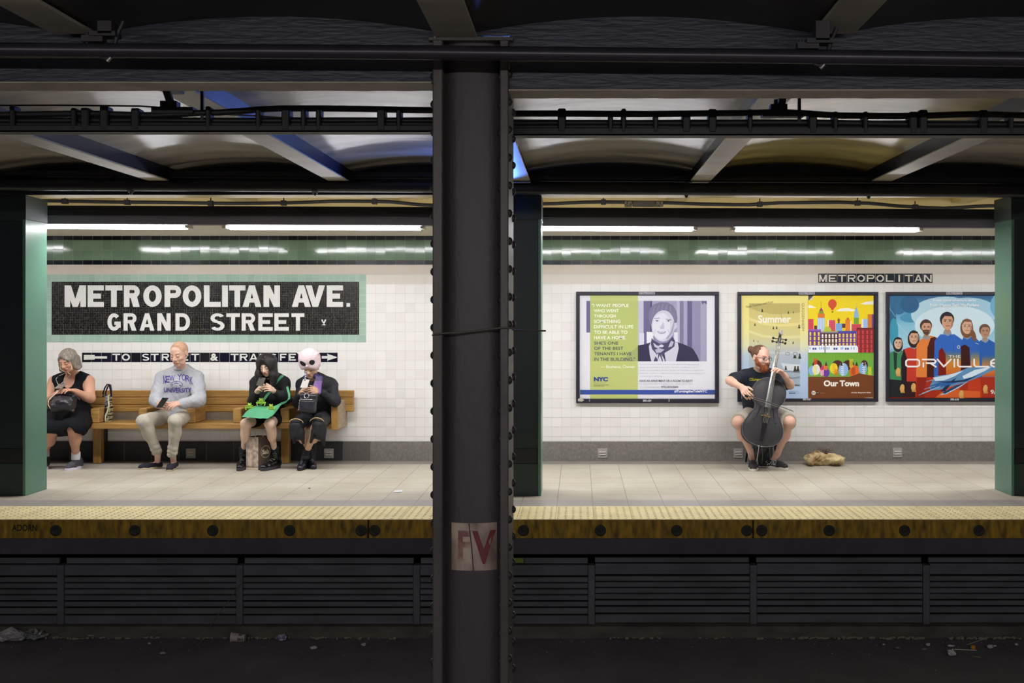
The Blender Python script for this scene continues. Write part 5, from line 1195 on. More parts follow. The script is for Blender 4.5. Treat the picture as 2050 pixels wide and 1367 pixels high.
bvd = BVHTree.FromPolygons([v.co+root.location for v in dr_.data.vertices], [list(q.vertices) for q in dr_.data.polygons])
def ons(px, py, off=.007, D=10.9):
    w_ = PX(px, py, D); o = V3((0, 0, H)); d_ = (w_-o).normalized(); h = bvd.ray_cast(w_-d_*.6, d_, 1.4); return (h[0]-d_*off) if h[0] is not None else w_
def spl(pts, n=5):
    pts = [Vector(p) for p in pts]; out = []
    for i in range(len(pts)-1):
        a, b, c, d = pts[max(i-1, 0)], pts[i], pts[i+1], pts[min(i+2, len(pts)-1)]
        for k in range(n): t = k/n; out.append(.5*((2*b)+(c-a)*t+(2*a-5*b+4*c-d)*t*t+(3*b-a-3*c+d)*t**3))
    return out+[pts[-1]]
g = Geo(); g.tube(spl([L(.076, .02, -.012), L(.068, .06, -.07), PX(141, 749, 10.88), ons(133, 758, .02), ons(127, 764, .02), PX(119, 771, 10.72)]), .0026, 6); g.build('cord', M('#e9e4da', .5), root2)
g = Geo(); g.tube(spl([L(-.068, .05, -.03), L(-.055, .075, -.075), ons(121, 751, .012), ons(113, 757, .012), ons(112.5, 761, .012), ons(115, 766, .02), PX(117, 771, 10.72)]), .0026, 6); g.build('cord', M('#e9e4da', .5), root2)
g = Geo(); g.tube(spl([PX(116, 783, 10.64), PX(108, 791, 10.6), PX(99, 799, 10.57), PX(96.5, 808, 10.56), PX(99, 815, 10.555), PX(101, 818, 10.57)]), .0028, 6); g.build('cord', M('#e9e4da', .5), root2)
g = Geo(); g.tube([J['wrL']+V3((.0, 0, -.03))+V3((.045*math.cos(a), .045*math.sin(a), .02*math.cos(a))) for a in [i*math.pi/8 for i in range(17)]], .005, 6)
g.build('wrist_band', M('#3a2230', .5), root)
def phone(c, R, label, case='#2a2a2e', screen='#5a5d66', w_=.036, h_=.072):
    r = empty('phone', c, label, 'phone', 'phones held by the people on the bench')
    g = Geo(); g.bbox((-w_, -.004, -h_), (w_, .004, h_), .004); g.v = [tuple(R @ V3(p)+c) for p in g.v]; g.build('case', M(case, .35, .2), r)
    g = Geo(); g.box((-w_*.9, .0042, -h_*.84), (w_*.9, .0048, h_*.84)); g.v = [tuple(R @ V3(p)+c) for p in g.v]; g.build('screen', M(screen, .1), r)
    g = Geo(); g.bbox((-w_*.6, -.0055, h_*.66), (-w_*.1, -.004, h_*.86), .001); g.v = [tuple(R @ V3(p)+c) for p in g.v]; g.build('camera', M('#0c0c0e', .1), r); return r
def prot(tilt, yaw=0, roll=0): return Matrix.Rotation(math.radians(yaw), 3, 'Z') @ Matrix.Rotation(math.radians(tilt), 3, 'X') @ Matrix.Rotation(math.radians(roll), 3, 'Y')
phone(PX(121, 773, 10.69), prot(-74, 6, 0), 'dark phone with a pale edge in the hands of the grey-haired person', '#8a7a72')
# black leather handbag on her lap
root = empty('handbag', PX(130, 826, 10.66), 'slouchy black leather handbag lying on the lap of the person in the black dress', 'bag')
S = SDF(PX(85, 840, 10.45), PX(180, 770, 11.0), .004)
S.ell(PX(127, 806, 10.68), (.125, .085, .075), None, k=.03); S.cone(PX(112, 815, 10.64), PX(150, 813, 10.64), .055, .055, k=.04); S.cone(PX(152, 797, 10.68), PX(158, 805, 10.68), .04, .04, k=.03); S.wave(.004, (48, 30, 52), 1.1)
bmake('bag_body', S, M('#242126', .38, hex2='#36323a', vscale=14, bump=.35, bscale=40, name='black_leather'), root)
g = Geo(); g.tube([PX(100, 805, 10.60), PX(112, 800, 10.565), PX(128, 799, 10.565), PX(146, 801, 10.58)], .003, 5); g.build('zipper', M('#77747c', .3, .8), root)
g = Geo(); g.tube([PX(103, 800, 10.62), PX(108, 791, 10.66), PX(125, 789, 10.70), PX(150, 792, 10.70), PX(160, 800, 10.66)], .008, 8); g.build('handle', M('#242126', .38), root)
g = Geo(); [g.sphere(PX(x, 821-(1 if x == 142 else 0), 10.60), .005) for x in (138, 142, 146)]; g.build('studs', M('#c9c6c8', .2, .9), root)
# patterned tote on the bench
root = empty('tote_bag', PX(216, 843, 11.15), 'upright black and leopard-spotted tote bag standing on the bench, handles up', 'bag')
S = SDF(PX(195, 848, 10.95), PX(236, 775, 11.3), .004)
S.cone(PX(211, 839, 11.13), PX(212, 808, 11.15), .052, .036, k=.04); S.cone(PX(222, 839, 11.13), PX(221, 812, 11.15), .046, .038, k=.04); S.cone(PX(209, 806, 11.14), PX(210, 790, 11.14), .034, .020, k=.03); S.cone(PX(219, 812, 11.15), PX(220, 793, 11.15), .036, .024, k=.03); S.cut((0, 0, .459), (0, 0, -1)); S.wave(.003, (60, 40, 50), 0)
xm = PX(214.5, 0, 11.1).x
def sp(P_):
    m = np.zeros(len(P_), np.int32); X = P_[:, 0]; Z = P_[:, 2]; e = xm+.012*np.sin(Z*22)
    n = np.sin(X*260+2*np.sin(Z*190))*np.sin(Z*230+2.2*np.sin(X*170))
    m[X > e] = np.where(n[X > e] > .05, 1, 2); m[(X > e-.006) & (X < e+.006)] = 1
    m[(X < e-.008) & (Z > .60) & (n > .45)] = 3; return m
bmake('bag_body', S, [M('#16141f', .35, name='black_shiny'), M('#c9c49a', .6, name='pale_spots'), M('#2a2718', .6, name='dark_spots'), M('#b9b5c8', .3)], root, sp)
for dx in (0, 5):
    g = Geo(); g.ribbon([PX(206+dx, 795, 11.12+dx*.006), PX(206.5+dx, 786, 11.12), PX(210+dx, 776, 11.13), PX(215+dx*.6, 768.5, 11.13), PX(219+dx*.4, 770, 11.13), PX(221+dx*.3, 780, 11.13), PX(223, 794, 11.13)], (.003, .008, 0), .003); g.build('handle', M('#1d1a34', .3), root)
g = Geo(); g.sphere(PX(205, 791, 11.09), .007); g.build('button', M('#b0705a', .4), root)

# ---- man in the grey sweatshirt
J = dict(head=PX(359, 708, 10.93), neck=PX(364, 741, 11.08), shL=PX(326, 757, 11.09), shR=PX(394, 757, 11.09), elL=PX(312, 801, 10.97), elR=PX(400, 801, 10.97), wrL=PX(318, 808, 10.82), wrR=PX(362, 808, 10.80),
         pel=PX(355, 831, 11.14), knL=PX(287, 843, 10.63), knR=PX(351, 843, 10.62), anL=PX(316, 905, 10.74), anR=PX(346, 909, 10.72), heL=PX(325, 927, 10.86), heR=PX(350, 922, 10.88), toL=PX(276, 936, 10.70), toR=PX(338, 938, 10.58))
P = Person(J, 1.08, 1.06, .93)
root = empty('person', (J['pel'].x, J['pel'].y, 0), 'seated person with cropped fair hair in a pale grey sweatshirt and light trousers', 'person', 'people seated on the bench')
skm = M('#d3a592', .5, hex2='#dcb2a0', vscale=9, name='skin', bump=.04, bscale=60)
R = basis((-.22, -1, -.36), (-.04, 0, 1)); sc = 1.10
S = P.field(); P.body(S); head(S, J['head'], R, sc)
hand(S, J['wrR'], PX(338, 809, 10.66)-J['wrR'], (-.2, .5, -.75), (-.2, -.3, 1), (.55, .6, .5), 1.06)
hand(S, J['wrL'], PX(328, 812, 10.64)-J['wrL'], (.4, .5, -.2), (.5, -.3, 1), (.5, .6, .5), 1.06)
bmake('body', S, [skm, M('#c07f6c', .5), M('#9a6f50', .7), M('#54382c', .5), M('#e8e0d8', .4)], root, face_paint(J['head'], R, sc))
S = P.field(.005); P.torso(S, .024, chest=(.152, .115, .17), belly=(.155, .125, .15)); P.arms(S, .020, 1, .93, k=.03); P.arms(S, .012, 1, .8)
for q in 'LR': S.ell(lerp(J['el'+q], J['wr'+q], .78), (.052, .05, .05), None, k=.03)
S.ell(J['neck']+V3((-.005, -.02, .075)), (.070, .080, .062), None, k=.01, op='sub'); S.cut((0, 0, PX(0, 822, 11).z), (0, 0, -1)) if 0 else None
S.wave(.0042, (26, 22, 31), 2.0); S.wave(.0018, (70, 50, 75), .3)
sw = bmake('sweatshirt', S, M('#a8aab2', .9, hex2='#b8bac2', vscale=60, bump=.3, bscale=90, name='grey_fleece'), root)
g = Geo(); c = J['neck']+V3((-.004, -.022, .022)); g.tube([c+V3((.066*math.cos(a), .075*math.sin(a), .010*math.sin(a)+.0)) for a in [i*math.pi/14 for i in range(29)]], .008, 8, cap=False); g.build('collar', M('#a3a5ad', .9), root)
for q, d in (('L', V3((.05, -.10, -.01))), ('R', V3((-.14, -.06, -.02)))):
    w0 = J['wr'+q]; dd = (w0-J['el'+q]).normalized(); g = Geo(); g.tube([w0-dd*.045, w0-dd*.02, w0+dd*.008], [.042, .040, .036], 14); g.build('cuff', M('#9ea0a9', .9, bump=.3, bscale=60), root)
purple = M('#4a3a92', .7, name='purple_print')
items = [('N', 327, 751, 331.5, 768, .01), ('E', 331, 752.5, 339.5, 765.5, .01), ('W', 339, 751, 350, 763, .01), ('Y', 355, 748.6, 364, 761, .01), ('O', 364, 749, 371.5, 761.5, .01), ('R', 371.5, 751, 380, 764, .01), ('K', 380, 754, 386, 769, .01)]
items += [ringpoly(353.5, 770, 12.2, 7.4, .8), ([(344, 769), (362, 770.5), (362, 772.5), (344, 771.5)], [(3, 2, 1, 0)]), ([(349, 766), (357, 766.8), (357, 768), (349, 767.2)], [(3, 2, 1, 0)]), ([(352.5, 763), (353.5, 763), (353.5, 777), (352.5, 777)], [(3, 2, 1, 0)]), ('UNIVERSITY', 328, 777, 383, 786, .02, -1.5)]
project('chest_print', items, sw, sw, 10.9, purple)
S = P.field(.005); P.legs(S, .012, 1, 1.0, k=.03); S.ell(J['pel']+V3((0, -.02, .01)), (.19, .14, .09), None, k=.04); S.wave(.0028, (30, 26, 40), 1.0)
for q in 'LR':
    for i, t in enumerate((.80, .87, .93, .985)): S.cone(lerp(J['kn'+q], J['an'+q], t)+V3((-.022, -.020, .008*(-1)**i)), lerp(J['kn'+q], J['an'+q], t)+V3((.024, -.020, -.010*(-1)**i)), .030, .030, k=.006)
    S.cone(J['kn'+q]+V3((-.0, 0, 0)), lerp(J['kn'+q], J['an'+q], .9), .054, .044, k=.02)
bmake('trousers', S, M('#aca599', .85, hex2='#bbb4a8', vscale=12, bump=.5, bscale=40, name='light_cotton'), root)
S = P.field(.005, V3(J['head'])-V3((.15, .15, .15)), V3(J['head'])+V3((.15, .18, .18))); L = lambda x, y, z: J['head']+R @ V3((x, y, z))*sc
S.ell(L(0, -.0135, .0335), (.0752*sc, .0928*sc, .0835*sc), R, k=.01); S.ell(L(0, .105, .0), (.10, .095, .105), R, k=.01, op='sub'); S.ell(L(0, .0, -.09), (.12, .14, .09), R, k=.01, op='sub'); S.cone(L(-.035, .035, .098), L(.01, .04, .106), .008, .008, k=.015)
bmake('hair', S, M('#c0957a', .7, hex2='#cfa488', vscale=40, bump=.5, bscale=120, name='cropped_fair_hair'), root)
g = Geo(); g.tube([L(.086, .01, -.012), L(.088, .016, -.035)], .0045, 6); g.build('earphone', M('#f2f0ee', .3), root)
nv = M('#1d1c2c', .85, bump=.3, bscale=90, name='navy_canvas')
for q in 'LR': o = shoe(root, J['he'+q], J['to'+q], .042, .050, nv, solem=M('#b9ac92', .7), solet=.014)
phone(PX(325, 806, 10.64), prot(-50, -12, 0), 'black phone held low by the person in the grey sweatshirt', '#17171a', '#1c1c22')

# ---- woman with long black hair and the green bag
J = dict(head=PX(534, 731, 10.90), neck=PX(541, 757, 11.06), shL=PX(512, 766, 11.07), shR=PX(569, 766, 11.07), elL=PX(506, 803, 10.92), elR=PX(574, 800, 10.94), wrL=PX(515, 784, 10.80), wrR=PX(548, 783, 10.80),
         pel=PX(540, 833, 11.14), knL=PX(492, 848, 10.64), knR=PX(540, 848, 10.64), anL=PX(488, 903, 10.80), anR=PX(550, 903, 10.82), heL=PX(490, 921, 10.92), heR=PX(560, 925, 10.88), toL=PX(479, 938.5, 10.60), toR=PX(523, 939, 10.60))
P = Person(J, .95, .88, .85, fem=True)
root = empty('person', (J['pel'].x, J['pel'].y, 0), 'seated person with long straight black hair, black top and bare knees, holding a phone', 'person', 'people seated on the bench')
ska = M('#dcb9a4', .5, hex2='#e4c4b0', vscale=9, name='skin', bump=.04, bscale=60)
R = basis((-.12, -1, -.48), (-.06, 0, 1)); sc = .94
S = P.field(); P.body(S); head(S, J['head'], R, sc)
hand(S, J['wrR'], PX(534, 771, 10.66)-J['wrR'], (-.6, .2, -.3), (-.3, -.3, 1), (.55, .6, .4), .93)
hand(S, J['wrL'], PX(520, 769, 10.68)-J['wrL'], (.5, -.1, -.1), (.6, 0, .6), (.5, .7, .5), .93)
bmake('body', S, [ska, M('#b45f5c', .4), M('#2c2220', .7), M('#1f1614', .5), M('#e8e0d8', .4)], root, face_paint(J['head'], R, sc))
blackk = M('#0c0d12', .8, hex2='#14151b', vscale=8, bump=.4, bscale=60, name='black_knit')
S = P.field(.005); P.torso(S, .018); P.arms(S, .014, 1, .86, k=.03)
for q in 'LR': S.ell(lerp(J['el'+q], J['wr'+q], .45), (.054, .054, .054), None, k=.03)
S.ell(J['neck']+V3((0, -.02, .085)), (.060, .065, .058), None, k=.01, op='sub'); S.wave(.003, (36, 30, 40), .8)
tp = bmake('top', S, blackk, root)
S = P.field(.005); P.legs(S, .016, .60, 0, k=.04); S.ell(J['pel']+V3((0, -.02, .01)), (.17, .13, .088), None, k=.04); bmake('shorts', S, cloth('#0b0c12'), root)
S = P.field(.005, V3(J['head'])-V3((.2, .2, .32)), V3(J['head'])+V3((.2, .25, .2))); L = lambda x, y, z: J['head']+R @ V3((x, y, z))*sc
S.ell(L(0, -.022, .038), (.089, .100, .090), R, k=.02)
hd = J['head']
for sx, dz in ((-1, -.20), (1, -.225)):
    S.cone(L(sx*.066, .0, .045), hd+V3((sx*.086, -.01, dz*.45)), .036, .028, k=.04); S.cone(hd+V3((sx*.086, -.01, dz*.45)), hd+V3((sx*.080, -.035, dz*.95)), .028, .018, k=.03); S.cone(L(sx*.062, .045, .02), hd+V3((sx*.078, -.045, dz*.5)), .020, .020, k=.03); S.cone(hd+V3((sx*.078, -.045, dz*.5)), hd+V3((sx*.068, -.075, dz)), .020, .012, k=.03)
    S.ell(hd+V3((sx*.074, -.012, -.075)), (.028, .055, .155), None, k=.04); S.ell(hd+V3((sx*.070, .03, -.08)), (.03, .05, .13), None, k=.04); S.cone(L(sx*.05, -.07, .03), hd+V3((sx*.05, .05, -.15)), .045, .03, k=.03); S.cone(L(sx*.008, .062, .098), L(sx*.066, .070, .0), .020, .014, k=.015)
S.ell(L(0, .110, -.030), (.052, .062, .084), R, k=.008, op='sub'); S.wave(.0007, (190, 140, 8))
bmake('hair', S, M('#0e0b0d', .48, hex2='#1e1718', vscale=10, stretch=(8, 8, 1), bump=.4, bscale=50, name='black_hair'), root)
bl2 = M('#111114', .22, bump=.15, bscale=60, name='black_polished_leather')
for q in 'LR':
    g = Geo(); a = J['an'+q]; g.tube([a+V3((0, 0, -.05)), a+V3((0, 0, 0)), a+V3((0, -.0, .045))], [.047, .043, .046], 16); g.build('sock', M('#12141a', .85, hex2='#1a2424', vscale=60), root)
    shoe(root, J['he'+q], J['to'+q], .044, .085, bl2, solem=M('#3a343c', .6), solet=.026, laces=M('#77777a', .5), ank=J['an'+q]+V3((0, -.01, -.005)))
phone(PX(522.5, 764, 10.64), prot(-50, 2, 3), 'phone with a silver rim held up by the person with long black hair', '#565250', '#5a5d66', .035, .060)
# green bag with frogs
root = empty('shoulder_bag', PX(525, 830, 10.6), 'flat green cloth bag with small plush frogs on the lap of the black-haired person', 'bag')
gm = M('#4e9a70', .8, hex2='#5aa87c', vscale=10, bump=.3, bscale=60, name='green_cloth')
top_ = [(504, 815, 10.80), (517, 812, 10.82), (530, 813, 10.83), (545, 815, 10.82), (566, 806, 10.80)]; mid_ = [(492, 825, 10.66), (508, 823, 10.64), (526, 823, 10.64), (545, 823, 10.66), (558, 817, 10.70)]; bot_ = [(484, 834.5, 10.55), (502, 835.5, 10.54), (520, 837, 10.54), (536, 837, 10.55), (546, 832, 10.58)]
V = []; rows_ = []
for A_, B_ in ((top_, mid_), (mid_, bot_)):
    for k in range(6 if B_ is bot_ else 5):
        t = k/5; r = []
        for i in range(4):
            for q in range(5): u = q/5; a = lerp(PX(*A_[i]), PX(*A_[i+1]), u); b = lerp(PX(*B_[i]), PX(*B_[i+1]), u); r.append(lerp(a, b, t))
        r.append(lerp(PX(*A_[4]), PX(*B_[4]), t)); rows_.append(r)
nr = len(rows_); nc = len(rows_[0]); th = V3((0, -.012, .016))
for side in (1, -1):
    for j, r in enumerate(rows_):
        for i, p in enumerate(r):
            e = min(i, nc-1-i, j, nr-1-j)/4; V.append(p+th*side*min(1, e)**.5*(1.4 if side > 0 else .5)+V3((0, -.004*side, .006*noise.noise(p*16))))
Fc = []
for s_ in (0, 1):
    for j in range(nr-1):
        for i in range(nc-1):
            q = [s_*nr*nc+j*nc+i, s_*nr*nc+j*nc+i+1, s_*nr*nc+(j+1)*nc+i+1, s_*nr*nc+(j+1)*nc+i]; Fc.append(q if s_ else q[::-1])
ed = [j*nc for j in range(nr)]+[(nr-1)*nc+i for i in range(1, nc)]+[j*nc+nc-1 for j in range(nr-2, -1, -1)]+[i for i in range(nc-2, 0, -1)]
Fc += [(ed[i], ed[(i+1) % len(ed)], ed[(i+1) % len(ed)]+nr*nc, ed[i]+nr*nc) for i in range(len(ed))]
link_mesh('bag_body', V, Fc, gm, None, root, True)
bvh_t = BVHTree.FromPolygons([v.co+root.location*0+Vector(tp.parent.location) for v in tp.data.vertices], [list(q.vertices) for q in tp.data.polygons])
def onsurf(px, py, off=.008, D=10.9, bv=None):
    w_ = PX(px, py, D); o = V3((0, 0, H)); dr = (w_-o).normalized(); h = (bv or bvh_t).ray_cast(w_-dr*.6, dr, 1.4); return (h[0]-dr*off) if h[0] is not None else w_
g = Geo(); pts = [onsurf(x, y) for x, y in ((567, 751), (562, 755), (557, 761), (552, 767), (547, 774), (543, 780), (539, 786), (534, 792), (529, 799), (525, 806), (521, 812))]; g.ribbon(pts, (.010, -.004, -.009), .002); g.build('strap', gm, root)
g = Geo(); pts = [PX(575, 774, 10.90), PX(577, 782, 10.86), PX(579, 789, 10.84), PX(579, 797, 10.82), PX(575, 803, 10.80), PX(566, 807, 10.78), PX(560, 809, 10.77)]; g.ribbon(pts, [(.011, .0, .004), (.011, .0, .004), (.011, 0, 0), (.010, 0, -.004), (.006, 0, .010), (0.002, 0, .012), (0.002, 0, .012)], .002); g.build('strap', gm, root)
fr = M('#9cc24a', .8, bump=.3, bscale=50, name='lime_plush'); fy = M('#c7d86a', .8)
def frog(x, y, D, s_, lbl):
    c = PX(x, y, D); r = empty('plush_frog', c, lbl, 'plush toy', 'plush frogs on the green bag')
    S = SDF(c-V3((.08, .06, .07)), c+V3((.08, .06, .07)), .0025); k = s_
    S.ell(c, (.020*k, .016*k, .018*k), None, k=.006); S.ell(c+V3((0, -.006, .020*k)), (.018*k, .015*k, .014*k), None, k=.006)
    for q in (-1, 1):
        S.ell(c+V3((q*.011*k, -.008, .034*k)), (.007*k,)*3, None, k=.004); S.cone(c+V3((q*.015*k, 0, -.006)), c+V3((q*.036*k, -.008, .002)), .008*k, .005*k, k=.004); S.cone(c+V3((q*.036*k, -.008, .002)), c+V3((q*.030*k, -.012, -.022*k)), .005*k, .005*k, k=.003); S.cone(c+V3((q*.014*k, -.004, .008)), c+V3((q*.030*k, -.01, .018)), .005*k, .004*k, k=.003)
    bmake('frog_body', S, fr, r)
    g = Geo(); [g.sphere(c+V3((q*.011*k, -.015*k, .035*k)), .003*k, seg=8) for q in (-1, 1)]; g.build('eyes', M('#1a1a12', .3), r)
frog(500, 815, 10.68, 1.15, 'leftmost of the lime green plush frogs on the green bag'); frog(523, 806, 10.74, 1.25, 'plush frog in the middle of the green bag top edge'); frog(543, 817, 10.64, 1.1, 'plush frog at the right side of the green bag')
# paper bag between her feet
root = empty('paper_bag', PX(515, 935, 10.75), 'brown paper carrier bag with a pale printed side standing between black boots', 'paper bag')
a = PX(492.5, 940, 10.70); b = PX(517, 941, 10.66); c = PX(541, 936, 10.80); a.z = b.z = c.z = 0; dpt = c-b; up = V3((0, 0, .345)); top_in = .004
def quadbox(g, a, b, d, z0, z1, m, th=.0015):
    n = (b-a).cross(V3((0, 0, 1))).normalized()*th
    V = [a+V3((0, 0, z0)), b+V3((0, 0, z0)), b+V3((0, 0, z1)), a+V3((0, 0, z1))]; V += [p-n for p in V]
    g.add(V, [(0, 1, 2, 3), (7, 6, 5, 4), (0, 4, 5, 1), (1, 5, 6, 2), (2, 6, 7, 3), (3, 7, 4, 0)], m)
e_ = a+dpt; hz = .345
g = Geo(); quadbox(g, a, b, 0, 0, hz, 0); g.build('printed_panel', M('#8f7d72', .8, hex2='#cdbcae', vscale=26, stretch=(1, 1, .8), contrast=.15, name='printed_paper'), root, 'pale printed front panel')
g = Geo(); quadbox(g, b, c, 0, 0, hz, 0); quadbox(g, c, e_, 0, 0, hz, 0); quadbox(g, e_, a, 0, 0, hz, 0); g.box((min(a.x, e_.x)+.01, a.y+.01, .001), (c.x-.01, c.y-.01, .004)); side = g.build('side_panel', M('#55463c', .8, name='brown_paper'), root)
g = Geo(); n_ = (b-a).cross(V3((0, 0, 1))).normalized()*.0005
for z0, z1, m in ((0.028, .036, 0), (.0, .024, 1)): V = [a+n_+V3((0, 0, z0+.002)), b+n_+V3((0, 0, z0+.002)), b+n_+V3((0, 0, z1)), a+n_+V3((0, 0, z1))]; g.add(V, [(0, 1, 2, 3)], m)
g.build('printed_band', [M('#6d4f44', .8), M('#cbbda6', .8)], root)
g = Geo(); dd = dpt.normalized(); nn = dd.cross(V3((0, 0, 1))).normalized()*.0035; cc = b+dpt*.60+V3((0, 0, .185))
def disc(r0, r1, m):
    V = [cc+nn+dd*r*math.cos(t)+V3((0, 0, r*math.sin(t))) for r in (r0, r1) for t in [i*2*math.pi/24 for i in range(24)]]; g.add(V, [(i, (i+1) % 24, 24+(i+1) % 24, 24+i) for i in range(24)], m)
disc(.066, .063, 0); disc(.058, .0565, 0); v, f, _ = text_geo('Sab', .04); g.add([cc+nn+dd*((p[0]-.5)*.095)+V3((0, 0, (p[1]-.5)*.050)) for p in v], f, 0); g.build('printed_logo', M('#d6c9b4', .8), side)
g = Geo(); quadbox(g, lerp(a, e_, .3), lerp(b, c, .3), 0, hz-.02, hz+.02, 0) if 0 else None; g.add([a+V3((.004, .004, hz-.03)), b+V3((-.0, .006, hz-.03)), c+V3((-.004, -.004, hz-.012)), e_+V3((.004, -.004, hz-.012))], [(0, 1, 2, 3)]); g.build('contents', M('#b48a54', .8, bump=.4, bscale=30), root)
for u, w_ in ((.12, 0), (.88, 1)):
    p0 = lerp(a, b, .12) if not w_ else lerp(b, c, .35); p1 = lerp(a, b, .75) if not w_ else lerp(b, c, .8)
    g = Geo(); g.ribbon([p0+V3((0, .01, hz-.02)), p0+V3((.005, .012, hz+.05)), lerp(p0, p1, .45)+V3((0, .015, hz+.085)), lerp(p0, p1, .9)+V3((0, .015, hz+.07)), p1+V3((0, .012, hz-.01))], (.004, .004, .006), .0015); g.build('handle', M('#b9a898', .8), root)

# ---- woman with the pink plush hat
J = dict(head=PX(623, 736, 10.88), neck=PX(632, 762, 11.04), shL=PX(606, 771, 11.06), shR=PX(664, 771, 11.06), elL=PX(597, 806, 10.93), elR=PX(672, 803, 10.94), wrL=PX(603, 787, 10.80), wrR=PX(638, 784, 10.80),
         pel=PX(636, 833, 11.14), knL=PX(596, 850, 10.64), knR=PX(637, 848, 10.64), anL=PX(622, 907, 10.86), anR=PX(612, 908, 10.74), heL=PX(619, 917, 10.98), heR=PX(612, 920, 10.90), toL=PX(629, 933, 10.72), toR=PX(599, 937.5, 10.62))
P = Person(J, 1.0, .90, .90, fem=True)
root = empty('person', (J['pel'].x, J['pel'].y, 0), 'seated person in a dark jacket with purple-tipped hair, legs crossed, holding a phone', 'person', 'people seated on the bench')
R = basis((-.16, -1, -.40), (-.02, 0, 1)); sc = .93
S = P.field(); P.body(S); head(S, J['head'], R, sc)
hand(S, J['wrR'], PX(622, 779, 10.66)-J['wrR'], (-.6, .3, -.3), (-.3, -.3, 1), (.55, .6, .4), .93)
hand(S, J['wrL'], PX(607, 774, 10.68)-J['wrL'], (.5, -.1, -.1), (.6, 0, .6), (.6, .7, .5), .93)
sk3 = M('#c8a084', .5, hex2='#d2aa8e', vscale=9, name='skin', bump=.04, bscale=60)
bmake('body', S, [sk3, M('#a85a50', .4), M('#2c2220', .7), M('#1f1614', .5), M('#e8e0d8', .4)], root, face_paint(J['head'], R, sc))
S = P.field(.005); P.torso(S, .028, chest=(.155, .115, .17), belly=(.150, .125, .16)); P.arms(S, .016, 1, .82, k=.04)
S.ell(J['neck']+V3((-.015, -.06, .075)), (.050, .080, .075), None, k=.01, op='sub'); S.cone(J['neck']+V3((-.06, -.06, .01)), J['neck']+V3((-.015, -.12, -.06)), .016, .012, k=.01); S.cone(J['neck']+V3((.05, -.06, .01)), J['neck']+V3((.0, -.12, -.06)), .016, .012, k=.01)
S.wave(.0048, (27, 24, 30), 1.4); S.wave(.0018, (60, 50, 70), .3)
bmake('jacket', S, M('#14161f', .7, hex2='#1c1c28', vscale=5, bump=.4, bscale=50, name='dark_navy_cloth'), root)
# wide slit trousers: loose panels over the shins, bare strips at the knees
S = P.field(.005); P.legs(S, .022, .84, 0, k=.04); S.ell(J['pel']+V3((0, -.02, .01)), (.20, .14, .09), None, k=.04)
for q, sx in (('L', -1), ('R', 1)):
    kn, an = J['kn'+q], J['an'+q]; hp = J['pel']+V3((sx*.085, -.02, -.01)); dr = (kn-hp).normalized()
    S.cone(kn+V3((sx*.012, .0, -.012)), kn+V3((sx*.01, -.005, -.10)), .074, .066, k=.03)
    S.cone(kn+V3((sx*.03, .02, -.08)), kn+V3((sx*.045, .045, -.225 if sx > 0 else -.19)), .050, .016, k=.02)
    S.cone(kn+V3((-sx*.04, -.01, -.08)), kn+V3((-sx*.055 if sx < 0 else -.075, -.0, -.19)), .034, .014, k=.02)
S.ell(J['knR']+V3((-.022, -.085, -.165)), (.028, .08, .075), None, k=.008, op='sub'); S.ell(J['knL']+V3((-.005, -.085, -.185)), (.04, .08, .06), None, k=.008, op='sub')
S.wave(.0036, (62, 30, 22), .2)
for q, sx in (('L', -1), ('R', 1)): kn = J['kn'+q]; S.cone(kn+V3((-.045, -.052, .040)), kn+V3((.0, -.060, .060)), .0045, .006, k=.003, op='sub'); S.cone(kn+V3((.0, -.060, .060)), kn+V3((.045, -.045, .045)), .006, .0045, k=.003, op='sub')
bmake('trousers', S, M('#101118', .7, hex2='#1a1b24', vscale=7, bump=.4, bscale=40, name='black_cloth'), root)
for q in 'LR':
    kn = J['kn'+q]; g = Geo(); g.tube([kn+V3((.076*math.cos(a), -.038-.036*math.sin(a), .012+.056*math.sin(a))) for a in [math.radians(15+i*15) for i in range(11)]], [.002]+[.005]*9+[.002], 6); g.build('garter', M('#c4ab80', .6), root, 'pale strip at the knee')
S = P.field(.005, V3(J['head'])-V3((.2, .2, .36)), V3(J['head'])+V3((.2, .25, .2))); L = lambda x, y, z: J['head']+R @ V3((x, y, z))*sc; hd = J['head']
S.ell(L(0, -.025, .03), (.080, .092, .078), R, k=.02); S.cone(L(.066, .0, .02), hd+V3((.090, -.03, -.12)), .032, .028, k=.03); [S.cone(hd+V3((.075+.011*i, -.035-.004*i, -.10)), hd+V3((.040+.020*i, -.125+.004*abs(i-2), -.285+.012*abs(i-2)+.01*(i % 2))), .019, .009, k=.006) for i in range(5)]
S.cone(L(-.066, .0, .02), hd+V3((-.062, -.06, -.09)), .022, .010, k=.02); S.ell(L(0, .110, -.030), (.056, .064, .084), R, k=.008, op='sub'); S.wave(.0022, (150, 110, 30))
def hp_(P_): m = np.zeros(len(P_), np.int32); m[P_[:, 2] < hd.z-.045] = 1; m[P_[:, 2] < hd.z-.135] = 2; return m
bmake('hair', S, [M('#16101c', .4), M('#2e2150', .45, hex2='#40306e', vscale=20, name='dyed_hair'), M('#5b3e80', .5, hex2='#8a63a8', vscale=30, stretch=(5, 5, 1), name='purple_hair')], root, hp_)
g = Geo(); n_ = 9
for i in range(n_): t = i/(n_-1); p = lerp(PX(612, 744, 10.80), PX(610, 764, 10.72), t); g.sphere(p+V3((.004*(-1)**i, 0, 0)), (.008, .006, .009), i % 2, 8)
g.build('braid', [M('#c9cfe6', .4), M('#7c86b8', .4)], root)
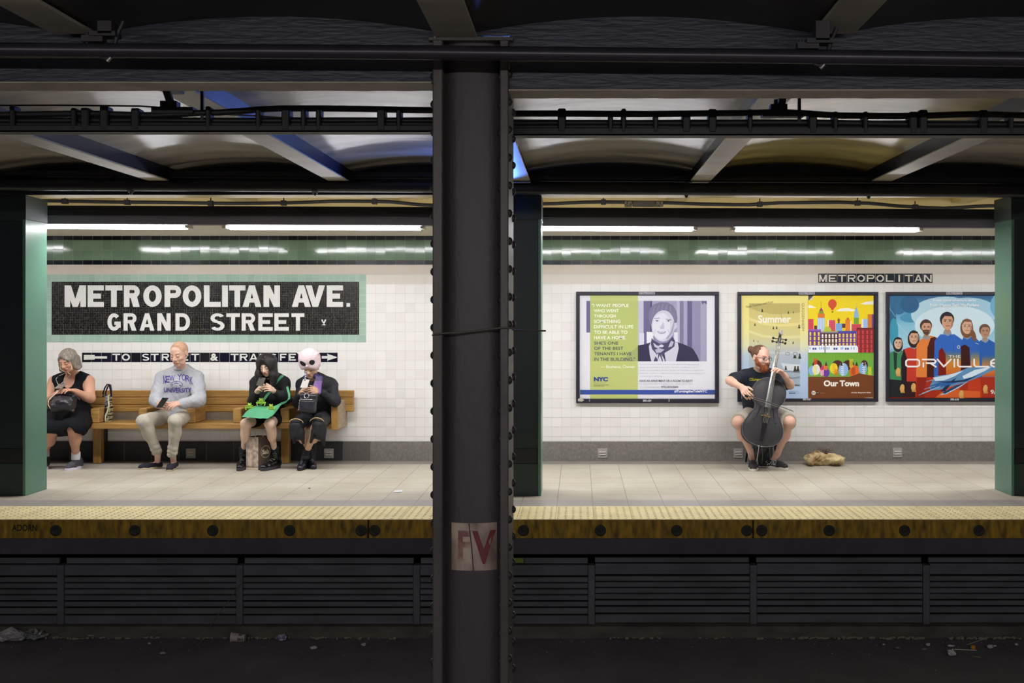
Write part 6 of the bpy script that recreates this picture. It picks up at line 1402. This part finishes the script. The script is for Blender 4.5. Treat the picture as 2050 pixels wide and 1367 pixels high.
for q in 'LR':
    g = Geo(); a = J['an'+q]; g.tube([a+V3((0, 0, -.05)), a, a+(J['kn'+q]-a).normalized()*.055], [.044, .041, .041], 14); g.build('sock', M('#10121a', .85), root)
    shoe(root, J['he'+q], J['to'+q], .040, .070, M('#23232c', .18, bump=.25, bscale=60, name='black_patent_leather'), solem=M('#141416', .5), solet=.016, laces=M('#8a8a96', .3), ank=J['an'+q]+V3((0, -.01, -.02)))
phone(PX(610.5, 768, 10.66), prot(-48, 4, 6), 'white phone held by the person in the pink plush hat', '#c9c5c2', '#8a8d96', .035, .062)
# the hat: pale pink plush with black eye patches, horn ears and side flaps
L = lambda x, y, z: J['head']+R @ V3((x, y, z))*sc
root = empty('plush_hat', L(0, 0, .05), 'pale pink plush animal hat with round black eyes, on a bowed head', 'hat')
S = SDF(L(0, 0, .10)-V3((.19, .19, .20)), L(0, 0, .10)+V3((.19, .19, .20)), .004)
S.ell(L(.004, -.008, .118), (.116, .114, .108), R, k=.02); S.cone(L(-.05, .045, .045), L(.05, .045, .045), .050, .050, k=.03); S.cone(L(-.05, .0, .05), L(.06, .0, .05), .062, .062, k=.03)
for sx in (-1, 1): S.cone(L(sx*.095, 0, .165), L(sx*.138, .0, .190), .020, .004, k=.015)
S.ell(L(0, .098, .066), (.020, .02, .014), R, k=.012); S.ell(L(0, .05, -.022), (.085, .10, .052), R, k=.006, op='sub'); S.ell(L(0, 0, -.03), (.1, .12, .045), R, k=.006, op='sub'); S.wave(.0012, (60, 60, 60))
Rn = np.array(R); hc = np.array(J['head'])
def hpaint(P_):
    q = ((P_-hc)@Rn)/sc; m = np.zeros(len(P_), np.int32)
    e1 = ((q[:, 0]-.040)/.040)**2+((q[:, 2]-.100-.2*(q[:, 0]-.04))/.030)**2 < 1; e2 = ((q[:, 0]+.066)/.027)**2+((q[:, 2]-.106)/.031)**2 < 1; m[(e1 | e2) & (q[:, 1] > 0)] = 1
    m[(np.abs(np.abs(q[:, 0])-.009) < .0035) & (np.abs(q[:, 2]-.056) < .003) & (q[:, 1] > .06)] = 2; return m
hatm = M('#dcc3cb', .9, hex2='#e6d2d8', vscale=30, bump=.4, bscale=90, name='pink_plush')
bmake('hat_body', S, [hatm, M('#121018', .5), M('#a98a96', .8)], root, hpaint)
g = Geo(); g.add([L(.098, -.01, .135), L(.118, -.04, .135), L(.135, -.045, .0), L(.102, .01, .01), L(.106, -.015, .135), L(.126, -.045, .135), L(.143, -.05, .0), L(.110, .005, .01)], [(0, 1, 2, 3), (7, 6, 5, 4), (0, 4, 5, 1), (1, 5, 6, 2), (2, 6, 7, 3), (3, 7, 4, 0)]); g.build('ear_flap', M('#b58a9c', .9), root, 'darker pink side flap')
# black backpack purse with silver ring
root = empty('backpack', PX(617, 828, 10.62), 'small black leather backpack with a round silver ring and zips on a lap', 'bag')
cb_ = PX(617, 807, 10.60); Rb = Matrix.Rotation(math.radians(-9), 3, 'X') @ Matrix.Rotation(math.radians(4), 3, 'Y')
S = SDF(cb_-V3((.16, .13, .17)), cb_+V3((.16, .13, .17)), .004)
S.box(cb_, (.088, .045, .102), Rb, rr=.03, k=.02); S.box(cb_+Rb @ V3((0, -.035, -.030)), (.080, .030, .062), Rb, rr=.025, k=.012); S.wave(.0018, (50, 40, 55))
bmake('bag_body', S, M('#1d1d24', .32, hex2='#2c2c34', vscale=16, bump=.3, bscale=50, name='black_leather'), root)
rr_ = [cb_+Rb @ V3((-.012+.024*math.cos(a), -.050, .070+.024*math.sin(a))) for a in [i*math.pi/8 for i in range(17)]]; g = Geo(); g.tube(rr_, .0048, 6, cap=False); g.build('ring', M('#d9dade', .2, .9), root)
g = Geo(); g.tube([cb_+Rb @ V3((-.07, -.062, .026)), cb_+Rb @ V3((.0, -.066, .034)), cb_+Rb @ V3((.055, -.062, .036))], .004, 6); g.build('zipper', M('#c9c9ce', .25, .9), root)
g = Geo(); [g.sphere(cb_+Rb @ V3((-.079+.004*(i % 2), -.050, .02-.0155*i)), .0065, seg=8) for i in range(7)]; g.build('zipper_pull_chain', M('#a9a9b0', .25, .9), root)

# ---- cello player
J = dict(head=PX(1523.5, 716, 10.84), neck=PX(1516, 748, 10.98), shL=PX(1488, 757, 10.95), shR=PX(1553, 757, 10.98), elL=PX(1461, 762, 10.72), elR=PX(1582, 771, 10.78), wrL=PX(1486, 776, 10.52), wrR=PX(1571, 752, 10.60),
         pel=PX(1526, 829, 11.06), knL=PX(1478, 845, 10.64), knR=PX(1580, 845, 10.64), anL=PX(1502, 903, 10.76), anR=PX(1557, 907, 10.82), heL=PX(1508, 917, 10.90), heR=PX(1535, 925, 10.86), toL=PX(1508, 937, 10.58), toR=PX(1577, 939.5, 10.66))
P = Person(J, 1.12, 1.04, 1.0)
root = empty('person', (J['pel'].x, J['pel'].y, 0), 'seated musician with glasses, red beard and hair bun, in a navy T-shirt and shorts', 'person')
skc = M('#d2a592', .5, hex2='#deb4a2', vscale=9, name='skin', bump=.04, bscale=60)
R = basis((.62, -1, -.14), (.06, 0, 1)); sc = 1.12
S = P.field(); P.body(S); head(S, J['head'], R, sc)
hand(S, J['wrL'], PX(1494, 789, 10.40)-J['wrL'], (.6, .5, -.4), (.5, -.4, -.3), (.35, .5, .5), 1.05)
hand(S, J['wrR'], PX(1561, 739, 10.56)-J['wrR'], (-.7, -.2, -.5), (-.2, .4, 1), (.5, .7, .5), 1.05)
bmake('body', S, [skc, M('#b97868', .5), M('#9c6244', .7), M('#4a3a30', .5), M('#e4dcd2', .4)], root, face_paint(J['head'], R, sc, 'open'))
S = P.field(.005); P.torso(S, .026, chest=(.155, .115, .17), belly=(.155, .125, .16)); P.arms(S, .030, .68, 0, k=.03)
S.ell(J['neck']+V3((.01, -.025, .085)), (.075, .085, .064), None, k=.01, op='sub'); S.wave(.0045, (28, 24, 30), 2.6)
ts = bmake('t_shirt', S, M('#131927', .85, hex2='#1a2130', vscale=5, bump=.3, bscale=60, name='navy_cotton'), root)
yl = M('#b9b31e', .7, name='yellow_print')
project('chest_print', [('COLL', 1500, 756.5, 1511, 762, .02), ('ege', 1511, 758, 1523, 763, .01), ringpoly(1510, 778, 5, 6, 1.2), ([(1496, 785), (1503, 781), (1510, 783), (1510, 795), (1501, 799), (1494, 797)], [(0, 5, 4, 3, 2, 1)]), ([(1509, 775), (1512, 771), (1512, 780)], [(0, 2, 1)])], ts, ts, 10.8, yl)
S = P.field(.005); P.legs(S, .026, .90, 0, k=.03); S.ell(J['pel']+V3((0, -.02, .01)), (.20, .15, .095), None, k=.04); S.wave(.0035, (34, 28, 38), .5)
for q, sx in (('L', -1), ('R', 1)): kn = J['kn'+q]; hp = J['pel']+V3((sx*.085, -.02, -.01)); d_ = (kn-hp).normalized(); S.cone(lerp(hp, kn, .80), lerp(hp, kn, .92), .094, .090, k=.02)
for q, sx in (('L', -1), ('R', 1)): kn = J['kn'+q]; hp = J['pel']+V3((sx*.085, -.02, -.01)); d_ = (kn-hp).normalized(); c = lerp(hp, kn, 1.0)+d_*.13; S.box(c, (.14, .13, .14), zbasis(d_), rr=.005, k=.004, op='sub')
bmake('shorts', S, M('#a79f92', .85, hex2='#b7afa2', vscale=12, bump=.5, bscale=40, name='light_cotton'), root)
L = lambda x, y, z: J['head']+R @ V3((x, y, z))*sc; hd = J['head']
S = P.field(.0045, V3(hd)-V3((.2, .2, .2)), V3(hd)+V3((.2, .2, .2)))
S.ell(L(0, -.024, .040), (.080*sc, .090*sc, .080*sc), R, k=.01); S.ell(L(0, .100, .015), (.072, .090, .100), R, k=.012, op='sub'); S.ell(L(0, .01, -.095), (.12, .14, .085), R, k=.01, op='sub'); S.cone(L(-.05, -.06, .060), hd+V3((-.090, .03, .075)), .034, .030, k=.015); S.ell(hd+V3((-.102, .03, .085)), (.034, .034, .040), None, k=.01); S.wave(.0014, (160, 120, 90))
bmake('hair', S, M('#5a3a26', .6, hex2='#74503a', vscale=20, stretch=(4, 4, 1), bump=.5, bscale=60, name='brown_hair'), root)
S = P.field(.004, V3(hd)-V3((.2, .2, .25)), V3(hd)+V3((.2, .2, .1)))
S.cone(L(-.056, .035, -.048), L(0, .070, -.094), .028, .030, k=.02); S.cone(L(.056, .035, -.048), L(0, .070, -.094), .028, .030, k=.02); S.ell(L(0, .068, -.106), (.040, .032, .036), R, k=.02)
for sx in (-1, 1): S.cone(L(sx*.066, .008, -.008), L(sx*.056, .035, -.05), .014, .024, k=.015); S.cone(L(0, .096, -.047), L(sx*.026, .082, -.056), .005, .005, k=.005); S.cone(L(sx*.028, .084, -.058), L(sx*.026, .078, -.088), .007, .016, k=.006)
S.ell(L(0, .105, -.062), (.018, .022, .0075), R, k=.003, op='sub'); S.wave(.0016, (170, 170, 170))
bmake('beard', S, M('#773a1e', .8, hex2='#94522e', vscale=50, bump=.6, bscale=120, name='red_beard'), root)
gl = empty('glasses', L(0, .1, .0), 'dark-rimmed glasses on the face of the cello player', 'glasses'); fmt = M('#2a2024', .3)
for sx in (-1, 1):
    g = Geo(); g.tube([L(sx*(.033+.024*math.cos(a)*(1 if abs(math.cos(a)) < .8 else .97)), .1005-.012*abs(sx*.033+.024*math.cos(a)*sx)/.06, .001+.0165*math.sin(a)) for a in [i*math.pi/10 for i in range(21)]], .0021, 6, cap=False); g.build('rim', fmt, gl)
    g = Geo(); g.tube([L(sx*.057, .088, .006), L(sx*.080, .0, .006)], .002, 6); g.build('temple', fmt, gl)
g = Geo(); g.tube([L(-.009, .1, .003), L(0, .106, .004), L(.009, .1, .003)], .002, 6); g.build('bridge', fmt, gl)
for q in 'LR': 
    o = shoe(root, J['he'+q], J['to'+q], .046, .075, M('#15151b', .6, bump=.3, bscale=90, name='black_suede'), solem=M('#cfcbbf', .5), solet=.024, laces=M('#16161a', .6))
    he, to = V3((J['he'+q].x, J['he'+q].y, 0)), V3((J['to'+q].x, J['to'+q].y, 0)); me = o.data; Lo = root.location
    bv = BVHTree.FromPolygons([v.co+Lo for v in me.vertices], [list(p.vertices) for p in me.polygons]); d = (to-he).normalized(); n = V3((d.y, -d.x, 0)); n = n if n.y < 0 else -n
    g = Geo()
    def sd(u, z, off=.003): o_ = he+d*u+n*.15+V3((0, 0, z)); h = bv.ray_cast(o_, -n, .3); return (h[0]+n*off) if h[0] is not None else he+d*u+n*.045+V3((0, 0, z))
    for s0, s1 in (((.10, .045), (.115, .080)), ((.115, .080), (.135, .045)), ((.135, .045), (.15, .076)), ((.12, .05), (.155, .05)), ((.02, .07), (.07, .045)), ((.07, .045), (.11, .09)), ((.11, .095), (.15, .085)), ((.0, .045), (.05, .04))): g.tube([sd(*s0), sd(*s1)], .0035, 5)
    g.build('stitched_stripes', M('#b9b7b8', .5), o)
# stool under him, with a dark pack below
root = empty('stool', PX(1528, 925, 11.05), 'low black folding stool under the cello player', 'stool')
g = Geo(); g.bbox((J['pel'].x-.17, 10.93, .392), (J['pel'].x+.17, 11.22, .425), .01); g.build('seat', M('#1a1a1d', .5), root)
for sx in (-1, 1):
    for y0, y1 in ((10.94, 11.21), (11.21, 10.94)): g = Geo(); x = J['pel'].x+sx*.14+(.012 if y0 > y1 else 0)*sx; g.tube([(x, y0, .012), (x, y1, .39)], .011, 8); g.build('leg', M('#19191c', .35, .5), root)
root = empty('backpack', PX(1528, 925, 11.05), 'black pack on the floor under the stool, behind the cello', 'bag')
S = SDF((J['pel'].x-.16, 10.85, -.01), (J['pel'].x+.17, 11.2, .34), .005); S.box((J['pel'].x-.0, 11.03, .13), (.10, .09, .125), None, rr=.04, k=.02); S.wave(.004, (40, 30, 40)); S.cut((0, 0, .002), (0, 0, -1)); bmake('bag_body', S, M('#16171a', .4, bump=.4, bscale=40), root)
g = Geo(); [g.tube([(J['pel'].x+x, 10.925, .22), (J['pel'].x+x+.01, 10.92, .12), (J['pel'].x+x, 10.93, .03)], .004, 5) for x in (-.03, .05)]; g.build('straps', M('#5a605e', .4), root)

# ---- cello
O = PX(1521, 893, 10.50); T = PX(1547, 751, 10.66); u = (T-O).normalized(); fv = V3((-.05, -1, .0)); fv = (fv-u*fv.dot(u)).normalized(); v_ = u.cross(-fv).normalized(); v_ = v_ if v_.x > 0 else -v_
def C(a, b, c=0): return O+u*a+v_*b+fv*c
root = empty('cello', C(0, 0), 'dark grey cello held upright between the knees of the musician', 'cello')
prof = [(0, .0), (.004, .05), (.02, .115), (.05, .165), (.09, .196), (.14, .212), (.19, .210), (.24, .192), (.285, .168), (.315, .158), (.325, .150), (.35, .128), (.39, .119), (.43, .125), (.455, .142), (.462, .152), (.50, .168), (.55, .174), (.60, .166), (.645, .142), (.68, .100), (.70, .050), (.705, .0)]
KB = .725/.705
prof2 = []
for i in range(len(prof)-1):
    a, b, c, d = [np.array(prof[k]) for k in (max(i-1, 0), i, i+1, min(i+2, len(prof)-1))]
    for t in (0, .25, .5, .75): p = .5*((2*b)+(c-a)*t+(2*a-5*b+4*c-d)*t*t+(3*b-a-3*c+d)*t**3); prof2.append((p[0], max(p[1], .0001) if i or t else 0))
prof = prof2+[prof[-1]]
oc = [(a*KB, b) for a, b in prof]+[(a*KB, -b) for a, b in prof[-2:0:-1]]
S = None; V = []; Fc = []; n = len(oc); rings = [(.90, -.115), (1.0, -.105), (1.0, -.01), (.985, 0.0), (.95, -.003), (.86, .010), (.6, .020), (.3, .024)]
for e, dpt_ in rings: V += [C(.34+(a-.34)*e, b*e, dpt_) for a, b in oc]
V += [C(.34, 0, .024), C(.34, 0, -.115)]
for r in range(len(rings)-1): Fc += [(r*n+i, r*n+(i+1) % n, (r+1)*n+(i+1) % n, (r+1)*n+i) for i in range(n)]
Fc += [((len(rings)-1)*n+i, (len(rings)-1)*n+(i+1) % n, len(V)-2) for i in range(n)]+[((i+1) % n, i, len(V)-1) for i in range(n)]
Fc = [list(q)[::-1] for q in Fc]
cbm = M('#333135', .55, hex2='#3e3c40', vscale=6, stretch=(3, 3, .6), name='dark_grey_lacquer', spec=.35)
link_mesh('cello_body', V, Fc, cbm, None, root, True)
g = Geo(); g.tube([C(.34+(a-.34)*.992, b*.992, .001) for a, b in oc+[oc[0]]], .0026, 6, cap=False); g.build('edge_highlight', M('#77747a', .2, .3), root)  # pale rim put in for the glint along the glossy edge
g = Geo()
for i in range(8):
    a, b = i/8, (i+1)/8; za, zb = .40+.70*a, .40+.70*b; wa, wb = .030-.013*a, .030-.013*b
    P4 = [(za, -wa, .052-.028*a), (za, -wa*.5, .060-.028*a), (za, wa*.5, .060-.028*a), (za, wa, .052-.028*a)]; Q4 = [(zb, -wb, .052-.028*b), (zb, -wb*.5, .060-.028*b), (zb, wb*.5, .060-.028*b), (zb, wb, .052-.028*b)]
    for k in range(3): g.quad(C(*P4[k]), C(*P4[k+1]), C(*Q4[k+1]), C(*Q4[k]))
    g.quad(C(*P4[3]), C(za, wa, .03-.026*a), C(zb, wb, .03-.026*b), C(*Q4[3])); g.quad(C(za, -wa, .03-.026*a), C(*P4[0]), C(*Q4[0]), C(zb, -wb, .03-.026*b))
g.quad(C(.40, -.03, .03), C(.40, .03, .03), C(.40, .03, .052), C(.40, -.03, .052))
g.build('fingerboard', M('#a4a3a8', .22, .75, name='silver_sheen_board'), root)  # silver tone holds the lamp reflections of a glossy black board
g = Geo(); g.tube([C(.69, 0, -.02), C(.80, 0, -.002), C(1.0, 0, .0), C(1.10, 0, .0)], [.030, .020, .017, .016], 12); g.build('neck', M('#1c1b1f', .3), root)
g = Geo(); g.tube([C(1.095, 0, .012), C(1.15, 0, .012), C(1.185, 0, .0)], [.020, .018, .013], 10); g.build('peg_box', M('#17161c', .3), root)
for a, b in ((1.105, -1), (1.112, 1), (1.142, -1), (1.15, 1)):
    g = Geo(); g.tube([C(a, 0, .01), C(a, b*.062, .012)], .0045, 8); g.sphere(C(a, b*.066, .012), (.014, .010, .014)); g.build('tuning_peg', M('#121116', .3), root)
g = Geo(); g.sphere(C(1.21, .0, .005), (.022, .024, .026)); g.sphere(C(1.197, .008, .022), (.015, .014, .013)); g.tube([C(1.225, -.012, 0), C(1.25, -.018, 0), C(1.26, -.014, 0)], [.005, .004, .001], 6); g.tube([C(1.225, .012, 0), C(1.25, .018, 0), C(1.26, .014, 0)], [.005, .004, .001], 6); g.build('carved_head', M('#6b6468', .35, .3, hex2='#b5b0b2', vscale=60, contrast=.12), root)
g = Geo()
g.prism([(0, 0), (1, 0)], 0, 0) if 0 else None
for i in range(8): a = -1+i/4; g.quad(C(.315, a*.036, .022), C(.315, (a+.25)*.036, .022), C(.318, (a+.25)*.03, .085-.012*(a+.25)**2), C(.318, a*.03, .085-.012*a*a)); g.quad(C(.309, (a+.25)*.036, .022), C(.309, a*.036, .022), C(.318, a*.03, .085-.012*a*a), C(.318, (a+.25)*.03, .085-.012*(a+.25)**2))
g.sphere(C(.312, -.04, .03), .007, 0, 8); g.sphere(C(.312, .04, .03), .007, 0, 8); g.build('bridge', M('#9c8a4a', .4), root)
g = Geo(); g.add([C(.05, -.012, .030), C(.05, .012, .030), C(.235, .028, .066), C(.235, -.028, .066), C(.05, -.012, .022), C(.05, .012, .022), C(.235, .028, .056), C(.235, -.028, .056)], [(0, 1, 2, 3), (7, 6, 5, 4), (0, 4, 5, 1), (1, 5, 6, 2), (2, 6, 7, 3), (3, 7, 4, 0)]); g.build('tailpiece', M('#1a191d', .28), root)
for i, b in enumerate((-.6, -.2, .2, .6)):
    g = Geo(); g.tube([C(.235, b*.035, .068), C(.318, b*.036, .087), C(.75, b*.028, .052), C(1.10, b*.018, .030)], .0014, 5); g.build('string', M('#c9c3b4', .25, .8), root)
for sx in (-1, 1):
    g = Geo(); g.tube([C(.405, sx*.052, .021), C(.412, sx*.062, .021), C(.405, sx*.070, .020), C(.38, sx*.072, .020), C(.335, sx*.080, .0195), C(.295, sx*.092, .0185), C(.268, sx*.098, .018), C(.256, sx*.108, .017), C(.266, sx*.118, .0165)], [.005, .005, .004, .004, .0045, .004, .004, .0055, .004], 7); g.sphere(C(.400, sx*.056, .021), (.008, .006, .008), 0, 8); g.sphere(C(.262, sx*.116, .0165), (.009, .006, .009), 0, 8); g.build('f_hole', M('#050506', .8), root)
g = Geo(); g.tube([C(0.0, 0, -.05), C(-.13, .012, -.10)], .006, 8); g.sphere(C(0, -.012, .0), (.012, .012, .008)); g.sphere(C(0, .02, .0), (.012, .012, .008)); g.build('end_pin', M('#9a9a9e', .25, .8), root)
# bow
b0, b1 = PX(1477, 786, 10.36), PX(1588, 823, 10.30)
root = empty('bow', b0, 'thin dark cello bow crossing the strings diagonally', 'bow')
b0 = PX(1490, 789.5, 10.34); g = Geo(); g.tube([b0, lerp(b0, b1, .5)+V3((0, 0, .006)), b1], [.0052, .0045, .0035], 8); g.build('stick', M('#4a4144', .3), root)
g = Geo(); g.ribbon([PX(1499, 795, 10.34), PX(1540, 808.5, 10.32), PX(1586, 825, 10.30)], (0, .005, 0), .0006); g.build('hair', M('#c9c4bc', .5), root)
g = Geo(); g.box((-.018, -.006, -.020), (.018, .006, 0), R=Matrix.Rotation(math.radians(17), 3, 'Y'), c=PX(1495, 791, 10.34)); g.build('frog', M('#1a1a1e', .3), root)
g = Geo(); g.tube([b1, b1+V3((.004, 0, -.012))], .004, 6); g.build('tip', M('#b9b6b2', .4), root)
# crumpled canvas bag on the floor
root = empty('crumpled_bag', PX(1653, 926, 11.0), 'crumpled beige cloth bag with brown stains lying on the floor by the wall', 'bag')
S = SDF((PX(1608, 0, 11).x, 10.75, -.01), (PX(1702, 0, 11).x, 11.34, .22), .004); q_ = lambda x, z, y=11.02: (PX(x, 0, 11).x, y, z)
S.cone(q_(1630, .065), q_(1680, .055), .062, .05, k=.04); S.ell(q_(1622, .06), (.05, .12, .06)); S.ell(q_(1640, .095, 11.06), (.075, .09, .045), k=.03); S.ell(q_(1672, .075, 11.0), (.09, .12, .045), k=.03); S.cone(q_(1648, .108, 11.08), q_(1664, .108, 11.08), .022, .016, k=.02)
S.wave(.008, (38, 30, 52), .7); S.wave(.005, (85, 60, 105), 1.7); S.cut((0, 0, .002), (0, 0, -1))
bmake('bag_body', S, M('#9a7c54', .85, hex2='#d2c092', vscale=9, contrast=.12, bump=.5, bscale=60, name='stained_canvas'), root)
g = Geo(); rnd = random.Random(3)
for i in range(26): a = V3(q_(1655, .135, 11.06)); b = a+V3((rnd.uniform(-.1, .08), rnd.uniform(-.04, .03), rnd.uniform(-.01, .05))); m_ = lerp(a, b, .5)+V3((0, 0, rnd.uniform(0, .03))); g.tube([a+V3((rnd.uniform(-.03, .03), 0, -.02)), m_, b], .0018, 4)
g.build('frayed_cord', M('#6f4a3c', .8), root)
# scraps on the platform floor
for x, y, lb, c, sx in ((797, 984, 'small white torn paper scrap on the platform floor', '#dcdfe8', .045), (619, 978.5, 'tiny dark crumb of litter on the platform floor', '#26221f', .012), (1250, 925, None, None, 0))[:2]:
    D = H*F/(y-CY); c0 = PX(x, y, D); g = Geo(); g.add([c0+V3((-sx, -sx*.6, .003)), c0+V3((sx*.3, -sx*1.2, .006)), c0+V3((sx, -.01, .002)), c0+V3((sx*.7, sx*.9, .008)), c0+V3((-sx*.8, sx*.7, .004)), c0+V3((0, 0, .012))], [(0, 1, 5), (1, 2, 5), (2, 3, 5), (3, 4, 5), (4, 0, 5)])
    tag(g.build('paper_scrap', M(c, .6)), lb, 'litter')
# ================================================================ LITTER ON THE TRACK BED
def G(px, py, dz=.012): D = (H-ZT-dz)*F/(py-CY); return PX(px, py, D)
def crumple(name, px, py, r, mat, label, seed, cat='litter', flat=.4, group=None):
    c = G(px, py, .02); rn = random.Random(seed); bm = bmesh.new(); bmesh.ops.create_icosphere(bm, subdivisions=3, radius=1)
    for v in bm.verts: k = 1+.55*noise.noise(v.co*2.1+V3((seed, 0, 0)))+.3*noise.noise(v.co*5+V3((0, seed, 0))); v.co = V3((v.co.x*r[0], v.co.y*r[1], max(0, v.co.z*.8+.5)*r[2]))*k
    bm.verts.index_update(); V = [v.co+c for v in bm.verts]; Fc = [[v.index for v in f.verts] for f in bm.faces]; bm.free()
    o = link_mesh(name, V, Fc, mat); return tag(o, label, cat, group)
film = M('#8a898a', .35, hex2='#c9c8c6', vscale=22, contrast=.15, bump=.8, bscale=40, name='plastic_film')
crumple('plastic_bag', 17, 1281, (.13, .06, .06), film, 'crumpled clear plastic bag on the track bed at the far left', 1, 'plastic bag'); crumple('plastic_bag', 70, 1277, (.085, .06, .05), M('#5a595b', .35, hex2='#a3a2a0', vscale=30, contrast=.12, bump=.8, bscale=40, name='plastic_film'), 'dark crumpled plastic bag beside the clear one on the track bed', 5, 'plastic bag')
c = G(477, 1277, .035); root = empty('paper_cup', c, 'white paper cup lying on its side on the track bed', 'cup')
g = Geo(); g.tube([c+V3((-.05, .0, .008)), c+V3((-.046, 0, .008)), c+V3((.056, 0, 0))], [.040, .037, .029], 20); g.build('cup_body', M('#b9b0aa', .6), root)
g = Geo(); g.tube([c+V3((-.055, 0, .008)), c+V3((-.051, 0, .008))], .042, 20); g.build('rim', M('#cfc8c2', .6), root)
A = Art(c.y-.037); A.D = c.y-.0372; A.text('365', 474.5, 1276.5, 486.5, 1282, '#332d2c', .02); A.ell(480.5, 1270.5, 3, 2, '#5a5250'); A.build('printed_number', root)
crumple('wrapper', 563, 1281, (.036, .03, .03), M('#8a6aa0', .4, hex2='#d8cfe0', vscale=26, contrast=.1, bump=.5, name='purple_film'), 'crumpled purple and white wrapper on the track bed', 3, 'wrapper')
crumple('paper_scrap', 628, 1298, (.024, .02, .012), M('#d6d3cd', .7), 'round white paper scrap right of the purple wrapper', 4)
crumple('paper_scrap', 326, 1308, (.022, .014, .007), M('#b9b6b2', .7), 'grey flat paper scrap on the track bed left of the loose wire', 8)
crumple('paper_scrap', 299, 1289, (.010, .008, .008), M('#d0cdc8', .7), 'tiny white scrap on the track bed below the screen at the left', 9)
crumple('paper_scrap', 182, 1273, (.028, .012, .007), M('#a8a5a0', .7), 'thin pale scrap on the track bed right of the plastic bags', 10)
crumple('paper_scrap', 728, 1292, (.016, .012, .014), M('#bdbab6', .7), 'small white scrap on the track bed, nearest the dark column on its left', 11)
g = Geo(); g.tube([G(523, 1275), G(530, 1273), G(535, 1273), G(538, 1277)], [.003, .004, .006, .003], 6); tag(g.build('plastic_spoon', M('#b0aca6', .5)), 'bent white plastic strip on the track bed right of the cup', 'litter')
g = Geo(); g.sphere(G(1948, 1296, .022), .021, 0, 16); tag(g.build('ball', M('#c98a14', .5)), 'small orange ball on the track bed at the right', 'ball')
for (a, b, c_, d, lb, col) in ((1936, 1290, 1970, 1279, 'thin straw leaning up right above the orange ball', '#b5b29e'), (1910, 1299.5, 1955, 1301.5, 'white plastic straw lying under the orange ball', '#d6d2c6'), (1947, 1313.5, 1963, 1316, 'short yellowish stick below the orange ball', '#8f8750')):
    g = Geo(); g.tube([G(a, b), G(c_, d)], .0035, 6); tag(g.build('straw', M(col, .5)), lb, 'straw')
for i, (x, y, r, lb) in enumerate(((1906, 1311, (.030, .02, .03), 'folded white paper scrap left of the orange ball'), (1982, 1297, (.018, .014, .020), 'white crumpled scrap just right of the orange ball'), (1991, 1294, (.014, .006, .008), 'small pale scrap beside the one right of the orange ball'), (2035, 1291, (.014, .01, .01), 'white scrap near the right edge of the track bed'), (1904, 1294, (.026, .008, .010), 'torn white label left above the orange ball'), (1858, 1292, (.016, .012, .014), 'pale scrap farther left of the orange ball'), (1769, 1290.5, (.012, .008, .006), 'flat white scrap alone below the right screen'), (1797, 1297.5, (.018, .012, .008), 'dull grey scrap right of the flat white one'), (1850, 1300, (.02, .008, .006), 'dull greenish leaf-like scrap on the track bed'))):
    crumple('paper_scrap', x, y, r, M('#c9c6c4' if i not in (7, 8) else '#8a887c', .7), lb, 20+i)
rn = random.Random(11); g = Geo()
for i in range(420):
    x = rn.choice((rn.uniform(0, 860), rn.uniform(1030, 2050), rn.gauss(1950, 90))); y = 1272+abs(rn.gauss(0, 26)); s_ = rn.uniform(.0015, .006); p = G(x, min(y, 1362), .004); g.sphere(p, (s_*rn.uniform(.6, 1.8), s_, s_*.6), rn.choice((0, 0, 1)), 6)
tag(g.build('track_debris', [M('#6a6768', .9), M('#a5a29e', .9)]), 'fine grit and crumbs scattered over the track bed', 'debris', kind='stuff')
g = Geo(); rn = random.Random(5)
for i in range(260):
    x = rn.choice((rn.uniform(1200, 1850), rn.uniform(1600, 1850), rn.uniform(1900, 2050), rn.uniform(60, 800))); p = PX(x, 1268-((x-1600)/40 if 1600 < x < 1850 else rn.uniform(-3, 4)), 8.46); g.sphere((p.x, 8.455+rn.uniform(-.03, .01), ZT+.014), (rn.uniform(.006, .03), .008, rn.uniform(.003, .012)), 0, 6)
tag(g.build('dust_ridge', M('#8f877c', .95)), 'pale dust and plaster crumbs heaped along the curb under the screens', 'dust', kind='stuff')
g = Geo(); g.bbox(PX(1030, 1127, 8.55), PX(1048, 1117, 8.55)+V3((0, .006, 0)), .001); tag(g.build('tag_plate', M('#7a8a1e', .5)), 'small yellow-green tag on the screen beside the dark column', 'tag')
